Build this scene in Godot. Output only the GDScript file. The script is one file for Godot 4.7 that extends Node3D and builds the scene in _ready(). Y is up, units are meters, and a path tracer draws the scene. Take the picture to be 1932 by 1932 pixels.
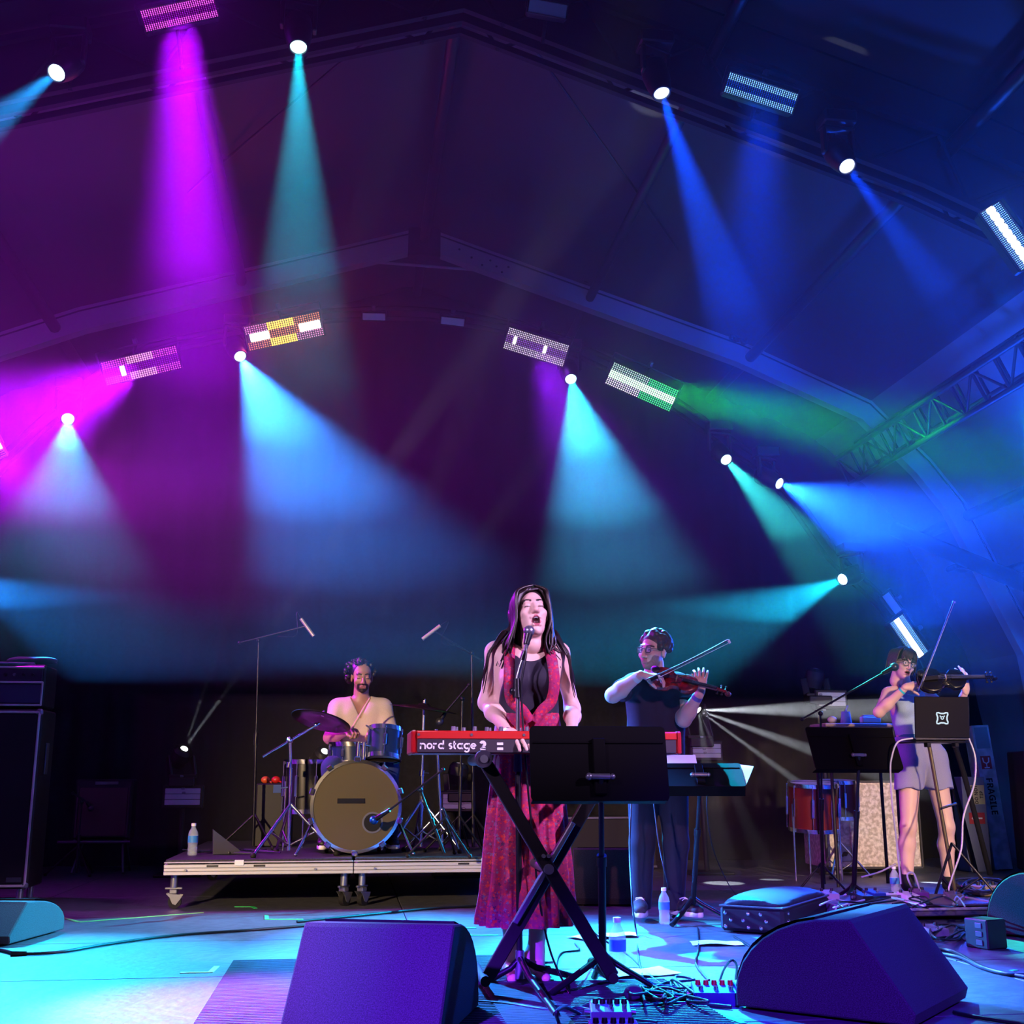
extends Node3D
# A band on a hazy festival stage inside an arched tent. y up, metres, stage floor at y = 0, upstage is -z.

const FOCAL := 2200.0
const PITCH := deg_to_rad(12.9)
const YAW := deg_to_rad(7.85)
const EYE := Vector3(0, 0.82, 0)
var M := {}
var taken := {}
var rng := RandomNumberGenerator.new()

func _ready():
	rng.seed = 7
	setup()
	materials()
	structure()
	rig()
	people()
	instruments()
	backline()
	front_of_stage()
	cables()

# ---------------------------------------------------------------- camera, air, light
func setup():
	var cam := Camera3D.new()
	cam.name = "camera"
	cam.fov = rad_to_deg(2.0 * atan(966.0 / FOCAL))
	cam.position = EYE
	cam.rotation = Vector3(PITCH, -YAW, 0)
	cam.near = 0.05
	cam.far = 200.0
	add_child(cam)
	cam.current = true
	var env := Environment.new()
	env.background_mode = Environment.BG_COLOR
	env.background_color = Color(0.0, 0.0, 0.0)
	env.tonemap_mode = Environment.TONE_MAPPER_LINEAR
	env.tonemap_exposure = 1.0
	env.sdfgi_enabled = true
	env.ssao_enabled = true
	env.ssil_enabled = true
	env.volumetric_fog_enabled = true
	env.volumetric_fog_density = 0.0
	var we := WorldEnvironment.new()
	we.name = "environment"
	we.environment = env
	add_child(we)
	front_light()
	haze()

# haze hangs high under the roof and thins out towards the floor
func haze():
	for a in HAZE:
		var f := FogVolume.new()
		f.name = uniq("haze_layer")
		f.shape = RenderingServer.FOG_VOLUME_SHAPE_BOX
		f.size = a[1] - a[0] - Vector3.ONE * 0.001
		f.position = (a[0] + a[1]) / 2.0
		var fm := FogMaterial.new()
		fm.density = a[2]
		fm.albedo = Color(1, 1, 1)
		f.material = fm
		f.set_meta("kind", "stuff")
		f.set_meta("label", "thin theatrical haze hanging in the air under the tent roof")
		f.set_meta("category", "haze")
		add_child(f)

func spot(parent: Node3D, called: String, at: Vector3, towards: Vector3, full_angle: float, color: Color, energy: float, size := 0.05, soft := 0.6):
	var l := SpotLight3D.new()
	l.name = called
	parent.add_child(l, true)
	l.global_position = at
	var d := (towards - at).normalized()
	l.look_at(at + d, Vector3.UP if absf(d.y) < 0.98 else Vector3.RIGHT)
	l.spot_angle = full_angle / 2
	l.spot_angle_attenuation = soft
	l.spot_attenuation = 2.0
	l.spot_range = 40.0
	l.light_color = color
	l.light_energy = energy
	l.light_size = size
	l.shadow_enabled = true
	return l

# ---------------------------------------------------------------- where things stand
func ray(px: float, py: float) -> Vector3:
	var fw := Vector3(sin(YAW) * cos(PITCH), sin(PITCH), -cos(YAW) * cos(PITCH))
	var rt := Vector3(cos(YAW), 0, sin(YAW))
	return fw + rt * (px - 966.0) / FOCAL + rt.cross(fw) * (966.0 - py) / FOCAL

func at(px: float, py: float, depth: float) -> Vector3:
	var r := ray(px, py)
	return EYE + r * (depth / -r.z)

func gnd(px: float, py: float, h := 0.0) -> Vector3:
	var r := ray(px, py)
	return EYE + r * ((h - EYE.y) / r.y)

# ---------------------------------------------------------------- things and parts
func uniq(n: String) -> String:
	if not taken.has(n):
		taken[n] = 0
		return n
	taken[n] += 1
	return "%s_%03d" % [n, taken[n]]

func tag(o: Node3D, label: String, category: String, group := "", kind := ""):
	o.set_meta("label", label)
	o.set_meta("category", category)
	if group != "":
		o.set_meta("group", group)
	if kind != "":
		o.set_meta("kind", kind)
	return o

func thing(called: String, label: String, category: String, pos := Vector3.ZERO, turn := 0.0, group := "") -> Node3D:
	var o := Node3D.new()
	o.name = uniq(called)
	add_child(o)
	o.position = pos
	o.rotation.y = turn
	tag(o, label, category, group)
	return o

func copy_of(o: Node3D, label: String, pos: Vector3, turn := 0.0) -> Node3D:
	var c: Node3D = o.duplicate()
	var base: String = o.name
	if base.length() > 4 and base[base.length() - 4] == "_":
		base = base.substr(0, base.length() - 4)
	c.name = uniq(base)
	add_child(c)
	c.position = pos
	c.rotation.y = turn
	c.set_meta("label", label)
	return c

func structure_of(called: String) -> Node3D:
	var o := Node3D.new()
	o.name = called
	add_child(o)
	o.set_meta("kind", "structure")
	return o

func part(parent: Node, called: String, st, mat: Material, label := "") -> MeshInstance3D:
	var o := MeshInstance3D.new()
	o.name = called
	if st is SurfaceTool:
		st.generate_normals()
		o.mesh = st.commit()
	else:
		o.mesh = st
	o.material_override = mat
	o.cast_shadow = GeometryInstance3D.SHADOW_CASTING_SETTING_ON
	parent.add_child(o, true)
	if label != "":
		o.set_meta("label", label)
	return o

func single(called: String, label: String, category: String, st, mat: Material, pos := Vector3.ZERO, turn := 0.0, group := "") -> MeshInstance3D:
	var o := part(self, uniq(called), st, mat)
	o.position = pos
	o.rotation.y = turn
	tag(o, label, category, group)
	return o

# ---------------------------------------------------------------- materials
func mat(c: Color, rough := 0.6, metal := 0.0) -> StandardMaterial3D:
	var m := StandardMaterial3D.new()
	m.albedo_color = c
	m.roughness = rough
	m.metallic = metal
	return m

func glow(c: Color, energy: float) -> StandardMaterial3D:
	var m := mat(Color(0.05, 0.05, 0.05), 0.4)
	m.emission_enabled = true
	m.emission = c
	m.emission_energy_multiplier = energy
	return m

func noise_tex(freq: float, lo: Color, hi: Color, octaves := 3, size := 256, normal := false, seed_ := 1, kind := FastNoiseLite.TYPE_SIMPLEX) -> NoiseTexture2D:
	var n := FastNoiseLite.new()
	n.noise_type = kind
	n.frequency = freq
	n.fractal_octaves = octaves
	n.seed = seed_
	var t := NoiseTexture2D.new()
	t.width = size
	t.height = size
	t.seamless = true
	t.noise = n
	if normal:
		t.as_normal_map = true
		t.bump_strength = 4.0
	else:
		var g := Gradient.new()
		g.set_color(0, lo)
		g.set_color(1, hi)
		g.set_offset(0, 0.25)
		g.set_offset(1, 0.75)
		t.color_ramp = g
	return t

func textured(m: StandardMaterial3D, t: Texture2D, scale := 1.0, world := false) -> StandardMaterial3D:
	m.albedo_texture = t
	m.uv1_triplanar = true
	m.uv1_world_triplanar = world
	m.uv1_scale = Vector3.ONE * scale
	return m

# ---------------------------------------------------------------- shapes
func S() -> SurfaceTool:
	var st := SurfaceTool.new()
	st.begin(Mesh.PRIMITIVE_TRIANGLES)
	st.set_smooth_group(-1)
	return st

func tri(st: SurfaceTool, a: Vector3, b: Vector3, c: Vector3):
	st.add_vertex(a)
	st.add_vertex(c)
	st.add_vertex(b)

func quad(st: SurfaceTool, a: Vector3, b: Vector3, c: Vector3, d: Vector3):
	tri(st, a, b, c)
	tri(st, a, c, d)

# a box with chamfered edges, centred at c, turned by b
func box(st: SurfaceTool, c: Vector3, s: Vector3, bev := 0.0, b := Basis.IDENTITY):
	st.set_smooth_group(-1)
	var h := s / 2
	bev = minf(bev, minf(h.x, minf(h.y, h.z)) * 0.98)
	var P := func(sx: float, sy: float, sz: float, ax: int) -> Vector3:
		var v := Vector3(sx * (h.x - (0.0 if ax == 0 else bev)), sy * (h.y - (0.0 if ax == 1 else bev)), sz * (h.z - (0.0 if ax == 2 else bev)))
		return c + b * v
	for sg in [-1.0, 1.0]:
		var f0 := [P.call(sg, -1, -1, 0), P.call(sg, 1, -1, 0), P.call(sg, 1, 1, 0), P.call(sg, -1, 1, 0)]
		var f1 := [P.call(-1, sg, -1, 1), P.call(-1, sg, 1, 1), P.call(1, sg, 1, 1), P.call(1, sg, -1, 1)]
		var f2 := [P.call(-1, -1, sg, 2), P.call(1, -1, sg, 2), P.call(1, 1, sg, 2), P.call(-1, 1, sg, 2)]
		for f in [f0, f1, f2]:
			if sg > 0:
				quad(st, f[0], f[1], f[2], f[3])
			else:
				quad(st, f[3], f[2], f[1], f[0])
	if bev <= 0.0:
		return
	for s1 in [-1.0, 1.0]:
		for s2 in [-1.0, 1.0]:
			var q := [P.call(s1, s2, -1, 0), P.call(s1, s2, -1, 1), P.call(s1, s2, 1, 1), P.call(s1, s2, 1, 0)]
			var r := [P.call(s1, -1, s2, 2), P.call(s1, -1, s2, 0), P.call(s1, 1, s2, 0), P.call(s1, 1, s2, 2)]
			var t := [P.call(-1, s1, s2, 1), P.call(-1, s1, s2, 2), P.call(1, s1, s2, 2), P.call(1, s1, s2, 1)]
			for f in [q, r, t]:
				if s1 * s2 < 0:
					quad(st, f[0], f[1], f[2], f[3])
				else:
					quad(st, f[3], f[2], f[1], f[0])
			for s3 in [-1.0, 1.0]:
				var a: Vector3 = P.call(s1, s2, s3, 0)
				var e: Vector3 = P.call(s1, s2, s3, 1)
				var g: Vector3 = P.call(s1, s2, s3, 2)
				if s1 * s2 * s3 > 0:
					tri(st, a, e, g)
				else:
					tri(st, g, e, a)

func basis_along(d: Vector3) -> Basis:
	# y axis along d
	var y := d.normalized()
	var x := y.cross(Vector3.FORWARD if absf(y.z) < 0.9 else Vector3.RIGHT).normalized()
	return Basis(x, y, x.cross(y))

# basis whose z points along d and whose x stays level
func facing(d: Vector3) -> Basis:
	var z := d.normalized()
	var x := Vector3.UP.cross(z).normalized() if absf(z.y) < 0.999 else Vector3.RIGHT
	return Basis(x, z.cross(x), z)

# a bar of rectangular section from a to b; w across (level), h the other way
func bar(st: SurfaceTool, a: Vector3, b: Vector3, w: float, h: float, bev := 0.0, roll := 0.0):
	var bs := facing(b - a)
	if roll != 0.0:
		bs = bs * Basis(Vector3(0, 0, 1), roll)
	box(st, (a + b) / 2, Vector3(w, h, (b - a).length()), bev, bs)

func rod(st: SurfaceTool, a: Vector3, b: Vector3, r1: float, r2 := -1.0, n := 10, caps := true, group := 0):
	if r2 < 0:
		r2 = r1
	var bs := basis_along(b - a)
	st.set_smooth_group(group)
	var ring := []
	for i in n:
		var t := TAU * i / n
		ring.append(bs.x * cos(t) + bs.z * sin(t))
	for i in n:
		var p: Vector3 = ring[i]
		var q: Vector3 = ring[(i + 1) % n]
		quad(st, a + q * r1, a + p * r1, b + p * r2, b + q * r2)
	if caps:
		st.set_smooth_group(-1)
		for i in n:
			var p: Vector3 = ring[i]
			var q: Vector3 = ring[(i + 1) % n]
			tri(st, a, a + p * r1, a + q * r1)
			tri(st, b, b + q * r2, b + p * r2)

# points on a smooth curve through the given ones
func curve(pts: Array, per := 6) -> Array:
	var out := []
	for i in pts.size() - 1:
		var p0: Vector3 = pts[maxi(i - 1, 0)]
		var p1: Vector3 = pts[i]
		var p2: Vector3 = pts[i + 1]
		var p3: Vector3 = pts[mini(i + 2, pts.size() - 1)]
		for k in per:
			out.append(p1.cubic_interpolate(p2, p0, p3, float(k) / per))
	out.append(pts[pts.size() - 1])
	return out

# a tube along points; r a number or an array of radii
func tube(st: SurfaceTool, pts: Array, r, n := 6, squash := 1.0, up := Vector3.UP):
	st.set_smooth_group(0)
	var m := pts.size()
	var nx := Vector3.ZERO
	var rings := []
	for i in m:
		var d: Vector3 = (pts[mini(i + 1, m - 1)] - pts[maxi(i - 1, 0)]).normalized()
		if i == 0:
			nx = up.cross(d)
			if nx.length() < 0.05:
				nx = Vector3.RIGHT.cross(d)
			nx = nx.normalized()
		else:
			nx = (nx - d * nx.dot(d)).normalized()
		var ny := d.cross(nx)
		var rr: float = r[i] if r is Array else r
		var ring := []
		for k in n:
			var t := TAU * k / n
			ring.append(pts[i] + nx * cos(t) * rr + ny * sin(t) * rr * squash)
		rings.append(ring)
	for i in m - 1:
		for k in n:
			var k2 := (k + 1) % n
			quad(st, rings[i][k], rings[i][k2], rings[i + 1][k2], rings[i + 1][k])
	st.set_smooth_group(-1)
	for k in range(1, n - 1):
		tri(st, rings[0][0], rings[0][k + 1], rings[0][k])
		tri(st, rings[m - 1][0], rings[m - 1][k], rings[m - 1][k + 1])

# profile: [radius, height] pairs from bottom to top (outside counter-clockwise); round the y axis of xf
func lathe(st: SurfaceTool, profile: Array, xf := Transform3D.IDENTITY, n := 20, smooth := true, squash := 1.0):
	for i in profile.size() - 1:
		st.set_smooth_group(1 + i if not smooth else 0)
		var a: Array = profile[i]
		var b: Array = profile[i + 1]
		for k in n:
			var t := TAU * k / n
			var u := TAU * (k + 1) / n
			var c1 := Vector3(cos(t), 0, sin(t) * squash)
			var c2 := Vector3(cos(u), 0, sin(u) * squash)
			var p: Vector3 = xf * (c1 * a[0] + Vector3.UP * a[1])
			var q: Vector3 = xf * (c2 * a[0] + Vector3.UP * a[1])
			var r: Vector3 = xf * (c2 * b[0] + Vector3.UP * b[1])
			var s: Vector3 = xf * (c1 * b[0] + Vector3.UP * b[1])
			if b[0] < 1e-5:
				tri(st, p, s, q)
			elif a[0] < 1e-5:
				tri(st, p, s, r)
			else:
				quad(st, p, s, r, q)
	st.set_smooth_group(-1)

# extrude a polygon of Vector2 (counter-clockwise in x,y) from z0 to z1
func extrude(st: SurfaceTool, poly: PackedVector2Array, z0: float, z1: float, xf := Transform3D.IDENTITY, smooth_side := false, bev := 0.0):
	if Geometry2D.is_polygon_clockwise(poly):
		poly = poly.duplicate()
		poly.reverse()
	var n := poly.size()
	var inner := poly
	if bev > 0:
		inner = PackedVector2Array()
		for i in n:
			var a := poly[(i - 1 + n) % n]
			var b := poly[i]
			var c := poly[(i + 1) % n]
			var n1 := (b - a).normalized().orthogonal()
			var n2 := (c - b).normalized().orthogonal()
			# orthogonal() of a counter-clockwise edge: find the inward one
			var m1 := Vector2(-(b - a).y, (b - a).x).normalized()
			var m2 := Vector2(-(c - b).y, (c - b).x).normalized()
			var mm := (m1 + m2)
			mm = mm / maxf(0.5, mm.length_squared() / 2)
			inner.append(b + mm * bev)
	var tris := Geometry2D.triangulate_polygon(inner)
	st.set_smooth_group(-1)
	for i in range(0, tris.size(), 3):
		var a := inner[tris[i]]
		var b := inner[tris[i + 1]]
		var c := inner[tris[i + 2]]
		if (b - a).cross(c - a) < 0:
			var t := b
			b = c
			c = t
		tri(st, xf * Vector3(a.x, a.y, z1), xf * Vector3(b.x, b.y, z1), xf * Vector3(c.x, c.y, z1))
		tri(st, xf * Vector3(a.x, a.y, z0), xf * Vector3(c.x, c.y, z0), xf * Vector3(b.x, b.y, z0))
	st.set_smooth_group(0 if smooth_side else -1)
	var zb := bev * signf(z1 - z0)
	for i in n:
		var j := (i + 1) % n
		var a := poly[i]
		var b := poly[j]
		quad(st, xf * Vector3(a.x, a.y, z0 + zb), xf * Vector3(b.x, b.y, z0 + zb), xf * Vector3(b.x, b.y, z1 - zb), xf * Vector3(a.x, a.y, z1 - zb))
		if bev > 0:
			var c := inner[i]
			var d := inner[j]
			quad(st, xf * Vector3(a.x, a.y, z1 - zb), xf * Vector3(b.x, b.y, z1 - zb), xf * Vector3(d.x, d.y, z1), xf * Vector3(c.x, c.y, z1))
			quad(st, xf * Vector3(c.x, c.y, z0), xf * Vector3(d.x, d.y, z0), xf * Vector3(b.x, b.y, z0 + zb), xf * Vector3(a.x, a.y, z0 + zb))
	st.set_smooth_group(-1)

func ball(st: SurfaceTool, c: Vector3, r: float, n := 10, sc := Vector3.ONE):
	var prof := []
	for i in n + 1:
		var t := PI * i / n
		prof.append([sin(t) * r, -cos(t) * r])
	lathe(st, prof, Transform3D(Basis.from_scale(sc), c), n * 2)

func text_mesh(s: String, size: float, depth: float, font_name := "Droid Sans", bold := false) -> TextMesh:
	var t := TextMesh.new()
	var f := SystemFont.new()
	f.font_names = PackedStringArray([font_name])
	if bold:
		f.font_weight = 700
	t.font = f
	t.text = s
	t.font_size = 64
	t.pixel_size = size / 64.0
	t.depth = depth
	return t

# ---------------------------------------------------------------- the tent and the stage
const HAZE := [[Vector3(2.5, 0.02, -11.3), Vector3(5.0, 1.49, -9.4), 0.04], [Vector3(-1.7, 0.3, -11.3), Vector3(0.2, 1.49, -9.6), 0.036], [Vector3(-4.4, 1.5, -12.0), Vector3(6.6, 2.1, -5.0), 0.004], [Vector3(-4.4, 2.1, -12.0), Vector3(6.6, 2.7, -5.0), 0.012], [Vector3(-4.4, 2.7, -12.0), Vector3(6.6, 3.4, -5.0), 0.029], [Vector3(-4.4, 3.4, -12.0), Vector3(6.6, 6.6, -5.0), 0.05]]
const RIDGE_X := 0.6
const HALF := [[0.0, 6.22], [3.26, 5.17], [4.6, 4.6], [5.2, 4.0], [5.53, 3.57], [6.22, 2.08], [6.5, -0.3]]

func materials():
	M.floor_paint = textured(mat(Color(0.31, 0.32, 0.345), 0.5), noise_tex(0.03, Color(0.86, 0.86, 0.87), Color(1, 1, 1), 5, 512), 0.5)
	M.floor_paint.normal_enabled = true
	M.floor_paint.normal_texture = noise_tex(0.05, Color.BLACK, Color.WHITE, 4, 512, true, 3)
	M.floor_paint.normal_scale = 0.12
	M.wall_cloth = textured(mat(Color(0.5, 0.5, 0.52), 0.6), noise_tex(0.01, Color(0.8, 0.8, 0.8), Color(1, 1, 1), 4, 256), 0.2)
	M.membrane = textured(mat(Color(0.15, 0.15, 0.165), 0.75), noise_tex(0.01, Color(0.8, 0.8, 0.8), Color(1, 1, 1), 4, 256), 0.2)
	M.drape = textured(mat(Color(0.075, 0.075, 0.085), 0.95), noise_tex(0.08, Color(0.7, 0.7, 0.7), Color(1, 1, 1), 3, 256), 0.7)
	M.mesh_grey = mat(Color(0.35, 0.35, 0.38), 0.45, 0.6)
	M.alu = mat(Color(0.72, 0.72, 0.72), 0.45, 0.3)
	M.steel = mat(Color(0.55, 0.56, 0.58), 0.35, 0.8)
	M.black = mat(Color(0.06, 0.06, 0.065), 0.5)
	M.matte_black = mat(Color(0.045, 0.045, 0.05), 0.9)
	M.dark_tube = mat(Color(0.10, 0.10, 0.11), 0.5, 0.4)
	M.chrome = mat(Color(0.9, 0.9, 0.92), 0.14, 1.0)
	M.white = mat(Color(0.9, 0.9, 0.9), 0.5)
	M.reflector = mat(Color(0.75, 0.78, 0.76), 0.3)
	M.rubber = mat(Color(0.03, 0.03, 0.03), 0.75)

const REAR_ARCH := [[-4.4, 0.0], [-4.15, 1.2], [-3.75, 2.2], [-3.1, 3.3], [-2.42, 4.08], [-1.86, 4.5], [-1.03, 4.75], [-0.4, 4.92], [0.6, 5.0], [1.56, 4.86], [2.3, 4.6], [2.9, 4.25], [3.4, 3.9], [3.9, 3.52], [4.4, 2.82], [4.95, 2.24], [5.35, 1.2], [5.6, 0.0]]

func profile(side: float) -> PackedVector2Array:
	var p := PackedVector2Array()
	for a in HALF:
		p.append(Vector2(RIDGE_X + side * a[0], a[1]))
	return p

# the point of the lamp arch nearest above x, in front (depth under 8) or at the rear
func arch_point(p: Vector3) -> Vector3:
	if p.z > -8.0:
		return Vector3(p.x, roof_y(p.x) - 0.55, -6.65)
	var best := Vector3.ZERO
	for i in REAR_ARCH.size() - 1:
		for k in 11:
			var q := Vector3(lerpf(REAR_ARCH[i][0], REAR_ARCH[i + 1][0], k / 10.0), lerpf(REAR_ARCH[i][1], REAR_ARCH[i + 1][1], k / 10.0), -9.98)
			if (q - p).length() < (best - p).length():
				best = q
	return best

func roof_y(x: float) -> float:
	var d := absf(x - RIDGE_X)
	for i in HALF.size() - 1:
		if d <= HALF[i + 1][0]:
			return lerpf(HALF[i][1], HALF[i + 1][1], (d - HALF[i][0]) / (HALF[i + 1][0] - HALF[i][0]))
	return 0.0

# a strip that follows the tent's section, between offsets o1 and o2 inward, from z0 to z1
func strip(st: SurfaceTool, side: float, i0: int, i1: int, o1: float, o2: float, z0: float, z1: float):
	var p := profile(side)
	var nn := []
	for i in p.size():
		var a := p[maxi(i - 1, 0)]
		var b := p[mini(i + 1, p.size() - 1)]
		var d := (b - a).normalized()
		var m := Vector2(d.y, -d.x) * side
		if i == 0:
			m = Vector2(0, -1)
		nn.append(m)
	for i in range(i0, i1):
		var q := PackedVector2Array([p[i] + nn[i] * o1, p[i + 1] + nn[i + 1] * o1, p[i + 1] + nn[i + 1] * o2, p[i] + nn[i] * o2])
		extrude(st, q, z0, z1)

func structure():
	# stage deck: painted sheets with open seams between them
	var fl := structure_of("floor")
	var zs := [-12.6, -10.2, -8.98, -7.76, -6.56, -5.4, -4.18, -2.96, -1.74]
	var under := S()
	box(under, Vector3(0.5, -0.08, -7.2), Vector3(14.6, 0.1, 11.0))
	part(fl, "subfloor", under, M.matte_black)
	var proto := {}
	for k in zs.size() - 1:
		var z0: float = zs[k]
		var z1: float = zs[k + 1]
		for i in 6:
			var x0 := -6.94 + i * 2.44
			var key := "%.2f" % (z1 - z0)
			var st := S()
			box(st, Vector3.ZERO, Vector3(2.434, 0.03, z1 - z0 - 0.006), 0.003)
			var o := part(fl, "deck_panel", st, M.floor_paint)
			o.position = Vector3(x0 + 1.22, -0.015, (z0 + z1) / 2)
	# roof membrane bays and side walls
	var bays := [[-12.25, -10.8], [-10.8, -6.44], [-6.44, -2.0], [-2.0, 2.4]]
	var ce := structure_of("ceiling")
	var wl := structure_of("wall_left")
	var wr := structure_of("wall_right")
	for b in bays:
		for s in [-1.0, 1.0]:
			var st := S()
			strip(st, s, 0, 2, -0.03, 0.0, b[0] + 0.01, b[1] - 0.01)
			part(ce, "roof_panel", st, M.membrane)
			var st2 := S()
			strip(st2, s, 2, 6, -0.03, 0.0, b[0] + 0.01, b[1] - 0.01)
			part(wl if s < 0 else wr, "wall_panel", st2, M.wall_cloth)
	# black drape across the back, hung in soft folds
	var wb := structure_of("wall_back")
	var n := 220
	var st := S()
	st.set_smooth_group(0)
	var fold := FastNoiseLite.new()
	fold.seed = 5
	fold.frequency = 0.9
	var x0 := RIDGE_X - 6.45
	var w := 12.9
	var rows := 14
	for i in n:
		for j in rows:
			var v := []
			for c in [[0, 0], [1, 0], [1, 1], [0, 1]]:
				var x: float = x0 + w * (i + c[0]) / n
				var y: float = (roof_y(x) - 0.02) * (j + c[1]) / rows
				var z: float = -12.18 + 0.035 * sin(x * 19.0 + 2.0 * fold.get_noise_1d(x * 2.0)) + 0.05 * fold.get_noise_2d(x * 1.3, y * 0.35)
				v.append(Vector3(x, y, z))
			quad(st, v[0], v[1], v[2], v[3])
	part(wb, "drape", st, M.drape)
	var bk := S()
	for s in [-1.0, 1.0]:
		var poly := profile(s)
		poly.append(Vector2(RIDGE_X, -0.3))
		extrude(bk, poly, -12.34, -12.28)
	part(wb, "backing", bk, M.matte_black)
	# frames
	for f in [[-10.8, "pale aluminium tent rafter with bolt holes, crossing behind the drum kit"]]:
		var t := thing("tent_rafter", f[1], "rafter")
		for s in [-1.0, 1.0]:
			var r := S()
			strip(r, s, 0, 6, 0.02, 0.25, f[0] - 0.06, f[0] + 0.06)
			part(t, "rafter_half", r, M.alu)
			var g := S()
			strip(g, s, 0, 6, 0.055, 0.068, f[0] + 0.06, f[0] + 0.068)
			part(t, "edge_groove", g, M.black)
		var holes := S()
		for k in 7:
			var x := 0.95 + 0.09 * k + 0.05 * sin(k * 7.0)
			rod(holes, Vector3(x, roof_y(x) - 0.13 - 0.04 * (k % 3), f[0] + 0.055), Vector3(x, roof_y(x) - 0.13 - 0.04 * (k % 3), f[0] + 0.064), 0.012, -1, 8)
		part(t, "bolt_head", holes, M.black)
		var apex := S()
		extrude(apex, PackedVector2Array([Vector2(RIDGE_X - 0.16, 6.18), Vector2(RIDGE_X - 0.16, 5.88), Vector2(RIDGE_X, 5.9), Vector2(RIDGE_X + 0.16, 5.88), Vector2(RIDGE_X + 0.16, 6.18)]), f[0] - 0.065, f[0] + 0.07)
		part(t, "apex_joint", apex, M.dark_tube)
	# purlins run the length of the tent
	var pl := [[RIDGE_X, 0.10, 0.05, "ridge_beam", "dark ridge beam running along the top of the tent"], [at(1110, 520, 10.8).x, 0.1, 0.045, "purlin", "dark purlin right of the ridge, meeting the rafter above the lavender panel"], [at(1410, 640, 10.8).x, 0.1, 0.055, "purlin", "dark purlin meeting the right rafter at the cable clamp"], [at(460, 480, 10.8).x, 0.1, 0.05, "purlin", "dark purlin crossing the magenta wash, left of the ridge"], [at(112, 562, 10.8).x, 0.1, 0.055, "purlin", "dark purlin meeting the left rafter at the turnbuckle clamp"], [6.13, 0.1, 0.06, "purlin", "dark eave purlin along the blue right wall"]]
	for p in pl:
		var q := S()
		var y: float = roof_y(p[0]) - p[1] - p[2]
		rod(q, Vector3(p[0], y, -12.1), Vector3(p[0], y, 1.8), p[2], -1, 10)
		single(p[3], p[4], "beam", q, M.dark_tube, Vector3.ZERO, 0, "roof beams")
	# clamps where purlins meet the rafter
	for c in [[112, 562, "cluster of shackles clamped to the left rafter"], [1403, 638, "cluster of shackles clamped to the right rafter"], [1102, 522, "small bracket on the right rafter under a purlin"], [460, 476, "small bracket on the left rafter under a purlin"]]:
		var t := thing("rafter_clamp", c[2], "clamp", at(c[0], c[1], 10.72), 0, "rafter clamps")
		var big: bool = c[2].begins_with("cluster")
		for k in (5 if big else 2):
			var st3 := S()
			var o := Vector3((k - 2) * 0.055, 0.03 * sin(k * 2.3), 0.0) if big else Vector3(k * 0.05 - 0.02, -0.03 * k, 0)
			var ring := []
			for j in 9:
				ring.append(o + Vector3(cos(TAU * j / 8.0), sin(TAU * j / 8.0), 0.2 * sin(k)) * 0.035)
			tube(st3, ring, 0.012, 6)
			part(t, "shackle", st3, M.dark_tube)
		var st4 := S()
		box(st4, Vector3(0, -0.01, -0.02), Vector3(0.22 if big else 0.08, 0.06, 0.03), 0.006)
		part(t, "plate", st4, M.dark_tube)
	# cross bracing cables under the roof
	for c in [[[at(118, 552, 10.7), at(150, 531, 10.6), at(176, 513, 10.4)], Vector3(RIDGE_X - 0.1, 5.95, -6.6), "bracing cable with turnbuckle from the left rafter to the ridge"], [[at(1398, 632, 10.7), at(1372, 600, 10.5), at(1340, 556, 10.2)], Vector3(RIDGE_X + 0.1, 5.95, -6.6), "bracing cable from the right rafter to the ridge"], [[at(110, 568, 10.7), at(60, 560, 10.8), at(0, 553, 10.9)], at(-200, 530, 11.0), "slack bracing cable running off to the left of the rafter clamp"]]:
		var t := thing("bracing_cable", c[2], "cable", Vector3.ZERO, 0, "bracing cables")
		var st5 := S()
		rod(st5, c[0][2], c[1], 0.011, -1, 6)
		part(t, "wire", st5, M.dark_tube)
		var st6 := S()
		var d: Vector3 = c[0][2] - c[0][0]
		var off := Vector3(0.02, 0.03, 0)
		tube(st6, [c[0][0], c[0][1] + off, c[0][2], c[0][1] - off, c[0][0]], 0.009, 6)
		part(t, "turnbuckle", st6, M.dark_tube)
	var tie := S()
	rod(tie, at(570, 484, 11.2), at(985, 516, 11.2), 0.016, -1, 6)
	single("tie_rod", "thin pale tie rod stretched below the tent apex", "rod", tie, M.alu)
	# brace on the right wall
	var br := S()
	rod(br, at(1690, 1000, 11.9), at(1960, 1112, 9.8), 0.085, -1, 10)
	var bro := single("wall_brace", "thick dark brace sloping down along the blue right wall", "brace", br, M.dark_tube)
	var br2 := S()
	rod(br2, at(1888, 1082, 10.4), at(1990, 1048, 9.6), 0.05, -1, 8)
	part(bro, "side_strut", br2, M.dark_tube)
	var br3 := S()
	box(br3, at(1812, 1072, 10.95), Vector3(0.22, 0.06, 0.2), 0.015)
	part(bro, "clamp", br3, M.dark_tube)
	# lattice truss along the right side
	lattice()
	lamp_arches()

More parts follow.
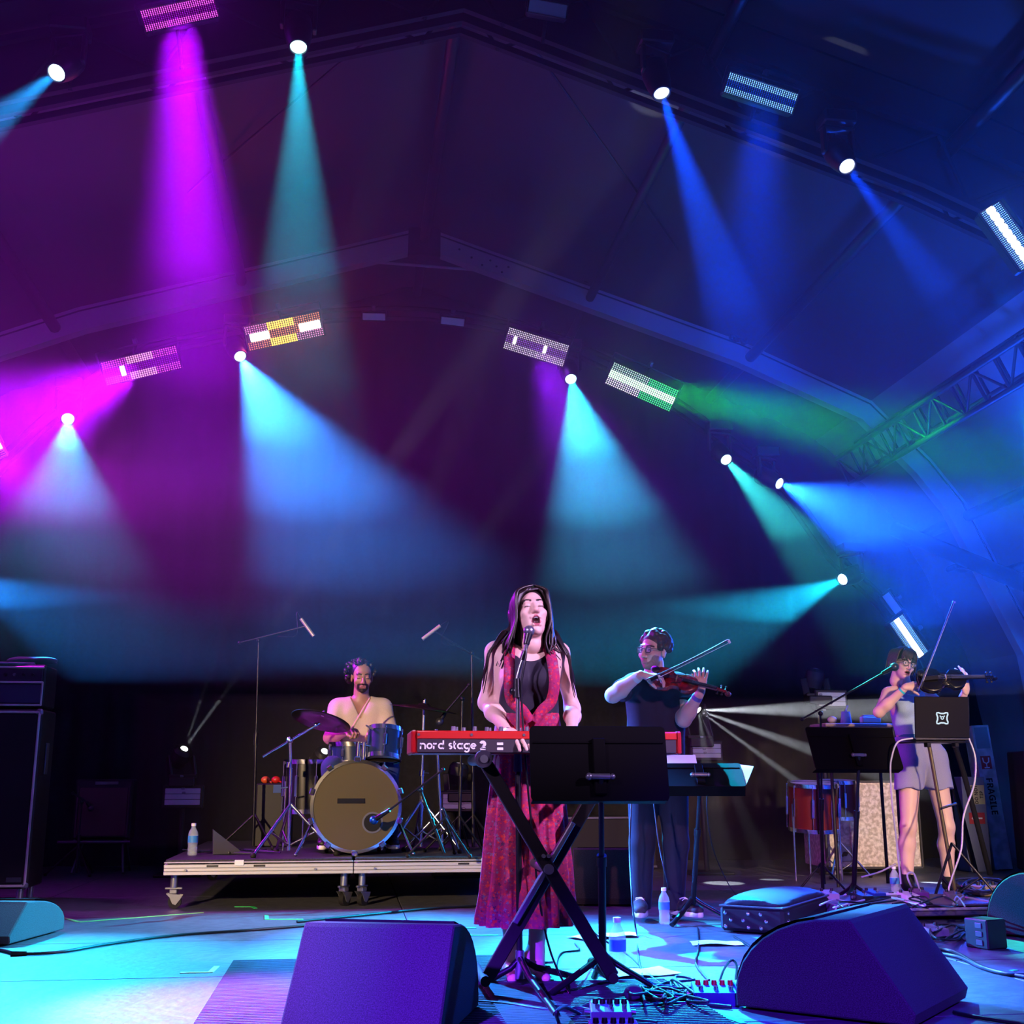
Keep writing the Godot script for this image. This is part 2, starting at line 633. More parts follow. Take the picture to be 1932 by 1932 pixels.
func lamp_arches():
	# black arched truss that carries the front lamps, masked with cloth
	var f := [-6.78, 0.10, 0.5]
	var t := thing("arched_truss", "black arched lighting truss across the top of the picture", "truss", Vector3.ZERO, 0, "arched lighting trusses")
	for s in [-1.0, 1.0]:
		for o in [f[1], f[2]]:
			for z in [-0.13, 0.13]:
				var st7 := S()
				strip(st7, s, 0, 6, o - 0.022, o + 0.022, f[0] + z - 0.022, f[0] + z + 0.022)
				part(t, "chord", st7, M.matte_black)
		var p := profile(s)
		for i in 5:
			var m := int(ceil(p[i].distance_to(p[i + 1]) / 0.45))
			for k in m:
				var u := p[i].lerp(p[i + 1], float(k) / m)
				var v := p[i].lerp(p[i + 1], float(k + 1) / m)
				var d := (p[i + 1] - p[i]).normalized()
				var nn: Vector2 = Vector2(d.y, -d.x) * s
				u += nn * (f[1] if k % 2 == 0 else f[2])
				v += nn * (f[2] if k % 2 == 0 else f[1])
				for z in [-0.13, 0.13]:
					var st8 := S()
					rod(st8, Vector3(u.x, u.y, f[0] + z), Vector3(v.x, v.y, f[0] + z), 0.014, -1, 6, false)
					part(t, "lattice_bar", st8, M.matte_black)
		var st9 := S()
		strip(st9, s, 0, 5, 0.03, 0.52, f[0] - 0.02, f[0] + 0.02)
		part(t, "masking_cloth", st9, M.matte_black)
	# rear arch: two black tubes through the back row of lamps
	t = thing("arched_truss", "black tubular lamp arch in front of the drape", "truss", Vector3.ZERO, 0, "arched lighting trusses")
	var pts := []
	for q in REAR_ARCH:
		pts.append(Vector3(q[0], q[1], -9.98))
	for z in [0.0, -0.24]:
		var st := S()
		var cc := []
		for q in curve(pts, 4):
			cc.append(q + Vector3(0, 0, z))
		tube(st, cc, 0.024, 8)
		part(t, "chord", st, M.matte_black)

func lattice():
	var a := at(1578, 866, 10.9)
	var b := at(1603, 914, 10.9)
	var far := -10.9
	var near := -5.6
	var t := thing("lattice_truss", "dark lattice truss running towards the camera along the right wall", "truss")
	var ww := Vector3(b.x - a.x, b.y - a.y, 0)
	var hh := Vector3(0.22, 0.18, 0)
	var corners := [a, b, a + hh, b + hh]
	for c in corners:
		var st := S()
		rod(st, Vector3(c.x, c.y, far), Vector3(c.x, c.y, near), 0.026, -1, 8)
		part(t, "chord", st, M.dark_tube)
	var n := 16
	for i in n + 1:
		var z := lerpf(far, near, float(i) / n)
		for k in [[0, 1], [2, 3]]:
			var st := S()
			var p: Vector3 = corners[k[0]]
			var q: Vector3 = corners[k[1]]
			rod(st, Vector3(p.x, p.y, z), Vector3(q.x, q.y, z), 0.015, -1, 6)
			part(t, "rung", st, M.dark_tube)
		if i < n:
			var z2 := lerpf(far, near, float(i + 1) / n)
			for k in [[0, 2], [1, 3], [0, 1]]:
				var st := S()
				var p: Vector3 = corners[k[0 if i % 2 == 0 else 1]]
				var q: Vector3 = corners[k[1 if i % 2 == 0 else 0]]
				rod(st, Vector3(p.x, p.y, z), Vector3(q.x, q.y, z2), 0.012, -1, 6)
				part(t, "diagonal", st, M.dark_tube)

# ---------------------------------------------------------------- the lamps
const CYAN := Color(0.10, 0.86, 1.0)
const SKYBLUE := Color(0.20, 0.62, 1.0)
const DEEPBLUE := Color(0.02, 0.32, 1.0)
const MAGENTA := Color(0.66, 0.06, 1.0)

# lamps on the front-of-house bars, over and behind the camera
func front_light():
	var h := Node3D.new()
	h.name = "front_of_house_lamps"
	add_child(h)
	spot(h, "key_lamp", Vector3(-4.4, 4.2, -0.4), Vector3(0.75, 1.1, -5.2), 13, Color(0.90, 0.76, 1.0), 135, 0.12, 0.8)
	spot(h, "key_lamp", Vector3(5.4, 4.2, -0.6), Vector3(0.8, 1.1, -5.2), 13, Color(0.88, 0.72, 1.0), 115, 0.12, 0.8)
	spot(h, "violet_wash", Vector3(-3.0, 3.4, 1.6), Vector3(0.12, 0.22, -4.05), 9, Color(0.42, 0.14, 1.0), 560, 0.12, 0.9)
	spot(h, "violet_wash", Vector3(0.2, 2.6, 1.4), Vector3(1.9, 0.15, -4.5), 20, Color(0.38, 0.12, 1.0), 150, 0.12, 0.9)
	spot(h, "rose_wash", Vector3(3.4, 4.2, 3.0), Vector3(2.6, 0.9, -7.6), 20, Color(1.0, 0.66, 0.8), 50, 0.12, 0.9)
	spot(h, "warm_lamp", Vector3(-4.6, 3.4, 2.6), Vector3(0.15, 0.75, -8.8), 17, Color(1.0, 0.84, 0.66), 190, 0.15, 0.7)
	spot(h, "warm_lamp", Vector3(4.4, 4.0, 7.0), Vector3(4.5, 0.5, -9.8), 9, Color(1.0, 0.84, 0.7), 330, 0.15, 0.7)
	# floods over the audience that colour the roof beams
	spot(h, "blue_flood", Vector3(3.6, 3.0, -0.4), Vector3(4.6, 4.6, -10.8), 34, Color(0.01, 0.27, 1.0), 90, 0.15, 1.0)
	spot(h, "violet_flood", Vector3(-1.6, 3.2, -0.4), Vector3(-2.6, 5.0, -10.8), 30, Color(0.5, 0.06, 1.0), 16, 0.15, 1.0)

func moving_head(label: String, lens: Vector3, dir: Vector3, lit: Material, r: float, hang := 1.0, group := "moving heads on the trusses"):
	# lens: centre of the front glass; hang 1 = hung from above, -1 = standing on its base
	dir = dir.normalized()
	var root := lens - dir * r * 3.2 + Vector3.UP * hang * r * 5.6
	var t := thing("moving_head", label, "stage light", root, 0, group)
	var L := func(p: Vector3) -> Vector3: return p - root
	var c := lens - dir * r * 3.2
	var b := basis_along(dir)
	var head := S()
	lathe(head, [[0.0, -r * 2.4], [r * 1.2, -r * 2.3], [r * 1.65, -r * 1.6], [r * 1.75, 0.0], [r * 1.6, r * 1.6], [r * 1.25, r * 3.3], [r * 1.22, r * 3.4], [r * 1.05, r * 3.4], [r * 1.05, r * 3.1], [0, r * 3.1]], Transform3D(b, L.call(c)), 20, false)
	part(t, "head", head, M.black)
	var gl := S()
	lathe(gl, [[0.0, -0.012], [r * 1.02, -0.012], [r * 1.0, 0.0], [r * 0.6, r * 0.16], [0.0, r * 0.22]], Transform3D(b, L.call(lens)), 20)
	part(t, "lens", gl, lit, "glowing round lens")
	# yoke: a U round the head
	var side := dir.cross(Vector3.UP).normalized()
	if absf(dir.y) > 0.97:
		side = Vector3.RIGHT
	var y := S()
	var top := c + Vector3.UP * hang * r * 3.6
	for s in [-1.0, 1.0]:
		bar(y, L.call(c + side * s * r * 2.0), L.call(top + side * s * r * 2.0), r * 0.5, r * 1.2, r * 0.12)
	box(y, L.call(top), Vector3(r * 4.6, r * 0.5, r * 1.3), r * 0.12, Basis(side, Vector3.UP, side.cross(Vector3.UP)))
	part(t, "yoke", y, M.black)
	var bs := S()
	box(bs, L.call(top + Vector3.UP * hang * r * 1.2), Vector3(r * 4.4, r * 1.8, r * 3.4), r * 0.2)
	part(t, "base", bs, M.black)
	if hang > 0:
		var cl := S()
		rod(cl, L.call(top + Vector3(0, r * 1.9, 0)), L.call(arch_point(top)), r * 0.3, -1, 8)
		part(t, "hanger", cl, M.matte_black)
	return t

# a beam lamp: the fitting, its glowing lens, and the light just in front of it
func beam(label: String, px: Vector2, depth: float, target: Vector3, angle: float, color: Color, energy: float, r := 0.05, soft := 0.6, lens_glow := 3.0):
	var p := at(px.x, px.y, depth)
	var d := (target - p).normalized()
	var t = moving_head(label, p, d, glow(color.lerp(Color.WHITE, 0.75), lens_glow), r)
	spot(t, "lamp", p + d * (r * 0.3 + 0.02), target, angle, color, energy, r * 0.45, soft)

# a bar of light diodes: two bands of diodes with a tube band between them
func led_bar(label: String, pl: Vector2, pr: Vector2, depth: float, high: float, aim: Vector3, bands: Array, color: Color, energy: float, group := "diode strobe bars"):
	var a := at(pl.x, pl.y, depth)
	var e := at(pr.x, pr.y, depth)
	var c := (a + e) / 2
	var w := a.distance_to(e)
	var x := (e - a).normalized()
	var z := (aim - c).normalized()
	z = (z - x * z.dot(x)).normalized()
	var y := z.cross(x)
	var b := Basis(x, y, z)
	var t := thing("strobe_bar", label, "stage light", c, 0, group)
	t.basis = b
	var bd := S()
	box(bd, Vector3(0, 0, -0.055), Vector3(w * 1.03, high * 1.06, 0.1), 0.012)
	part(t, "housing", bd, M.black)
	var fr := S()
	for s in [-1.0, 1.0]:
		box(fr, Vector3(0, s * high * 0.515, 0.004), Vector3(w * 1.03, high * 0.04, 0.03), 0.004)
		box(fr, Vector3(s * w * 0.508, 0, 0.004), Vector3(w * 0.018, high * 1.06, 0.03), 0.004)
	part(t, "rim", fr, M.black)
	var yk := S()
	for s in [-1.0, 1.0]:
		bar(yk, Vector3(s * w * 0.535, 0, -0.05), Vector3(s * w * 0.535, high * 0.9, -0.05), 0.012, 0.04)
	bar(yk, Vector3(-w * 0.535, high * 0.9, -0.05), Vector3(w * 0.535, high * 0.9, -0.05), 0.04, 0.012)
	part(t, "bracket", yk, M.black)
	var cl := S()
	box(cl, Vector3(0, high * 1.05, -0.05), Vector3(0.04, 0.06, 0.04), 0.01)
	part(t, "hook_clamp", cl, M.mesh_grey)
	var hg := S()
	rod(hg, Vector3(0, high * 0.9, -0.05), b.transposed() * (arch_point(c) - c), 0.012, -1, 6)
	part(t, "hanger", hg, M.matte_black)
	# bands: [row from bottom 0..11, rows, from, to, kind, material]
	var cols := 34
	var rows := 12
	var dx := w / cols
	var dy := high / rows
	for bnd in bands:
		var st := S()
		if bnd[4] == "tube":
			var x0: float = -w / 2 + w * bnd[2]
			var x1: float = -w / 2 + w * bnd[3]
			box(st, Vector3((x0 + x1) / 2, -high / 2 + dy * (bnd[0] + bnd[1] / 2.0), 0.006), Vector3(x1 - x0, dy * bnd[1], 0.012), 0.004)
			part(t, "strobe_tube", st, bnd[5])
			continue
		if bnd[4] == "puck":
			for i in 10:
				var xx := -w / 2 + w * (i + 0.5) / 10.0
				rod(st, Vector3(xx, -high / 2 + dy * (bnd[0] + bnd[1] / 2.0), 0), Vector3(xx, -high / 2 + dy * (bnd[0] + bnd[1] / 2.0), 0.012), dy * bnd[1] * 0.62, dy * bnd[1] * 0.5, 10)
			part(t, "strobe_cell", st, bnd[5])
			continue
		var sz: float = 0.2 if bnd.size() < 7 else bnd[6]
		for j in range(bnd[0], bnd[0] + bnd[1]):
			for i in range(int(round(bnd[2] * cols)), int(round(bnd[3] * cols))):
				var p := Vector3(-w / 2 + dx * (i + 0.5), -high / 2 + dy * (j + 0.5), 0)
				rod(st, p, p + Vector3(0, 0, 0.005), dx * sz * 1.25, dx * sz, 6)
		var o := part(t, "diodes", st, bnd[5])
		o.set_meta("kind", "stuff")
	if energy > 0:
		var l := AreaLight3D.new()
		l.name = "lamp"
		t.add_child(l, true)
		l.area_size = Vector2(w, high)
		l.position = Vector3(0, 0, 0.03)
		l.rotation.y = PI
		l.light_color = color
		l.light_energy = energy
		l.area_range = 40.0
		l.area_normalize_energy = true
		l.shadow_enabled = true
	return t

func wash(t: Node3D, target: Vector3, angle: float, color: Color, energy: float, size := 0.12, soft := 1.0):
	spot(t, "wash", t.position + (target - t.position).normalized() * 0.06, target, angle, color, energy, size, soft)

func rig():
	# rear arch
	beam("moving head at far left with a pale blue beam pointing straight down", Vector2(128, 790), 9.8, gnd(100, 1850), 27, Color(0.05, 0.72, 1.0), 165)
	beam("moving head under the yellow strobe bar with a wide light blue beam", Vector2(453, 672), 9.8, gnd(1050, 1800), 30, Color(0.16, 0.52, 1.0), 560)
	beam("moving head under the lavender strobe bar with a cyan beam", Vector2(1077, 715), 9.8, gnd(1330, 1800), 25, Color(0.08, 0.80, 1.0), 300)
	beam("moving head on the right with a sea green beam", Vector2(1370, 867), 9.8, at(1610, 1133, 7.9), 17, Color(0.2, 0.9, 0.85), 240)
	beam("low moving head at right sending a cyan beam across to the left", Vector2(1590, 1093), 9.8, gnd(0, 1800), 24, Color(0.06, 0.76, 1.0), 430)
	beam("moving head at right with a blinding white beam", Vector2(1470, 912), 9.8, at(1740, 1030, 8.6), 46, Color(0.08, 0.34, 1.0), 620, 0.05, 1.0)
	beam("moving head beyond the left edge sending a blue beam into the picture", Vector2(-95, 1078), 9.8, gnd(1450, 1790), 27, Color(0.08, 0.52, 1.0), 330)
	# front arch
	beam("moving head at the top left corner with a blue beam to the left", Vector2(107, 137), 6.44, at(-130, 323, 5.5), 13, Color(0.08, 0.6, 1.0), 100)
	beam("moving head at the top with a narrow cyan beam hanging straight down", Vector2(563, 88), 6.44, gnd(580, 1900), 15, Color(0.03, 0.8, 0.95), 110)
	beam("moving head at the top right with a blue beam towards the right rafter", Vector2(1248, 175), 6.44, gnd(1800, 1850), 13, Color(0.01, 0.26, 1.0), 220)
	beam("moving head nearest the right edge with a fading blue beam", Vector2(1598, 313), 6.44, at(1850, 650, 5.3), 10, Color(0.01, 0.24, 1.0), 110)
	# diode bars
	var mg := glow(Color(1.0, 0.35, 0.95), 2.6)
	var md := glow(Color(0.8, 0.1, 0.9), 0.7)
	var bl := glow(Color(0.45, 0.68, 1.0), 3.0)
	var bd := glow(Color(0.1, 0.3, 0.9), 0.8)
	var wh := glow(Color(1, 1, 1), 5.0)
	var ye := glow(Color(1.0, 0.82, 0.25), 3.6)
	var og := glow(Color(1.0, 0.6, 0.3), 2.0)
	var pk := glow(Color(1.0, 0.65, 0.85), 2.0)
	var lv := glow(Color(0.8, 0.5, 1.0), 1.0)
	var pw := glow(Color(1.0, 0.9, 1.0), 2.5)
	var gr := glow(Color(0.3, 1.0, 0.5), 2.0)
	var gw := glow(Color(0.85, 1.0, 0.88), 2.5)
	var down := Vector3(0, -1.2, 3.0)
	var t
	t = led_bar("magenta strobe bar cut by the top edge above the magenta wash", Vector2(270, 41), Vector2(407, 12), 6.44, 0.125, at(340, 30, 6.44) + down, [[8, 4, 0, 1, "dots", mg], [4, 4, 0, 1, "dots", md], [0, 4, 0, 1, "dots", mg]], MAGENTA, 0.8)
	wash(t, gnd(430, 1900), 16, Color(0.66, 0.01, 1.0), 800)
	t = led_bar("blue strobe bar at upper right between two blue beams", Vector2(1371, 155), Vector2(1500, 197), 6.44, 0.13, at(1435, 175, 6.44) + down, [[8, 4, 0, 1, "dots", bl], [4, 4, 0, 1, "dots", bd], [0, 4, 0, 1, "dots", bl]], DEEPBLUE, 0.7)
	wash(t, gnd(1380, 1900), 20, Color(0.01, 0.22, 1.0), 110)
	t = led_bar("blue and white strobe bar cut by the right edge", Vector2(1866, 392), Vector2(1944, 500), 6.44, 0.15, at(1900, 440, 6.44) + down, [[8, 4, 0, 1, "dots", bl], [0, 4, 0, 1, "dots", bl], [4, 4, 0, 1, "puck", wh]], Color(0.1, 0.45, 1.0), 0.8)
	wash(t, gnd(2050, 1600), 26, Color(0.02, 0.38, 1.0), 120)
	led_bar("unlit green tinted strobe bar at the very top centre", Vector2(996, 10), Vector2(1070, 24), 6.44, 0.085, at(1030, 18, 6.44) + down, [[0, 12, 0.02, 0.98, "tube", M.reflector]], Color.WHITE, 0)
	t = led_bar("pink strobe bar on the left of the rear arch", Vector2(196, 706), Vector2(337, 673), 9.8, 0.2, at(265, 690, 9.8) + down, [[8, 4, 0, 0.32, "dots", mg], [8, 4, 0.32, 0.68, "dots", pk, 0.3], [8, 4, 0.68, 1, "dots", mg], [4, 4, 0, 1, "dots", md], [0, 4, 0, 0.32, "dots", mg], [0, 4, 0.32, 0.68, "dots", pk, 0.3], [0, 4, 0.68, 1, "dots", mg], [3, 5, 0.22, 0.28, "tube", wh]], MAGENTA, 1.2)
	wash(t, at(-260, 960, 8.6), 52, Color(0.68, 0.02, 1.0), 420)
	t = led_bar("yellow and white strobe bar above the wide blue beam", Vector2(465, 640), Vector2(607, 610), 9.8, 0.21, at(535, 625, 9.8) + down, [[8, 4, 0, 0.3, "dots", pk], [8, 4, 0.3, 0.66, "dots", ye, 0.32], [8, 4, 0.66, 1, "dots", og], [4, 4, 0.05, 0.3, "tube", wh], [4, 4, 0.3, 0.7, "dots", og, 0.2], [4, 4, 0.7, 0.98, "tube", wh], [0, 4, 0, 0.3, "dots", og], [0, 4, 0.3, 0.66, "dots", ye, 0.32], [0, 4, 0.66, 1, "dots", pk]], Color(1.0, 0.2, 0.35), 1.8)
	t = led_bar("lavender strobe bar right of the tent apex", Vector2(955, 637), Vector2(1068, 672), 9.8, 0.2, at(1010, 655, 9.8) + down, [[8, 4, 0, 1, "dots", pw], [4, 4, 0, 1, "dots", lv, 0.22], [0, 4, 0, 1, "dots", pw], [4, 4, 0.12, 0.17, "tube", wh], [4, 4, 0.62, 0.67, "tube", wh]], Color(0.6, 0.15, 1.0), 0.5)
	wash(t, gnd(1500, 1800), 26, Color(0.5, 0.04, 0.9), 150)
	t = led_bar("green and white strobe bar on the right of the rear arch", Vector2(1150, 703), Vector2(1272, 757), 9.8, 0.21, at(1210, 728, 9.8) + down, [[8, 4, 0, 0.55, "dots", gw], [8, 4, 0.55, 1, "dots", gr, 0.26], [4, 4, 0, 1, "dots", gw, 0.36], [0, 4, 0, 0.5, "dots", pw, 0.24], [0, 4, 0.5, 1, "dots", gr, 0.26]], Color(0.05, 1.0, 0.1), 0.4)
	wash(t, at(1700, 830, 9.2), 24, Color(0.01, 0.9, 0.02), 260)
	t = led_bar("white strobe bar standing upright behind the viola player", Vector2(1690, 1168), Vector2(1738, 1238), 9.6, 0.16, at(1710, 1195, 9.6) + Vector3(0.6, -0.6, 3.0), [[8, 4, 0, 1, "dots", bl], [0, 4, 0, 1, "dots", bl], [4, 4, 0, 1, "tube", wh]], Color(0.06, 0.3, 1.0), 42)
	led_bar("small grey unlit strobe bar left of the tent apex", Vector2(684, 597), Vector2(727, 598), 9.9, 0.075, at(705, 597, 9.8) + down, [[1, 10, 0, 1, "tube", M.reflector]], Color.WHITE, 0, "unlit strobe bars")
	led_bar("small grey unlit strobe bar right under the tent apex", Vector2(832, 604), Vector2(876, 609), 9.9, 0.08, at(853, 605, 9.8) + down, [[1, 10, 0, 1, "tube", M.reflector]], Color.WHITE, 0, "unlit strobe bars")
	led_bar("small unlit strobe bar above the white one at right", Vector2(1670, 1121), Vector2(1695, 1155), 9.8, 0.085, at(1683, 1138, 9.8) + down, [[1, 10, 0, 1, "tube", M.reflector]], Color.WHITE, 0, "unlit strobe bars")
	# a magenta bar just outside the left edge, its glare reaching into the picture
	t = led_bar("pink strobe bar just cut by the left edge", Vector2(-80, 872), Vector2(2, 838), 9.4, 0.2, at(-40, 850, 9.8) + Vector3(1.5, -0.6, 3), [[8, 4, 0, 1, "dots", mg], [4, 4, 0, 1, "tube", wh], [0, 4, 0, 1, "dots", mg]], Color(0.85, 0.12, 1.0), 9)
	wash(t, at(260, 1000, 8.8), 70, Color(0.8, 0.06, 1.0), 60)

# ---------------------------------------------------------------- soft bodies: a distance field meshed as surface nets
# a prim is [0, a, b, ra, rb] (tapered capsule), [0, a, b, ra, rb, n, s] (the same, squeezed by s along n) or [1, centre, radii, basis] (ellipsoid);
# an optional dictionary at the end holds k (smoothing) and sub (carve away)
func cap(a: Vector3, b: Vector3, ra: float, rb := -1.0, opt := {}) -> Dictionary:
	return {"t": 0, "a": a, "b": b, "ra": ra, "rb": rb if rb >= 0 else ra, "o": opt}

func egg(c: Vector3, r: Vector3, opt := {}) -> Dictionary:
	return {"t": 1, "a": c, "r": r, "o": opt}

func inflate(prims: Array, e: float) -> Array:
	var out := []
	for p in prims:
		var q: Dictionary = p.duplicate()
		if q.t == 0:
			q.ra += e
			q.rb += e
		else:
			q.r += Vector3.ONE * e
		out.append(q)
	return out

func moved(prims: Array, xf: Transform3D) -> Array:
	var out := []
	for p in prims:
		var q: Dictionary = p.duplicate()
		q.a = xf * q.a
		if q.t == 0:
			q.b = xf * q.b
			if q.o.has("n"):
				q.o = q.o.duplicate()
				q.o.n = xf.basis * q.o.n
		else:
			q.o = q.o.duplicate()
			q.o.basis = xf.basis * q.o.get("basis", Basis.IDENTITY)
		out.append(q)
	return out

func blob(prims: Array, cell: float, k := 0.02, color = null, clip = null) -> Dictionary:
	var lo := Vector3.ONE * 1e6
	var hi := -lo
	for p in prims:
		if p.o.has("sub"):
			continue
		var r: float = maxf(p.ra, p.rb) if p.t == 0 else maxf(p.r.x, maxf(p.r.y, p.r.z))
		var e := Vector3.ONE * (r + cell * 2 + k * 0.5)
		lo = lo.min(p.a - e)
		hi = hi.max(p.a + e)
		if p.t == 0:
			lo = lo.min(p.b - e)
			hi = hi.max(p.b + e)
	var nx := int(ceil((hi.x - lo.x) / cell)) + 2
	var ny := int(ceil((hi.y - lo.y) / cell)) + 2
	var nz := int(ceil((hi.z - lo.z) / cell)) + 2
	var f := PackedFloat32Array()
	f.resize(nx * ny * nz)
	f.fill(1.0)
	var sx := ny * nz
	for p in prims:
		var kk: float = p.o.get("k", k)
		var sub: bool = p.o.has("sub")
		var r: float = maxf(p.ra, p.rb) if p.t == 0 else maxf(p.r.x, maxf(p.r.y, p.r.z))
		var e := Vector3.ONE * (r + cell * 3 + kk)
		var l: Vector3 = p.a - e
		var h: Vector3 = p.a + e
		if p.t == 0:
			l = l.min(p.b - e)
			h = h.max(p.b + e)
		var i0 := maxi(0, int((l.x - lo.x) / cell))
		var i1 := mini(nx - 1, int((h.x - lo.x) / cell) + 1)
		var j0 := maxi(0, int((l.y - lo.y) / cell))
		var j1 := mini(ny - 1, int((h.y - lo.y) / cell) + 1)
		var k0 := maxi(0, int((l.z - lo.z) / cell))
		var k1 := mini(nz - 1, int((h.z - lo.z) / cell) + 1)
		var A: Vector3 = p.a
		if p.t == 0:
			var ab: Vector3 = p.b - A
			var inv := 1.0 / maxf(ab.length_squared(), 1e-9)
			var ra: float = p.ra
			var dr: float = p.rb - p.ra
			var sq: bool = p.o.has("n")
			var n: Vector3 = p.o.get("n", Vector3.ZERO)
			var s1: float = p.o.get("s", 1.0) - 1.0
			for i in range(i0, i1 + 1):
				for j in range(j0, j1 + 1):
					var at0 := i * sx + j * nz
					var q := Vector3(lo.x + i * cell, lo.y + j * cell, lo.z + k0 * cell) - A
					for m in range(k0, k1 + 1):
						var t := clampf(q.dot(ab) * inv, 0.0, 1.0)
						var v := q - ab * t
						if sq:
							v += n * (v.dot(n) * s1)
						var d := v.length() - ra - dr * t
						q.z += cell
						if d < kk + cell * 3:
							var g := f[at0 + m]
							if sub:
								d = -d
								var w := clampf(0.5 + 0.5 * (d - g) / kk, 0.0, 1.0)
								f[at0 + m] = lerpf(g, d, w) + kk * w * (1.0 - w)
							elif d - g < kk:
								var w := clampf(0.5 + 0.5 * (g - d) / kk, 0.0, 1.0)
								f[at0 + m] = lerpf(g, d, w) - kk * w * (1.0 - w)
		else:
			var R: Vector3 = p.r
			var bt: Basis = (p.o.get("basis", Basis.IDENTITY) as Basis).transposed()
			for i in range(i0, i1 + 1):
				for j in range(j0, j1 + 1):
					var at0 := i * sx + j * nz
					for m in range(k0, k1 + 1):
						var v := bt * (Vector3(lo.x + i * cell, lo.y + j * cell, lo.z + m * cell) - A)
						var u := v / R
						var a1 := u.length()
						var d := a1 * (a1 - 1.0) / maxf((u / R).length(), 1e-6)
						if d < kk + cell * 3:
							var g := f[at0 + m]
							if sub:
								d = -d
								var w := clampf(0.5 + 0.5 * (d - g) / kk, 0.0, 1.0)
								f[at0 + m] = lerpf(g, d, w) + kk * w * (1.0 - w)
							elif d - g < kk:
								var w := clampf(0.5 + 0.5 * (g - d) / kk, 0.0, 1.0)
								f[at0 + m] = lerpf(g, d, w) - kk * w * (1.0 - w)
	if clip != null:
		for i in nx:
			for j in ny:
				for m in nz:
					var at0 := i * sx + j * nz + m
					if f[at0] < cell * 3:
						f[at0] = maxf(f[at0], clip.call(lo + Vector3(i, j, m) * cell))
	# surface nets
	var verts := PackedVector3Array()
	var ids := PackedInt32Array()
	ids.resize(nx * ny * nz)
	ids.fill(-1)
	var corner := [0, sx, nz, sx + nz, 1, sx + 1, nz + 1, sx + nz + 1]
	var cpos := [Vector3(0, 0, 0), Vector3(1, 0, 0), Vector3(0, 1, 0), Vector3(1, 1, 0), Vector3(0, 0, 1), Vector3(1, 0, 1), Vector3(0, 1, 1), Vector3(1, 1, 1)]
	var edges := [[0, 1], [2, 3], [4, 5], [6, 7], [0, 2], [1, 3], [4, 6], [5, 7], [0, 4], [1, 5], [2, 6], [3, 7]]
	for i in nx - 1:
		for j in ny - 1:
			for m in nz - 1:
				var o := i * sx + j * nz + m
				if absf(f[o]) > cell * 2.6:
					continue
				var neg := 0
				for c in 8:
					if f[o + corner[c]] < 0.0:
						neg += 1
				if neg == 0 or neg == 8:
					continue
				var sum := Vector3.ZERO
				var cnt := 0
				for ed in edges:
					var g0 := f[o + corner[ed[0]]]
					var g1 := f[o + corner[ed[1]]]
					if (g0 < 0.0) != (g1 < 0.0):
						sum += (cpos[ed[0]] as Vector3).lerp(cpos[ed[1]], g0 / (g0 - g1))
						cnt += 1
				ids[o] = verts.size()
				verts.append(lo + (Vector3(i, j, m) + sum / cnt) * cell)
	var idx := PackedInt32Array()
	var steps := [[sx, nz, 1], [nz, 1, sx], [1, sx, nz]]
	for i in range(1, nx - 1):
		for j in range(1, ny - 1):
			for m in range(1, nz - 1):
				var o := i * sx + j * nz + m
				var g0 := f[o]
				if absf(g0) > cell * 2.6:
					continue
				for s in steps:
					var g1 := f[o + s[0]]
					if (g0 < 0.0) == (g1 < 0.0):
						continue
					var a := ids[o]
					var b := ids[o - s[1]]
					var c := ids[o - s[1] - s[2]]
					var d := ids[o - s[2]]
					if a < 0 or b < 0 or c < 0 or d < 0:
						continue
					if g0 < 0.0:
						idx.append_array([a, b, c, a, c, d])
					else:
						idx.append_array([a, c, b, a, d, c])
	var nor := PackedVector3Array()
	nor.resize(verts.size())
	for t in range(0, idx.size(), 3):
		var a := verts[idx[t]]
		var g := (verts[idx[t + 2]] - a).cross(verts[idx[t + 1]] - a)
		for q in 3:
			nor[idx[t + q]] += g
	for i in nor.size():
		nor[i] = nor[i].normalized()
	var col := PackedColorArray()
	if color != null:
		col.resize(verts.size())
		for i in verts.size():
			col[i] = color.call(verts[i]) if color is Callable else color
	return {"v": verts, "n": nor, "c": col, "i": idx}

func joined(blobs: Array) -> ArrayMesh:
	var v := PackedVector3Array()
	var n := PackedVector3Array()
	var c := PackedColorArray()
	var x := PackedInt32Array()
	for b in blobs:
		var o := v.size()
		v.append_array(b.v)
		n.append_array(b.n)
		c.append_array(b.c)
		for i in b.i:
			x.append(i + o)
	var arr := []
	arr.resize(Mesh.ARRAY_MAX)
	arr[Mesh.ARRAY_VERTEX] = v
	arr[Mesh.ARRAY_NORMAL] = n
	if c.size() == v.size() and c.size() > 0:
		arr[Mesh.ARRAY_COLOR] = c
	arr[Mesh.ARRAY_INDEX] = x
	var m := ArrayMesh.new()
	m.add_surface_from_arrays(Mesh.PRIMITIVE_TRIANGLES, arr)
	return m

func turned(b: Dictionary, xf: Transform3D) -> Dictionary:
	var v := PackedVector3Array()
	var n := PackedVector3Array()
	for p in b.v:
		v.append(xf * p)
	for p in b.n:
		n.append((xf.basis * p).normalized())
	return {"v": v, "n": n, "c": b.c, "i": b.i}

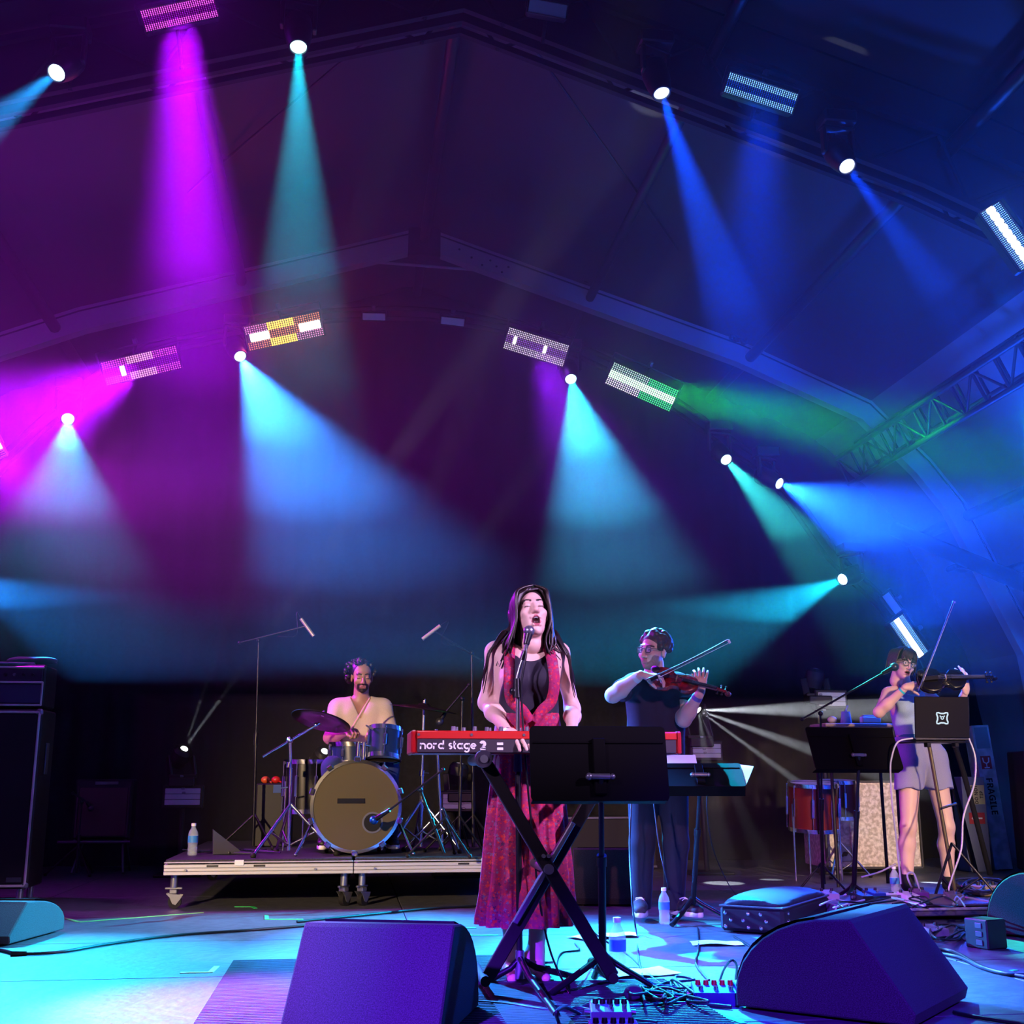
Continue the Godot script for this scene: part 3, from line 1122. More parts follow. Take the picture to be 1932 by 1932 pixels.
# ---------------------------------------------------------------- heads and hands
# head frame: origin between the ears at eye height, y up, z out of the face, x to the picture's right when it faces us
func head(o: Dictionary) -> Dictionary:
	var open: float = o.get("open", 0.0)
	var skin: Color = o.skin
	var dy := -0.018 * open
	var P := [
		egg(Vector3(0, 0.032, -0.018), Vector3(0.072, 0.084, 0.09)),
		egg(Vector3(0, -0.028 + dy * 0.4, 0.022), Vector3(0.06, 0.085, 0.062)),
		egg(Vector3(0, -0.072 + dy, 0.03), Vector3(0.043, 0.036, 0.045)),
		egg(Vector3(0, -0.1 + dy, 0.058), Vector3(0.02, 0.016, 0.018)),
		egg(Vector3(-0.04, -0.03, 0.054), Vector3(0.022, 0.02, 0.022)),
		egg(Vector3(0.04, -0.03, 0.054), Vector3(0.022, 0.02, 0.022)),
		cap(Vector3(-0.034, 0.02, 0.07), Vector3(0.034, 0.02, 0.07), 0.013),
		egg(Vector3(-0.031, -0.001, 0.09), Vector3(0.019, 0.012, 0.013), {"sub": 1, "k": 0.008}),
		egg(Vector3(0.031, -0.001, 0.09), Vector3(0.019, 0.012, 0.013), {"sub": 1, "k": 0.008}),
		egg(Vector3(-0.031, -0.002, 0.069), Vector3(0.0145, 0.0125, 0.0125), {"k": 0.002}),
		egg(Vector3(0.031, -0.002, 0.069), Vector3(0.0145, 0.0125, 0.0125), {"k": 0.002}),
		cap(Vector3(0, 0.012, 0.078), Vector3(0, -0.032, 0.101), 0.008, 0.0105, {"k": 0.01}),
		egg(Vector3(0, -0.037, 0.099), Vector3(0.013, 0.011, 0.012), {"k": 0.008}),
		egg(Vector3(-0.012, -0.042, 0.09), Vector3(0.008, 0.007, 0.009), {"k": 0.006}),
		egg(Vector3(0.012, -0.042, 0.09), Vector3(0.008, 0.007, 0.009), {"k": 0.006}),
		cap(Vector3(-0.021, -0.064, 0.077), Vector3(0, -0.06, 0.086), 0.005, 0.006, {"k": 0.006}),
		cap(Vector3(0.021, -0.064, 0.077), Vector3(0, -0.06, 0.086), 0.005, 0.006, {"k": 0.006}),
		cap(Vector3(-0.017, -0.073 + dy, 0.077), Vector3(0.017, -0.073 + dy, 0.077), 0.0065, 0.0065, {"k": 0.008}),
		egg(Vector3(-0.074, -0.012, -0.012), Vector3(0.009, 0.03, 0.018), {"k": 0.006}),
		egg(Vector3(0.074, -0.012, -0.012), Vector3(0.009, 0.03, 0.018), {"k": 0.006}),
		cap(Vector3(0, -0.07, -0.03), Vector3(0, -0.14, -0.045), 0.052, 0.052),
	]
	if open > 0:
		P.append(egg(Vector3(0, -0.067 + dy * 0.5, 0.085), Vector3(0.019, 0.004 + 0.008 * open, 0.026), {"sub": 1, "k": 0.003}))
	else:
		P.append(cap(Vector3(-0.02, -0.067, 0.088), Vector3(0.02, -0.067, 0.088), 0.0016, 0.0016, {"sub": 1, "k": 0.002}))
	var brow: Color = o.get("brow", Color(0.02, 0.012, 0.01))
	var lip: Color = o.get("lip", Color(0.35, 0.1, 0.09))
	var beard = o.get("beard")
	var closed: bool = o.get("closed", false)
	var tint := func(p: Vector3) -> Color:
		var ax := absf(p.x)
		if open > 0 and p.z > 0.03 and ax < 0.0185 and absf(p.y + 0.067 - dy * 0.5) < 0.0035 + 0.0075 * open and p.z < 0.082:
			return Color(0.06, 0.012, 0.012)
		if p.z > 0.062 and p.z < 0.083 and Vector2((ax - 0.031) / 0.0145, (p.y + 0.002) / 0.0085).length() < 1.0 and not closed:
			if Vector2(ax - 0.031, p.y + 0.001).length() < 0.0065:
				return Color(0.02, 0.012, 0.008)
			return Color(0.62, 0.6, 0.58)
		if p.z > 0.05 and absf(p.y - 0.0225 + 0.25 * absf(ax - 0.032) - 0.003) < 0.0055 and ax > 0.012 and ax < 0.052:
			return brow
		if closed and p.z > 0.06 and absf(p.y + 0.007) < 0.003 and ax > 0.018 and ax < 0.044:
			return brow
		var lo: float = -0.081 + dy
		if p.z > 0.07 and ax < 0.025 * (1.0 - 0.35 * absf(p.y - (lo - 0.056) * 0.5) / 0.014) and p.y > lo and p.y < -0.0555:
			return lip
		if beard != null and p.z > -0.012:
			var edge := -0.046 if ax < 0.02 else lerpf(-0.075, -0.03, smoothstep(0.02, 0.066, ax))
			if beard.get("goatee", false):
				if p.z > 0.05 and ((p.y < -0.045 and p.y > -0.06 and ax < 0.034) or (ax > 0.024 and ax < 0.04 and p.y < -0.05) or (p.y < -0.083 and ax < 0.04)):
					return beard.color
				if p.y < -0.06:
					return skin.lerp(beard.color, 0.45)
			elif p.y < edge and p.y > -0.115:
				var soft := 0.5 + 0.5 * sin(p.x * 900.0) * sin(p.y * 1100.0 + p.z * 700.0)
				return skin.lerp(beard.color, 0.55 + 0.25 * soft)
		if ax < 0.03 and p.z > 0.08 and p.y < -0.03 and p.y > -0.05:
			return skin * Color(1.0, 0.88, 0.86)
		return skin
	return blob(P, 0.0036, 0.016, tint)

# hand frame: origin at the wrist, y towards the fingers, x towards the thumb, palm faces -z
func hand(xf: Transform3D, curls: Array, thumb: Array, flip: bool, skin: Color, spread := 0.06) -> Dictionary:
	var m := -1.0 if flip else 1.0
	var P := []
	var bases := [Vector3(0.028, 0.086, 0), Vector3(0.009, 0.091, 0.003), Vector3(-0.0105, 0.087, 0.001), Vector3(-0.028, 0.078, -0.003)]
	var lens := [[0.042, 0.026, 0.02], [0.047, 0.029, 0.021], [0.043, 0.027, 0.02], [0.034, 0.021, 0.018]]
	for i in 4:
		var b: Vector3 = bases[i]
		P.append(cap(Vector3(b.x * 0.55, 0.012, -0.002), b + Vector3(0, -0.004, -0.004), 0.015, 0.0115, {"k": 0.012}))
		var ang := 0.0
		var p := b
		for s in 3:
			ang += curls[i] * [0.8, 1.1, 0.7][s]
			var d := Vector3(sin((1.5 - i) * spread), cos(ang), -sin(ang)).normalized()
			var q: Vector3 = p + d * lens[i][s]
			P.append(cap(p, q, [0.0092, 0.0084, 0.0076][s], [0.0084, 0.0076, 0.0066][s], {"k": 0.004 if s > 0 else 0.005}))
			p = q
	P.append(egg(Vector3(0.016, 0.036, -0.012), Vector3(0.016, 0.028, 0.014), {"k": 0.012}))
	P.append(cap(Vector3(0, -0.012, 0), Vector3(0, 0.014, 0), 0.025, 0.024, {"k": 0.02, "n": Vector3(0, 0, 1), "s": 1.35}))
	var tp := Vector3(0.024, 0.024, -0.01)
	for s in 3:
		var d: Vector3 = (thumb[s] as Vector3).normalized()
		var q: Vector3 = tp + d * [0.036, 0.031, 0.024][s]
		P.append(cap(tp, q, [0.0125, 0.0102, 0.0092][s], [0.0102, 0.0092, 0.0074][s], {"k": 0.007}))
		tp = q
	if flip:
		for p in P:
			p.a.x *= m
			if p.t == 0:
				p.b.x *= m
	return blob(moved(P, xf), 0.0034, 0.01, skin)

# frame of a hand: wrist at p, fingers along y, back of the hand towards z
func hand_frame(p: Vector3, fingers: Vector3, back: Vector3) -> Transform3D:
	var y := fingers.normalized()
	var z := (back - y * back.dot(y)).normalized()
	return Transform3D(Basis(y.cross(z), y, z), p)

func skin_material() -> StandardMaterial3D:
	var m := mat(Color(1, 1, 1), 0.48)
	m.vertex_color_use_as_albedo = true
	return m

func cloth(c: Color, rough := 0.9) -> StandardMaterial3D:
	var m := textured(mat(c, rough), noise_tex(0.3, Color(0.82, 0.82, 0.82), Color(1, 1, 1), 2, 128), 6.0)
	m.rim_enabled = true
	m.rim = 0.15
	return m

const POSE_SKIN := Color(0.62, 0.40, 0.30)

func people():
	M.skin = skin_material()
	M.hair = mat(Color(0.13, 0.08, 0.07), 0.38)
	M.hair_curly = mat(Color(0.07, 0.05, 0.05), 0.45)
	singer()
	violinist()
	violist()
	drummer()

# strands: tubes that taper, added to one mesh
func lock(st: SurfaceTool, pts: Array, r: float, n := 5):
	var c := curve(pts, 5)
	var rr := []
	for i in c.size():
		var t := float(i) / (c.size() - 1)
		rr.append(r * (1.0 - 0.75 * t * t) * (0.55 + 0.45 * minf(1.0, t * 5.0)))
	tube(st, c, rr, n, 0.7)

func singer():
	var root := gnd(988, 1838)
	var Z := 5.22
	var t := thing("person", "woman singing with head tilted back, long dark hair, black top and red floral skirt", "person", root)
	var L := func(px: float, py: float, d: float) -> Vector3: return at(px, py, d) - root
	var skin := Color(0.68, 0.45, 0.35)
	# joints
	var neck: Vector3 = L.call(994, 1222, Z + 0.02)
	var sh_r: Vector3 = L.call(934, 1230, Z + 0.02)
	var sh_l: Vector3 = L.call(1056, 1232, Z + 0.02)
	var el_r: Vector3 = L.call(917, 1326, Z + 0.06)
	var el_l: Vector3 = L.call(1080, 1338, Z + 0.06)
	var wr_r: Vector3 = L.call(958, 1381, Z - 0.18)
	var wr_l: Vector3 = L.call(1079, 1377, Z - 0.2)
	var chest: Vector3 = L.call(994, 1270, Z)
	var waist: Vector3 = L.call(996, 1360, Z)
	var hip: Vector3 = L.call(994, 1440, Z)
	var hp: Vector3 = L.call(1001, 1156, Z - 0.035)
	var F := Vector3(0, 0, 1)
	var torso := [
		cap(sh_r + Vector3(0.035, -0.005, 0), sh_l + Vector3(-0.035, -0.005, 0), 0.05, 0.05, {"n": F, "s": 1.05}),
		cap(chest + Vector3(-0.055, 0.02, 0), waist + Vector3(-0.035, 0, 0), 0.095, 0.088, {"n": F, "s": 1.15}),
		cap(chest + Vector3(0.055, 0.02, 0), waist + Vector3(0.035, 0, 0), 0.095, 0.088, {"n": F, "s": 1.15}),
		egg(chest + Vector3(-0.07, -0.035, 0.075), Vector3(0.058, 0.06, 0.05)),
		egg(chest + Vector3(0.07, -0.035, 0.075), Vector3(0.058, 0.06, 0.05)),
		cap(waist + Vector3(-0.04, 0, 0), hip + Vector3(-0.06, 0, 0), 0.085, 0.09, {"n": F, "s": 1.1}),
		cap(waist + Vector3(0.04, 0, 0), hip + Vector3(0.06, 0, 0), 0.085, 0.09, {"n": F, "s": 1.1}),
	]
	var limbs := [
		cap(neck + Vector3(0, -0.03, -0.01), hp + Vector3(0, -0.05, -0.045), 0.052, 0.049),
		cap(neck + Vector3(-0.02, -0.02, -0.01), sh_r, 0.042, 0.038),
		cap(neck + Vector3(0.02, -0.02, -0.01), sh_l, 0.042, 0.038),
		cap(sh_r, el_r, 0.041, 0.031), cap(sh_l, el_l, 0.041, 0.031),
		cap(el_r, el_r.lerp(wr_r, 0.35), 0.031, 0.033), cap(el_r.lerp(wr_r, 0.35), wr_r, 0.033, 0.022),
		cap(el_l, el_l.lerp(wr_l, 0.35), 0.031, 0.033), cap(el_l.lerp(wr_l, 0.35), wr_l, 0.033, 0.022),
	]
	for s in [-1.0, 1.0]:
		var kn: Vector3 = hip + Vector3(s * 0.075, -0.42, 0.03)
		var an: Vector3 = L.call(988 + s * 22, 1800, Z + 0.0)
		limbs += [cap(hip + Vector3(s * 0.06, -0.02, 0), kn, 0.075, 0.052), cap(kn, kn.lerp(an, 0.3), 0.05, 0.054), cap(kn.lerp(an, 0.3), an, 0.054, 0.032), cap(an, an + Vector3(0, -0.04, -0.01), 0.033, 0.034), cap(an + Vector3(0, -0.05, 0.0), an + Vector3(s * 0.02, -0.075, 0.15), 0.034, 0.022, {"n": Vector3.UP, "s": 1.2})]
	var hb := Basis(Vector3(0, 1, 0), deg_to_rad(4)) * Basis(Vector3(1, 0, 0), deg_to_rad(-20)) * Basis(Vector3(0, 0, 1), deg_to_rad(3))
	var hx := Transform3D(hb.scaled(Vector3.ONE * 0.97), hp)
	var body := [blob(limbs + torso, 0.009, 0.036, skin), turned(head({"skin": skin, "open": 1.5, "closed": true, "lip": Color(0.42, 0.10, 0.12)}), hx)]
	body.append(hand(hand_frame(wr_r, Vector3(0.45, -0.25, 1), Vector3(0, 1, 0.3)), [0.35, 0.3, 0.35, 0.4], [Vector3(0.6, 0.8, -0.3), Vector3(0.3, 1, -0.4), Vector3(0.1, 1, -0.3)], false, skin))
	body.append(hand(hand_frame(wr_l, Vector3(-0.2, -0.25, 1), Vector3(0, 1, 0.3)), [0.35, 0.3, 0.35, 0.4], [Vector3(0.6, 0.8, -0.3), Vector3(0.3, 1, -0.4), Vector3(0.1, 1, -0.3)], true, skin))
	part(t, "body", joined(body), M.skin)
	var teeth := S()
	tube(teeth, curve([hx * Vector3(-0.014, -0.0655, 0.072), hx * Vector3(0, -0.064, 0.08), hx * Vector3(0.014, -0.0655, 0.072)], 4), 0.0042, 5)
	part(t, "teeth", teeth, mat(Color(0.85, 0.82, 0.78), 0.3))
	# sleeveless black top
	var nk: Vector3 = neck
	var top_clip := func(p: Vector3) -> float:
		var d := -1.0
		# neckline: a scoop
		d = maxf(d, 0.1 - Vector2(p.x - nk.x, (p.y - (nk.y + 0.035)) * 0.95).length() if p.z > nk.z - 0.02 else 0.055 - Vector2(p.x - nk.x, p.y - nk.y - 0.02).length())
		# arm holes
		d = maxf(d, absf(p.x - nk.x) - (0.118 + 0.12 * maxf(0.0, (chest.y - p.y))))
		d = maxf(d, waist.y - 0.03 - p.y)
		return d
	var top := blob(inflate(torso.slice(0, 5), 0.012) + [cap(neck + Vector3(-0.02, -0.02, -0.01), sh_r, 0.058, 0.055), cap(neck + Vector3(0.02, -0.02, -0.01), sh_l, 0.058, 0.055)], 0.007, 0.03, null, top_clip)
	part(t, "top", joined([top]), cloth(Color(0.10, 0.075, 0.16), 0.75), "black sleeveless top")
	# floral pinafore: bib straps, waistband and skirt
	var floral := textured(mat(Color(0.95, 0.85, 0.82), 0.85), floral_texture(), 2.2)
	for s in [-1.0, 1.0]:
		var st := S()
		var pts := [neck + Vector3(s * 0.083, 0.01, 0.045), chest + Vector3(s * 0.094, 0.055, 0.11), chest + Vector3(s * 0.1, -0.05, 0.145), chest + Vector3(s * 0.088, -0.13, 0.13), waist + Vector3(s * 0.045, 0.04, 0.125), waist + Vector3(s * 0.01, -0.01, 0.12)]
		strap(st, curve(pts, 5), 0.024, 0.005, F)
		part(t, "strap", st, floral, "red floral strap")
	var wb := blob([cap(waist + Vector3(-0.04, 0.005, 0), waist + Vector3(-0.045, -0.1, 0), 0.103, 0.115, {"n": F, "s": 1.12}), cap(waist + Vector3(0.04, 0.005, 0), waist + Vector3(0.045, -0.1, 0), 0.103, 0.115, {"n": F, "s": 1.12})], 0.008, 0.03, null, func(p: Vector3) -> float: return maxf(p.y - waist.y - 0.025 - 0.1 * absf(p.x - waist.x), waist.y - 0.1 - p.y))
	part(t, "waistband", joined([wb]), floral, "red floral waistband")
	var hem: float = L.call(990, 1743, Z).y
	part(t, "skirt", skirt(waist + Vector3(0, -0.06, 0), hem, L.call(993, 1743, Z).x, 0.135, 0.222), floral, "long pleated red and purple floral skirt")
	# hair
	part(t, "hair", singer_hair(hx, t, L, Z), M.hair, "long straight dark hair")

func strap(st: SurfaceTool, c: Array, w: float, th: float, out: Vector3):
	st.set_smooth_group(0)
	var rows := []
	for i in c.size():
		var d: Vector3 = (c[mini(i + 1, c.size() - 1)] - c[maxi(i - 1, 0)]).normalized()
		var x := d.cross(out).normalized() * w
		var z := x.cross(d).normalized() * th
		rows.append([c[i] - x, c[i] - x + z, c[i] + z * 1.5, c[i] + x + z, c[i] + x, c[i] - z])
	for i in rows.size() - 1:
		for k in 6:
			quad(st, rows[i][k], rows[i][(k + 1) % 6], rows[i + 1][(k + 1) % 6], rows[i + 1][k])

func floral_texture() -> ImageTexture:
	var n := 512
	var im := Image.create(n, n, false, Image.FORMAT_RGB8)
	var g := RandomNumberGenerator.new()
	g.seed = 21
	im.fill(Color(0.60, 0.10, 0.40))
	var pal := [Color(0.86, 0.12, 0.22), Color(0.92, 0.22, 0.16), Color(0.80, 0.10, 0.38), Color(0.90, 0.36, 0.28), Color(0.48, 0.46, 0.62), Color(0.30, 0.10, 0.34), Color(0.78, 0.08, 0.30)]
	for k in 1500:
		var c: Color = pal[g.randi() % pal.size()]
		var x := g.randf() * n
		var y := g.randf() * n
		var r := g.randf_range(3.0, 11.0) if k < 900 else g.randf_range(2.0, 5.0)
		var pet := g.randi_range(4, 6)
		var ph := g.randf() * TAU
		for i in range(int(-r) - 1, int(r) + 2):
			for j in range(int(-r) - 1, int(r) + 2):
				var d := Vector2(i, j)
				if d.length() < r * (0.72 + 0.28 * cos(pet * d.angle() + ph)):
					im.set_pixel(posmod(int(x) + i, n), posmod(int(y) + j, n), c)
	return ImageTexture.create_from_image(im)

func skirt(top: Vector3, hem: float, cx: float, r0: float, r1: float) -> ArrayMesh:
	var st := S()
	st.set_smooth_group(0)
	var n := 150
	var rows := 34
	var fn := FastNoiseLite.new()
	fn.seed = 3
	fn.frequency = 1.0
	var V := func(i: int, j: int) -> Vector3:
		var t := float(j) / rows
		var a := TAU * (i % n) / n
		var r := lerpf(r0, r1, pow(t, 0.8))
		var pl := (0.5 + 0.5 * sin(a * 17.0 + 2.2 * fn.get_noise_2d(cos(a) * 1.5, sin(a) * 1.5))) * 0.034 * smoothstep(0.02, 0.5, t)
		pl += 0.012 * fn.get_noise_2d(a * 3.0, t * 2.0) * t
		var rr := r - pl
		return Vector3(lerpf(top.x, cx, t) + cos(a) * rr * 1.0, lerpf(top.y, hem, t), top.z + sin(a) * rr * (0.8 + 0.1 * t))
	for j in rows:
		for i in n:
			quad(st, V.call(i, j), V.call(i + 1, j), V.call(i + 1, j + 1), V.call(i, j + 1))
	st.generate_normals()
	return st.commit()

func singer_hair(hx: Transform3D, t: Node3D, L: Callable, Z: float) -> ArrayMesh:
	var capb := blob([egg(Vector3(0, 0.045, -0.03), Vector3(0.083, 0.088, 0.096)), cap(Vector3(-0.05, 0.02, -0.06), Vector3(-0.05, -0.16, -0.09), 0.045, 0.03), cap(Vector3(0.05, 0.02, -0.06), Vector3(0.05, -0.16, -0.09), 0.045, 0.03), egg(Vector3(0.012, -0.03, 0.09), Vector3(0.062, 0.105, 0.085), {"sub": 1, "k": 0.015})], 0.006, 0.02)
	var st := S()
	var g := RandomNumberGenerator.new()
	g.seed = 4
	var inv := hx.affine_inverse()
	for side in [-1.0, 1.0]:
		for i in 30:
			var u := i / 29.0
			# roots along the parting, over the side of the head, down past the shoulder
			var z := lerpf(0.07, -0.09, u) + g.randf_range(-0.006, 0.006)
			var start := Vector3(0.02 + side * 0.006, 0.128 - 0.35 * pow(absf(z + 0.03), 1.5), z * 0.75)
			var mid := Vector3(side * (0.083 - 0.1 * maxf(0.0, z - 0.02)) * (1.0 - 0.25 * maxf(0.0, u - 0.7) / 0.3), 0.05, z * 0.9)
			var low := Vector3(side * (0.083 + 0.004 * g.randf()), -0.06, lerpf(0.035, -0.085, u))
			var a := hx * start
			var b := hx * mid
			var c := hx * low
			var e: Vector3
			var f: Vector3
			if side < 0:
				e = L.call(g.randf_range(948, 968) - 6 * u, 1212, Z - 0.09 + 0.10 * u)
				f = L.call(g.randf_range(944, 968) - 16 * u, g.randf_range(1228, 1262), Z - 0.115 + 0.15 * u)
			else:
				e = L.call(g.randf_range(1028, 1048) + 6 * u, 1212, Z - 0.09 + 0.10 * u)
				f = L.call(g.randf_range(1030, 1054) + 18 * u, g.randf_range(1228, 1262), Z - 0.115 + 0.15 * u)
			lock(st, [a, a.lerp(b, 0.55) + (hx.basis * Vector3(side * 0.016, 0.012, 0)), b, c, e, f], g.randf_range(0.010, 0.015))
		# long strands lying over the shoulders
		for i in 9:
			var a := hx * Vector3(0.085 * side, 0.0 - 0.01 * i, -0.045)
			var j := g.randf_range(-3.0, 3.0)
			if side < 0:
				lock(st, [a, L.call(958 - i, 1190, Z + 0.01), L.call(942 - i * 1.2, 1210 + i * 0.5, Z - 0.03), L.call(928 - i + j, 1228 + i, Z - 0.045), L.call(917 + j * 0.5, 1252 + i * 3, Z - 0.035), L.call(911 + j * 0.5, 1276 + i * 4, Z - 0.01)], 0.006, 5)
			else:
				lock(st, [a, L.call(1040 + i, 1190, Z + 0.01), L.call(1054 + i * 1.0, 1211 + i * 0.5, Z - 0.03), L.call(1067 + i + j, 1230 + i, Z - 0.045), L.call(1078 + j * 0.5, 1256 + i * 3, Z - 0.035), L.call(1085 + j * 0.5, 1284 + i * 4, Z - 0.01)], 0.008, 5)
	# fringe swept over the forehead to the picture's left
	for i in 9:
		var a := hx * Vector3(0.02 + 0.002 * i, 0.118 - 0.003 * i, 0.035 + 0.003 * i)
		lock(st, [a, hx * Vector3(-0.022 - 0.004 * i, 0.085 - 0.002 * i, 0.076 - 0.001 * i), hx * Vector3(-0.058 - 0.002 * i, 0.04 - 0.005 * i, 0.056), hx * Vector3(-0.078, -0.02, 0.02 - 0.003 * i)], 0.010)
	for i in 5:
		var a := hx * Vector3(0.024, 0.118 - 0.004 * i, 0.035)
		lock(st, [a, hx * Vector3(0.055, 0.085, 0.05), hx * Vector3(0.078, 0.03, 0.03 - 0.006 * i), hx * Vector3(0.083, -0.05, 0.005)], 0.010)
	st.generate_normals()
	st.index()
	var m1 := st.commit()
	var m2 := joined([turned(capb, hx)])
	var out := S()
	out.append_from(m1, 0, Transform3D.IDENTITY)
	out.append_from(m2, 0, Transform3D.IDENTITY)
	return out.commit()

# a shoe on a foot: heel at p, pointing along dir
func shoe(t: Node3D, p: Vector3, dir: Vector3, upper: Material, sole: Material, lace: Material, high := 0.09):
	var z := Vector3(dir.x, 0, dir.z).normalized()
	var b := Basis(Vector3.UP.cross(z), Vector3.UP, z)
	var xf := Transform3D(b, p)
	var up := blob(moved([cap(Vector3(0, 0.055, 0.03), Vector3(0, 0.05, 0.12), 0.042, 0.042), cap(Vector3(0, 0.05, 0.12), Vector3(0, 0.04, 0.215), 0.042, 0.036, {"n": Vector3.UP, "s": 1.25}), cap(Vector3(0, 0.05, 0.045), Vector3(0, high, 0.035), 0.043, 0.045)], xf), 0.006, 0.02, null, func(q: Vector3) -> float: return maxf(p.y + 0.02 - q.y, q.y - p.y - high - 0.012))
	var o := part(t, "shoe", joined([up]), upper)
	var poly := PackedVector2Array()
	for i in 28:
		var a := TAU * i / 28.0
		var zz := 0.118 + 0.138 * sin(a)
		var w := 0.047 if zz > 0.1 else 0.039
		poly.append(Vector2(cos(a) * w, zz))
	var so := S()
	extrude(so, poly, -0.028, 0.0, Transform3D(b * Basis(Vector3(1, 0, 0), Vector3(0, 0, 1), Vector3(0, -1, 0)), p), true, 0.004)
	part(o, "sole", so, sole)
	if lace:
		var la := S()
		for i in 5:
			var y := 0.105 - 0.009 * i
			var zz := 0.085 + 0.022 * i
			tube(la, [xf * Vector3(-0.026, y - 0.012, zz + 0.006), xf * Vector3(0, y, zz), xf * Vector3(0.026, y - 0.012, zz + 0.006)], 0.0045, 5)
		tube(la, curve([xf * Vector3(-0.026, 0.094, 0.09), xf * Vector3(0.01, 0.1, 0.1), xf * Vector3(0.03, 0.075, 0.12)], 4), 0.0035, 5)
		part(o, "laces", la, lace)

func spectacles(t: Node3D, hx: Transform3D, m: Material, r := 0.021, square := 0.8):
	var st := S()
	for s in [-1.0, 1.0]:
		var ring := []
		for i in 17:
			var a := TAU * i / 16.0
			var c := Vector2(signf(cos(a)) * pow(absf(cos(a)), square), signf(sin(a)) * pow(absf(sin(a)), square))
			ring.append(hx * Vector3(s * 0.033 + c.x * r * 1.15, -0.003 + c.y * r, 0.094 - 0.25 * absf(c.x * r)))
		tube(st, ring, 0.0026, 6)
		tube(st, [hx * Vector3(s * 0.055, 0.006, 0.088), hx * Vector3(s * 0.074, 0.006, 0.06), hx * Vector3(s * 0.078, 0.003, -0.01)], 0.0026, 6)
	tube(st, [hx * Vector3(-0.011, 0.003, 0.094), hx * Vector3(0, 0.007, 0.098), hx * Vector3(0.011, 0.003, 0.094)], 0.0024, 6)
	var o := part(t, "glasses", st, m, "dark framed glasses")
	var gl := mat(Color(0.9, 0.95, 1.0, 0.08), 0.05)
	gl.transparency = BaseMaterial3D.TRANSPARENCY_ALPHA
	for s in [-1.0, 1.0]:
		var le := S()
		lathe(le, [[0.0, -0.0006], [r * 0.98, -0.0006], [r * 0.98, 0.0006], [0.0, 0.0006]], hx * Transform3D(Basis(Vector3(1.1, 0, 0), Vector3(0, 0, 1), Vector3(0, -1, 0)), Vector3(s * 0.033, -0.003, 0.091)), 16)
		part(o, "lens", le, gl)

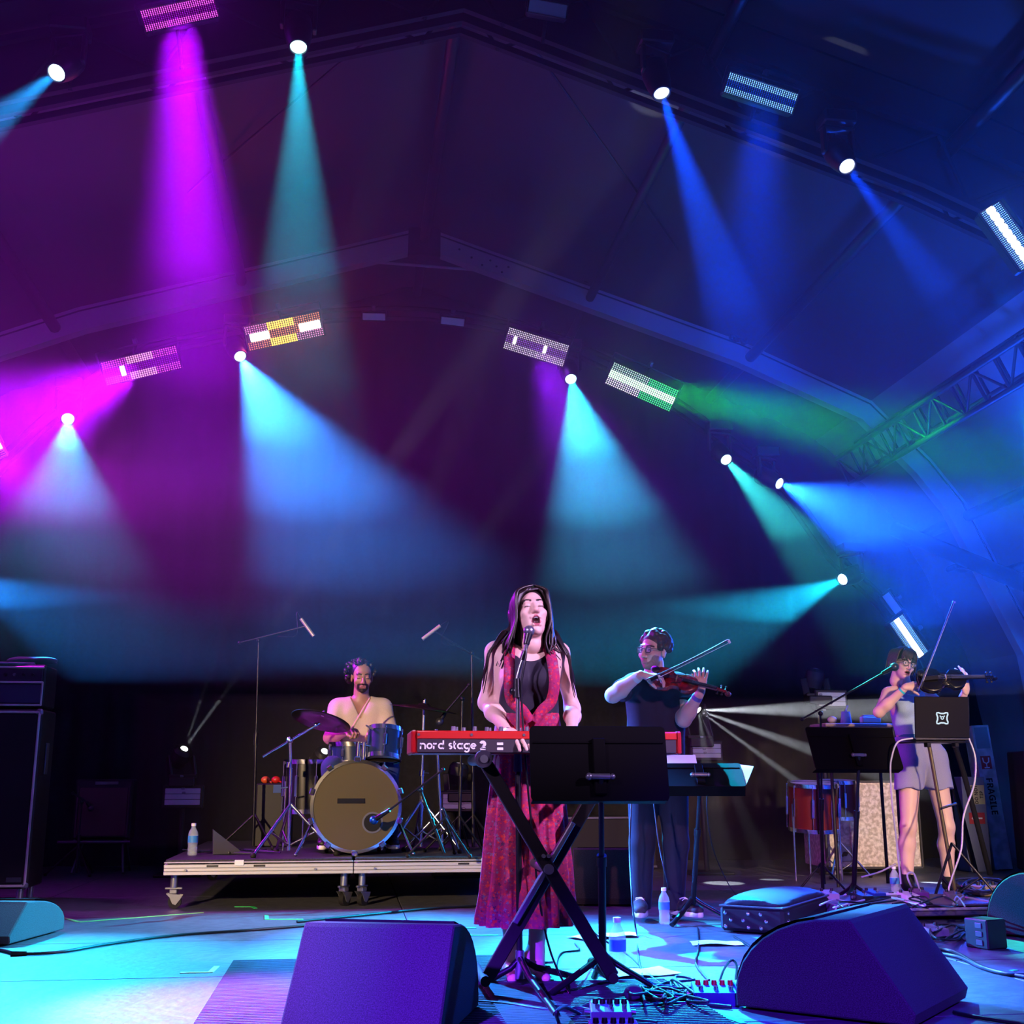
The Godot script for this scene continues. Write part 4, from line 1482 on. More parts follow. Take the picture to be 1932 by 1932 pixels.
func violinist():
	var root := gnd(1243, 1733)
	var Z := -root.z
	var t := thing("person", "bearded man in glasses, navy tee and jeans playing a red violin", "person", root)
	var L := func(px: float, py: float, d: float) -> Vector3: return at(px, py, Z + d) - root
	var skin := Color(0.62, 0.40, 0.30)
	var F := Vector3(0, 0, 1)
	var neck: Vector3 = L.call(1238, 1270, 0.02)
	var hp: Vector3 = L.call(1232, 1229, -0.02)
	var sh_r: Vector3 = L.call(1196, 1292, 0.0)
	var sh_l: Vector3 = L.call(1280, 1291, 0.0)
	var el_r: Vector3 = L.call(1156, 1312, -0.18)
	var wr_r: Vector3 = L.call(1209, 1273, -0.33)
	var el_l: Vector3 = L.call(1290, 1358, -0.13)
	var wr_l: Vector3 = L.call(1320, 1308, -0.28)
	var chest: Vector3 = L.call(1238, 1330, 0)
	var waist: Vector3 = L.call(1240, 1410, 0)
	var hip: Vector3 = L.call(1241, 1470, 0)
	var torso := [
		cap(sh_r + Vector3(0.03, -0.02, 0), sh_l + Vector3(-0.03, -0.02, 0), 0.062, 0.062, {"n": F, "s": 1.05}),
		cap(chest + Vector3(-0.075, 0.04, 0), waist + Vector3(-0.055, 0, 0), 0.105, 0.098, {"n": F, "s": 1.1}),
		cap(chest + Vector3(0.075, 0.04, 0), waist + Vector3(0.055, 0, 0), 0.105, 0.098, {"n": F, "s": 1.1}),
		cap(waist + Vector3(-0.05, 0, 0), hip + Vector3(-0.06, 0, 0), 0.098, 0.105, {"n": F, "s": 1.1}),
		cap(waist + Vector3(0.05, 0, 0), hip + Vector3(0.06, 0, 0), 0.098, 0.105, {"n": F, "s": 1.1})]
	var limbs := [
		cap(neck + Vector3(0, -0.03, 0), hp + Vector3(0, -0.06, -0.03), 0.06, 0.056),
		cap(neck + Vector3(-0.03, -0.03, 0), sh_r, 0.05, 0.052), cap(neck + Vector3(0.03, -0.03, 0), sh_l, 0.05, 0.052),
		cap(sh_r, el_r, 0.056, 0.043), cap(sh_l, el_l, 0.056, 0.043),
		cap(el_r, el_r.lerp(wr_r, 0.3), 0.043, 0.045), cap(el_r.lerp(wr_r, 0.3), wr_r, 0.045, 0.028),
		cap(el_l, el_l.lerp(wr_l, 0.3), 0.043, 0.045), cap(el_l.lerp(wr_l, 0.3), wr_l, 0.045, 0.028)]
	var legs := []
	var ankles := [L.call(1210, 1706, 0.0), L.call(1272, 1706, -0.05)]
	for i in 2:
		var s := -1.0 if i == 0 else 1.0
		var h := hip + Vector3(s * 0.09, -0.03, 0)
		var a: Vector3 = ankles[i]
		var kn := h.lerp(a, 0.5) + Vector3(s * 0.01, 0, 0.03)
		legs += [cap(h, kn, 0.088, 0.062), cap(kn, a, 0.062, 0.048)]
	var hb := Basis(Vector3.UP, deg_to_rad(-52)) * Basis(Vector3(1, 0, 0), deg_to_rad(-3)) * Basis(Vector3(0, 0, 1), deg_to_rad(-4))
	var hx := Transform3D(hb.scaled(Vector3.ONE * 1.03), hp)
	var body := [blob(limbs + torso + legs, 0.011, 0.03, skin), turned(head({"skin": skin, "lip": Color(0.40, 0.20, 0.16), "beard": {"color": Color(0.10, 0.045, 0.03)}, "brow": Color(0.05, 0.02, 0.015)}), hx)]
	# right hand on the frog, fingers hanging over the bow
	body.append(hand(hand_frame(wr_r, Vector3(1, 0.0, -0.05), Vector3(0.15, 1, 0.25)), [0.62, 0.6, 0.58, 0.5], [Vector3(0.3, 0.7, -0.8), Vector3(0.0, 0.8, -0.7), Vector3(0, 0.6, -0.6)], false, skin, 0.1))
	# left hand round the neck of the violin
	body.append(hand(hand_frame(wr_l, Vector3(0.12, 1, 0.0), Vector3(-0.2, 0, 1)), [0.55, 0.5, 0.38, 0.25], [Vector3(0.6, 0.9, 0.3), Vector3(0.3, 1, 0.2), Vector3(0.1, 1, 0)], true, skin, 0.12))
	part(t, "body", joined(body), M.skin)
	var hair_m := mat(Color(0.20, 0.10, 0.07), 0.5)
	part(t, "hair", tousled(hx, 5, 0.026, 150, 0.55), hair_m, "short brown hair")
	spectacles(t, hx, M.black, 0.017, 0.55)
	var shirt_p := inflate(torso, 0.016) + [cap(neck + Vector3(-0.03, -0.035, 0), sh_r, 0.06, 0.068), cap(neck + Vector3(0.03, -0.035, 0), sh_l, 0.06, 0.068), cap(sh_r, sh_r.lerp(el_r, 0.62), 0.07, 0.072), cap(sh_l, sh_l.lerp(el_l, 0.6), 0.07, 0.074), cap(chest + Vector3(-0.1, -0.12, -0.05), waist + Vector3(-0.13, -0.02, -0.06), 0.07, 0.075)]
	var nk := neck
	var er := sh_r.lerp(el_r, 0.6)
	var dr := (el_r - sh_r).normalized()
	var e2 := sh_l.lerp(el_l, 0.55)
	var dl := (el_l - sh_l).normalized()
	var clip := func(p: Vector3) -> float:
		var d := 0.072 - Vector2(p.x - nk.x, p.y - nk.y - 0.03).length()
		if p.x < sh_r.x + 0.02 and p.y > chest.y:
			d = maxf(d, (p - er).dot(dr))
		if p.x > sh_l.x - 0.03 and p.y > waist.y:
			d = maxf(d, (p - e2).dot(dl) if (p - e2).length() < 0.14 else -1.0)
		return maxf(d, hip.y - 0.03 - p.y)
	part(t, "tee_shirt", joined([blob(shirt_p, 0.009, 0.03, null, clip)]), cloth(Color(0.13, 0.10, 0.19)), "loose navy tee shirt")
	part(t, "jeans", joined([blob(inflate(legs, 0.014) + inflate(torso.slice(3, 5), 0.012), 0.011, 0.03, null, func(p: Vector3) -> float: return maxf(p.y - hip.y - 0.01, 0.055 - p.y))]), cloth(Color(0.07, 0.08, 0.17)), "dark blue jeans")
	var dark := mat(Color(0.2, 0.17, 0.18), 0.8)
	var wsole := mat(Color(0.75, 0.72, 0.72), 0.6)
	shoe(t, Vector3(ankles[0].x, 0.028, ankles[0].z - 0.03), Vector3(-0.25, 0, 1), dark, wsole, M.white)
	shoe(t, Vector3(ankles[1].x, 0.028, ankles[1].z - 0.03), Vector3(0.5, 0, 1), dark, wsole, M.white)
	for w in [[wr_r, wr_r - el_r, Color(0.75, 0.8, 0.72), "white wristband"], [wr_l, wr_l - el_l, Color(0.35, 0.35, 0.6), "blue wristband"]]:
		var st := S()
		var d: Vector3 = (w[1] as Vector3).normalized()
		rod(st, w[0] - d * 0.045, w[0] - d * 0.018, 0.034, 0.032, 16, false)
		rod(st, w[0] - d * 0.018, w[0] - d * 0.045, 0.030, 0.031, 16, false)
		part(t, "wristband", st, mat(w[2], 0.6), w[3])

# short tousled hair: a cap with tufts
func tousled(hx: Transform3D, sd: int, size: float, tufts: int, fore: float) -> ArrayMesh:
	var g := RandomNumberGenerator.new()
	g.seed = sd
	var P := [egg(Vector3(0, 0.05, -0.028), Vector3(0.079, 0.082, 0.094))]
	for i in tufts:
		var th := g.randf() * TAU
		var y := g.randf_range(-0.35, 1.0)
		var r := sqrt(maxf(0.0, 1.0 - y * y))
		var d := Vector3(cos(th) * r, y, sin(th) * r)
		if d.z > fore and d.y < 0.62:
			continue
		var c := Vector3(0, 0.045, -0.028) + d * Vector3(0.079, 0.084, 0.094)
		P.append(egg(c, Vector3.ONE * g.randf_range(0.55, 1.0) * size, {"k": 0.006}))
	P.append(egg(Vector3(0, -0.04, 0.095), Vector3(0.062, 0.105, 0.075), {"sub": 1, "k": 0.008}))
	return joined([turned(blob(P, 0.0055, 0.012), hx)])

func violist():
	var root := gnd(1748, 1688)
	var Z := -root.z
	var t := thing("person", "woman with short hair and glasses in pale top and shorts playing a black viola", "person", root)
	var L := func(px: float, py: float, d: float) -> Vector3: return at(px, py, Z + d) - root
	var skin := Color(0.62, 0.41, 0.33)
	var F := Vector3(0, 0, 1)
	var hp: Vector3 = L.call(1704, 1252, -0.04)
	var neck: Vector3 = L.call(1707, 1291, 0.02)
	var sh_r: Vector3 = L.call(1676, 1309, 0.0)
	var sh_l: Vector3 = L.call(1744, 1305, 0.0)
	var el_r: Vector3 = L.call(1658, 1344, -0.17)
	var wr_r: Vector3 = L.call(1710, 1296, -0.31)
	var el_l: Vector3 = L.call(1802, 1352, -0.15)
	var wr_l: Vector3 = L.call(1822, 1302, -0.3)
	var chest: Vector3 = L.call(1712, 1335, 0)
	var waist: Vector3 = L.call(1722, 1388, 0)
	var hip: Vector3 = L.call(1738, 1430, 0)
	var torso := [
		cap(sh_r + Vector3(0.03, -0.015, 0), sh_l + Vector3(-0.03, -0.015, 0), 0.05, 0.05),
		cap(chest + Vector3(-0.045, 0.03, 0), waist + Vector3(-0.03, 0, 0), 0.09, 0.082, {"n": F, "s": 1.1}),
		cap(chest + Vector3(0.045, 0.03, 0), waist + Vector3(0.03, 0, 0), 0.09, 0.082, {"n": F, "s": 1.1}),
		egg(chest + Vector3(-0.06, -0.01, 0.07), Vector3(0.052, 0.052, 0.045)), egg(chest + Vector3(0.06, -0.01, 0.07), Vector3(0.052, 0.052, 0.045)),
		cap(waist + Vector3(-0.035, 0, 0), hip + Vector3(-0.075, 0, 0), 0.086, 0.112, {"n": F, "s": 1.1}),
		cap(waist + Vector3(0.035, 0, 0), hip + Vector3(0.075, 0, 0), 0.086, 0.112, {"n": F, "s": 1.1})]
	var kn := [L.call(1714, 1560, -0.03), L.call(1786, 1560, -0.03)]
	var an := [L.call(1713, 1664, 0.0), L.call(1791, 1668, 0.0)]
	var limbs := [
		cap(neck + Vector3(0, -0.02, 0), hp + Vector3(0, -0.06, -0.03), 0.05, 0.048),
		cap(neck + Vector3(-0.02, -0.025, 0), sh_r, 0.042, 0.042), cap(neck + Vector3(0.02, -0.025, 0), sh_l, 0.042, 0.042),
		cap(sh_r, el_r, 0.047, 0.036), cap(sh_l, el_l, 0.047, 0.036),
		cap(el_r, el_r.lerp(wr_r, 0.3), 0.036, 0.038), cap(el_r.lerp(wr_r, 0.3), wr_r, 0.038, 0.024),
		cap(el_l, el_l.lerp(wr_l, 0.3), 0.036, 0.038), cap(el_l.lerp(wr_l, 0.3), wr_l, 0.038, 0.024)]
	var thighs := []
	for i in 2:
		var s := -1.0 if i == 0 else 1.0
		var h: Vector3 = hip + Vector3(s * 0.095, -0.05, 0)
		thighs.append(cap(h, kn[i], 0.088, 0.056))
		limbs += [cap(kn[i], (kn[i] as Vector3).lerp(an[i], 0.32) + Vector3(0, 0, -0.02), 0.054, 0.058), cap((kn[i] as Vector3).lerp(an[i], 0.32) + Vector3(0, 0, -0.02), an[i], 0.058, 0.036)]
	var hb := Basis(Vector3(0, 0, 1), deg_to_rad(-13)) * Basis(Vector3.UP, deg_to_rad(8)) * Basis(Vector3(1, 0, 0), deg_to_rad(4))
	var hx := Transform3D(hb.scaled(Vector3.ONE * 0.97), hp)
	var body := [blob(limbs + torso + thighs, 0.010, 0.03, skin), turned(head({"skin": skin, "lip": Color(0.4, 0.12, 0.1), "open": 0.5}), hx)]
	body.append(hand(hand_frame(wr_r, Vector3(0.75, 0.2, -0.05), Vector3(0.0, 0.75, 0.6)), [0.6, 0.62, 0.6, 0.55], [Vector3(0.3, 0.7, -0.8), Vector3(0.0, 0.8, -0.7), Vector3(0, 0.6, -0.6)], false, skin, 0.08))
	body.append(hand(hand_frame(wr_l, Vector3(0.0, 1, 0.0), Vector3(0.15, 0, 1)), [0.35, 0.3, 0.35, 0.4], [Vector3(0.6, 0.9, 0.3), Vector3(0.3, 1, 0.2), Vector3(0.1, 1, 0)], true, skin, 0.12))
	part(t, "body", joined(body), M.skin)
	part(t, "hair", bob_hair(hx), mat(Color(0.17, 0.09, 0.10), 0.42), "short brown fringe hair")
	spectacles(t, hx, M.black, 0.022, 1.0)
	var nk := neck
	var clip := func(p: Vector3) -> float:
		var d := p.y - (nk.y - 0.085 + 0.03 * absf(p.x - chest.x) / 0.1)
		d = maxf(d, absf(p.x - chest.x) - 0.118)
		return maxf(d, waist.y - 0.005 - p.y)
	part(t, "tank_top", joined([blob(inflate(torso.slice(0, 5), 0.012), 0.008, 0.03, null, clip)]), cloth(Color(0.62, 0.72, 0.80)), "pale fitted tank top")
	for s in [-1.0, 1.0]:
		var st := S()
		strap(st, curve([chest + Vector3(s * 0.075, 0.04, 0.08), neck + Vector3(s * 0.07, -0.02, 0.055), neck + Vector3(s * 0.062, 0.0, 0.0)], 4), 0.009, 0.004, F)
		part(t, "shoulder_strap", st, cloth(Color(0.55, 0.45, 0.7)))
	var sh := inflate(torso.slice(5, 7), 0.014)
	for p in thighs:
		var h: Vector3 = p.a
		sh.append(cap(h, h.lerp(p.b, 0.42), 0.108, 0.106))
	var legy: float = L.call(1740, 1488, 0).y
	part(t, "shorts", joined([blob(sh, 0.009, 0.02, null, func(p: Vector3) -> float: return maxf(p.y - waist.y + 0.01, legy + 0.01 * sin(p.x * 40.0) - p.y))]), cloth(Color(0.58, 0.58, 0.70)), "pale lavender shorts")
	var bl := S()
	lathe(bl, [[0.096, -0.02], [0.104, -0.02], [0.104, 0.02], [0.096, 0.02]], Transform3D(Basis(Vector3(1.22, 0, 0), Vector3(0, 1, 0), Vector3(0, 0, 1)), waist + Vector3(0.002, -0.012, 0)), 28, false)
	part(t, "belt", bl, mat(Color(0.15, 0.5, 0.5), 0.6), "teal belt")
	for i in 2:
		var bt := blob([cap(an[i], Vector3(an[i].x, 0.07, an[i].z), 0.043, 0.046), cap(Vector3(an[i].x, 0.06, an[i].z), Vector3(an[i].x, 0.045, an[i].z + 0.13), 0.045, 0.036, {"n": Vector3.UP, "s": 1.15}), cap(an[i], (an[i] as Vector3) + Vector3(0, 0.05, 0), 0.043, 0.044)], 0.007, 0.02, null, func(p: Vector3) -> float: return maxf(0.012 - p.y, p.y - an[i].y - 0.055))
		part(t, "boot", joined([bt]), M.matte_black, "black ankle boot")
	var br := S()
	var d := (wr_r - el_r).normalized()
	rod(br, wr_r - d * 0.05, wr_r - d * 0.035, 0.029, 0.029, 14, false)
	part(t, "bracelet", br, mat(Color(0.2, 0.75, 0.75), 0.4))

func bob_hair(hx: Transform3D) -> ArrayMesh:
	var capb := blob([egg(Vector3(0, 0.048, -0.028), Vector3(0.082, 0.086, 0.096)), cap(Vector3(-0.06, 0.02, -0.03), Vector3(-0.07, -0.05, -0.03), 0.03, 0.022), cap(Vector3(0.06, 0.02, -0.03), Vector3(0.07, -0.03, -0.035), 0.03, 0.02), egg(Vector3(0, -0.04, 0.085), Vector3(0.066, 0.088, 0.075), {"sub": 1, "k": 0.012})], 0.006, 0.02)
	var st := S()
	var g := RandomNumberGenerator.new()
	g.seed = 11
	for i in 16:
		var x := lerpf(-0.06, 0.06, i / 15.0)
		lock(st, [hx * Vector3(0.01 + x * 0.3, 0.125, 0.02), hx * Vector3(x * 0.8, 0.1, 0.065), hx * Vector3(x * 1.05, 0.06, 0.083 - 4.0 * x * x), hx * Vector3(x * 1.15 + g.randf_range(-0.006, 0.006), g.randf_range(0.018, 0.036), 0.082 - 5.0 * x * x)], 0.010)
	for s in [-1.0, 1.0]:
		for i in 12:
			var z := lerpf(0.04, -0.09, i / 11.0)
			lock(st, [hx * Vector3(s * 0.01, 0.135 - 4.0 * z * z, z * 0.8), hx * Vector3(s * 0.07, 0.09, z * 0.9), hx * Vector3(s * 0.086, 0.02, z * 0.95), hx * Vector3(s * (0.082 + g.randf() * 0.018), -0.05 - g.randf() * 0.03, z * 0.8)], 0.013)
	st.generate_normals()
	st.index()
	var m1 := st.commit()
	var out := S()
	out.append_from(m1, 0, Transform3D.IDENTITY)
	out.append_from(joined([turned(capb, hx)]), 0, Transform3D.IDENTITY)
	return out.commit()

func drummer():
	var Z := 9.05
	var base := at(682, 1600, Z)
	var root := Vector3(base.x, 0.31, -Z)
	var t := thing("person", "drummer with dark curly hair and goatee in a beige vee neck tee", "person", root)
	var L := func(px: float, py: float, d: float) -> Vector3: return at(px, py, Z + d) - root
	var skin := Color(0.34, 0.18, 0.125)
	var F := Vector3(0, 0, 1)
	var hp: Vector3 = L.call(683, 1277, -0.05)
	var neck: Vector3 = L.call(681, 1318, 0.0)
	var sh_r: Vector3 = L.call(638, 1336, 0.0)
	var sh_l: Vector3 = L.call(722, 1336, 0.0)
	var el_r: Vector3 = L.call(622, 1392, -0.12)
	var wr_r: Vector3 = L.call(655, 1380, -0.36)
	var el_l: Vector3 = L.call(738, 1396, -0.1)
	var wr_l: Vector3 = L.call(712, 1384, -0.33)
	var chest: Vector3 = L.call(680, 1360, 0)
	var waist: Vector3 = L.call(679, 1420, 0.03)
	var hip: Vector3 = L.call(679, 1452, 0.03)
	var torso := [
		cap(sh_r + Vector3(0.03, -0.02, 0), sh_l + Vector3(-0.03, -0.02, 0), 0.062, 0.062),
		cap(chest + Vector3(-0.075, 0.04, 0), waist + Vector3(-0.06, 0, 0), 0.105, 0.1, {"n": F, "s": 1.1}),
		cap(chest + Vector3(0.075, 0.04, 0), waist + Vector3(0.06, 0, 0), 0.105, 0.1, {"n": F, "s": 1.1}),
		cap(hip + Vector3(-0.08, 0, 0), hip + Vector3(0.08, 0, 0), 0.12, 0.12)]
	var limbs := [
		cap(neck + Vector3(0, -0.03, 0), hp + Vector3(0, -0.06, -0.03), 0.058, 0.055),
		cap(neck + Vector3(-0.03, -0.03, 0), sh_r, 0.05, 0.055), cap(neck + Vector3(0.03, -0.03, 0), sh_l, 0.05, 0.055),
		cap(sh_r, el_r, 0.056, 0.043), cap(sh_l, el_l, 0.056, 0.043),
		cap(el_r, el_r.lerp(wr_r, 0.3), 0.043, 0.044), cap(el_r.lerp(wr_r, 0.3), wr_r, 0.044, 0.028),
		cap(el_l, el_l.lerp(wr_l, 0.3), 0.043, 0.044), cap(el_l.lerp(wr_l, 0.3), wr_l, 0.044, 0.028)]
	var legs := []
	for s in [-1.0, 1.0]:
		var kn: Vector3 = hip + Vector3(s * 0.2, 0.01, 0.36)
		var an := Vector3(kn.x + s * 0.03, 0.09, kn.z - 0.03)
		legs += [cap(hip + Vector3(s * 0.1, 0, 0), kn, 0.092, 0.066), cap(kn, an, 0.062, 0.046)]
		shoe(t, Vector3(an.x, 0.03, an.z - 0.04), Vector3(s * 0.1, 0, 1), M.black, M.white, null)
	var hb := Basis(Vector3.UP, deg_to_rad(6)) * Basis(Vector3(1, 0, 0), deg_to_rad(8))
	var hx := Transform3D(hb.scaled(Vector3.ONE * 1.02), hp)
	var body := [blob(limbs + torso + legs, 0.011, 0.03, skin), turned(head({"skin": skin, "closed": true, "beard": {"color": Color(0.012, 0.008, 0.008), "goatee": true}, "lip": Color(0.3, 0.11, 0.1)}), hx)]
	var th := [Vector3(0.3, 0.8, -0.7), Vector3(-0.2, 0.9, -0.6), Vector3(-0.3, 0.8, -0.3)]
	body.append(hand(hand_frame(wr_r, Vector3(0.5, 0.1, 0.7), Vector3(0.0, 1, 0.1)), [1.1, 1.15, 1.15, 1.2], th, false, skin))
	body.append(hand(hand_frame(wr_l, Vector3(-0.5, 0.0, 0.7), Vector3(0.0, 1, 0.1)), [1.1, 1.15, 1.15, 1.2], th, true, skin))
	part(t, "body", joined(body), M.skin)
	part(t, "hair", curls(hx), M.hair_curly, "dark curly hair")
	var shirt := inflate(torso.slice(0, 3), 0.014) + [cap(neck + Vector3(-0.03, -0.035, 0), sh_r, 0.06, 0.07), cap(neck + Vector3(0.03, -0.035, 0), sh_l, 0.06, 0.07), cap(sh_r, sh_r.lerp(el_r, 0.75), 0.07, 0.07), cap(sh_l, sh_l.lerp(el_l, 0.75), 0.07, 0.07)]
	var nk := neck
	var er := sh_r.lerp(el_r, 0.72)
	var dr := (el_r - sh_r).normalized()
	var e2 := sh_l.lerp(el_l, 0.72)
	var dl := (el_l - sh_l).normalized()
	var clip := func(p: Vector3) -> float:
		var d := 0.068 - Vector2(p.x - nk.x, p.y - nk.y - 0.025).length()
		if p.z > 0.02 and p.y < nk.y + 0.02:
			d = maxf(d, 0.075 * (1.0 - (nk.y - p.y) / 0.16) - absf(p.x - nk.x))
		if p.x < sh_r.x + 0.03:
			d = maxf(d, (p - er).dot(dr))
		if p.x > sh_l.x - 0.03:
			d = maxf(d, (p - e2).dot(dl))
		return maxf(d, hip.y - p.y)
	part(t, "tee_shirt", joined([blob(shirt, 0.009, 0.03, null, clip)]), cloth(Color(0.84, 0.77, 0.70)), "beige vee neck tee shirt")
	part(t, "jeans", joined([blob(inflate(legs, 0.014) + inflate(torso.slice(3, 4), 0.014), 0.011, 0.03, null, func(p: Vector3) -> float: return 0.1 - p.y)]), cloth(Color(0.12, 0.2, 0.42)), "blue jeans")
	# the stool he sits on
	var st := thing("drum_stool", "round black drum stool under the seated drummer", "stool", Vector3(root.x + hip.x, 0.31, root.z + hip.z))
	var hy: float = hip.y - 0.115
	var se := S()
	lathe(se, [[0, hy - 0.08], [0.15, hy - 0.08], [0.165, hy - 0.05], [0.165, hy - 0.02], [0.14, hy], [0, hy]], Transform3D.IDENTITY, 24)
	part(st, "seat", se, M.black)
	var po := S()
	rod(po, Vector3(0, 0.1, 0), Vector3(0, hy - 0.07, 0), 0.016)
	part(st, "post", po, M.chrome)
	for i in 3:
		var a := TAU * i / 3.0 + 0.5
		var lg := S()
		rod(lg, Vector3(0, 0.2, 0), Vector3(cos(a) * 0.24, 0.012, sin(a) * 0.24), 0.011)
		part(st, "leg", lg, M.chrome)

func curls(hx: Transform3D) -> ArrayMesh:
	var g := RandomNumberGenerator.new()
	g.seed = 8
	var P := [egg(Vector3(0, 0.045, -0.035), Vector3(0.085, 0.09, 0.09))]
	for i in 260:
		var th := g.randf() * TAU
		var y := g.randf_range(-0.75, 1.0)
		var r := sqrt(maxf(0.0, 1.0 - y * y))
		var d := Vector3(cos(th) * r, y, sin(th) * r)
		if d.z > 0.25 and d.y < 0.55:
			continue
		var c := Vector3(-0.012, 0.03, -0.035) + d * Vector3(0.106, 0.098, 0.1) * g.randf_range(0.9, 1.1)
		P.append(egg(c, Vector3.ONE * g.randf_range(0.009, 0.017), {"k": 0.003}))
	P.append(egg(Vector3(0, -0.03, 0.095), Vector3(0.064, 0.098, 0.085), {"sub": 1, "k": 0.006}))
	return joined([turned(blob(P, 0.0055, 0.004), hx)])

# ---------------------------------------------------------------- instruments and stands
func instruments():
	M.red_lacquer = mat(Color(0.62, 0.05, 0.07), 0.35)
	M.shell_blue = textured(mat(Color(0.16, 0.24, 0.42), 0.25), noise_tex(0.4, Color(0.35, 0.4, 0.5), Color(1, 1, 1), 2, 256), 8.0)
	M.shell_black = mat(Color(0.05, 0.05, 0.06), 0.25)
	M.bronze = mat(Color(0.20, 0.17, 0.13), 0.4, 0.8)
	M.stand_black = mat(Color(0.09, 0.085, 0.11), 0.32, 0.3)
	M.paper = mat(Color(0.88, 0.88, 0.88), 0.8)
	riser()
	drums()
	keyboard()
	singer_stands()
	strings()
	player_stands()

func riser():
	var x0 := -1.16
	var t := thing("drum_riser", "low rolling drum riser with a dark deck and aluminium edge", "riser", Vector3(0.06, 0, -9.3))
	var deck_m := textured(mat(Color(0.16, 0.17, 0.2), 0.7), noise_tex(0.1, Color(0.6, 0.6, 0.6), Color(1, 1, 1), 3, 256), 2.0)
	for i in 2:
		for j in 2:
			var c := Vector3(-0.61 + 1.22 * i, 0, 0.6 - 1.2 * j)
			var dk := S()
			box(dk, c + Vector3(0, 0.3, 0), Vector3(1.2, 0.02, 1.18), 0.004)
			part(t, "deck", dk, deck_m)
			var fr := S()
			for s in [-1.0, 1.0]:
				# front and back rails: a channel with lips
				box(fr, c + Vector3(0, 0.268, s * 0.585), Vector3(1.215, 0.022, 0.035), 0.003)
				box(fr, c + Vector3(0, 0.246, s * 0.581), Vector3(1.215, 0.020, 0.028), 0.002)
				box(fr, c + Vector3(0, 0.224, s * 0.585), Vector3(1.215, 0.022, 0.035), 0.003)
				box(fr, c + Vector3(0, 0.291, s * 0.592), Vector3(1.215, 0.008, 0.02), 0.002)
				box(fr, c + Vector3(s * 0.595, 0.246, 0), Vector3(0.025, 0.07, 1.14), 0.003)
			part(t, "frame", fr, M.alu)
			if j == 0:
				for xx in ([-0.3, 0.0] if i == 0 else [0.12, 0.42]):
					var hd := S()
					box(hd, c + Vector3(xx, 0.268, 0.603), Vector3(0.075, 0.012, 0.004), 0.002)
					part(t, "hand_slot", hd, M.black)
				var pl := S()
				box(pl, c + Vector3(-0.13 if i == 0 else 0.27, 0.287, 0.606), Vector3(0.06, 0.036, 0.006), 0.002)
				part(t, "clamp_plate", pl, M.white)
				for xx in [-0.47, 0.36]:
					var bo := S()
					rod(bo, c + Vector3(xx, 0.244, 0.6), c + Vector3(xx, 0.244, 0.612), 0.008, -1, 10)
					part(t, "bolt", bo, M.steel)
				for sx in [-1.0, 1.0]:
					caster(t, c + Vector3(sx * 0.55, 0, 0.5), 0.0 if sx < 0 and i == 0 else 0.9)
			else:
				for sx in [-1.0, 1.0]:
					caster(t, c + Vector3(sx * 0.55, 0, -0.5), 0.4)

func caster(t: Node3D, p: Vector3, turn: float):
	var st := S()
	rod(st, p + Vector3(0, 0.13, 0), p + Vector3(0, 0.215, 0), 0.024, -1, 12)
	box(st, p + Vector3(0, 0.125, 0), Vector3(0.11, 0.014, 0.02), 0.003, Basis(Vector3.UP, turn))
	box(st, p + Vector3(0, 0.105, 0), Vector3(0.05, 0.03, 0.05), 0.005, Basis(Vector3.UP, turn))
	var o := part(t, "caster", st, M.steel)
	var b := Basis(Vector3.UP, turn)
	var fk := S()
	for s in [-1.0, 1.0]:
		var poly := PackedVector2Array([Vector2(-0.045, 0.095), Vector2(0.06, 0.085), Vector2(0.05, 0.06), Vector2(0.02, 0.022), Vector2(0.0, 0.03), Vector2(-0.02, 0.07)])
		extrude(fk, poly, s * 0.022, s * 0.028, Transform3D(b, p))
	part(o, "fork", fk, M.steel)
	var wh := S()
	var c := p + b * Vector3(0.012, 0.042, 0)
	rod(wh, c - b.z * 0.018, c + b.z * 0.018, 0.042, -1, 20)
	part(o, "wheel", wh, M.rubber)

# a drum: axis along y of xf, radius r, height h
func drum(t: Node3D, xf: Transform3D, r: float, h: float, shell: Material, lugs: int, head_m: Material):
	var st := S()
	lathe(st, [[r * 0.97, 0.0], [r, 0.0], [r, h], [r * 0.97, h]], xf, 36, false)
	part(t, "shell", st, shell)
	for y in [0.0, h]:
		var hp := S()
		lathe(hp, [[r * 1.0, y - 0.018], [r * 1.045, y - 0.018], [r * 1.045, y + 0.014], [r * 1.0, y + 0.014]], xf, 36, false)
		part(t, "hoop", hp, M.chrome)
		var hd := S()
		lathe(hd, [[0.0, y + (0.004 if y > 0 else -0.004)], [r * 0.985, y + (0.002 if y > 0 else -0.002)]], xf, 36)
		part(t, "drum_head", hd, head_m)
	for i in lugs:
		var a := TAU * (i + 0.5) / lugs
		var lg := S()
		var d := Vector3(cos(a), 0, sin(a))
		box(lg, xf * (d * (r + 0.012) + Vector3.UP * h * 0.5), Vector3(0.022, h * 0.42, 0.024), 0.004, xf.basis * Basis(Vector3.UP, -a))
		rod(lg, xf * (d * (r * 1.05 + 0.004) + Vector3.UP * 0.0), xf * (d * (r * 1.05 + 0.004) + Vector3.UP * h), 0.004, -1, 6)
		part(t, "lug", lg, M.chrome)

func cymbal_part(t: Node3D, c: Vector3, up: Vector3, r: float):
	var st := S()
	lathe(st, [[0.0, 0.030], [r * 0.14, 0.026], [r * 0.2, 0.010], [r * 0.6, 0.0], [r, -0.018], [r, -0.0195], [r * 0.6, -0.0015], [r * 0.2, 0.0085], [0.0, 0.028]].map(func(a): return a), Transform3D(basis_along(up), c), 40)
	part(t, "cymbal", st, M.bronze)
	var nt := S()
	rod(nt, c + up * 0.02, c + up * 0.06, 0.012, 0.006, 8)
	part(t, "wing_nut", nt, M.chrome)

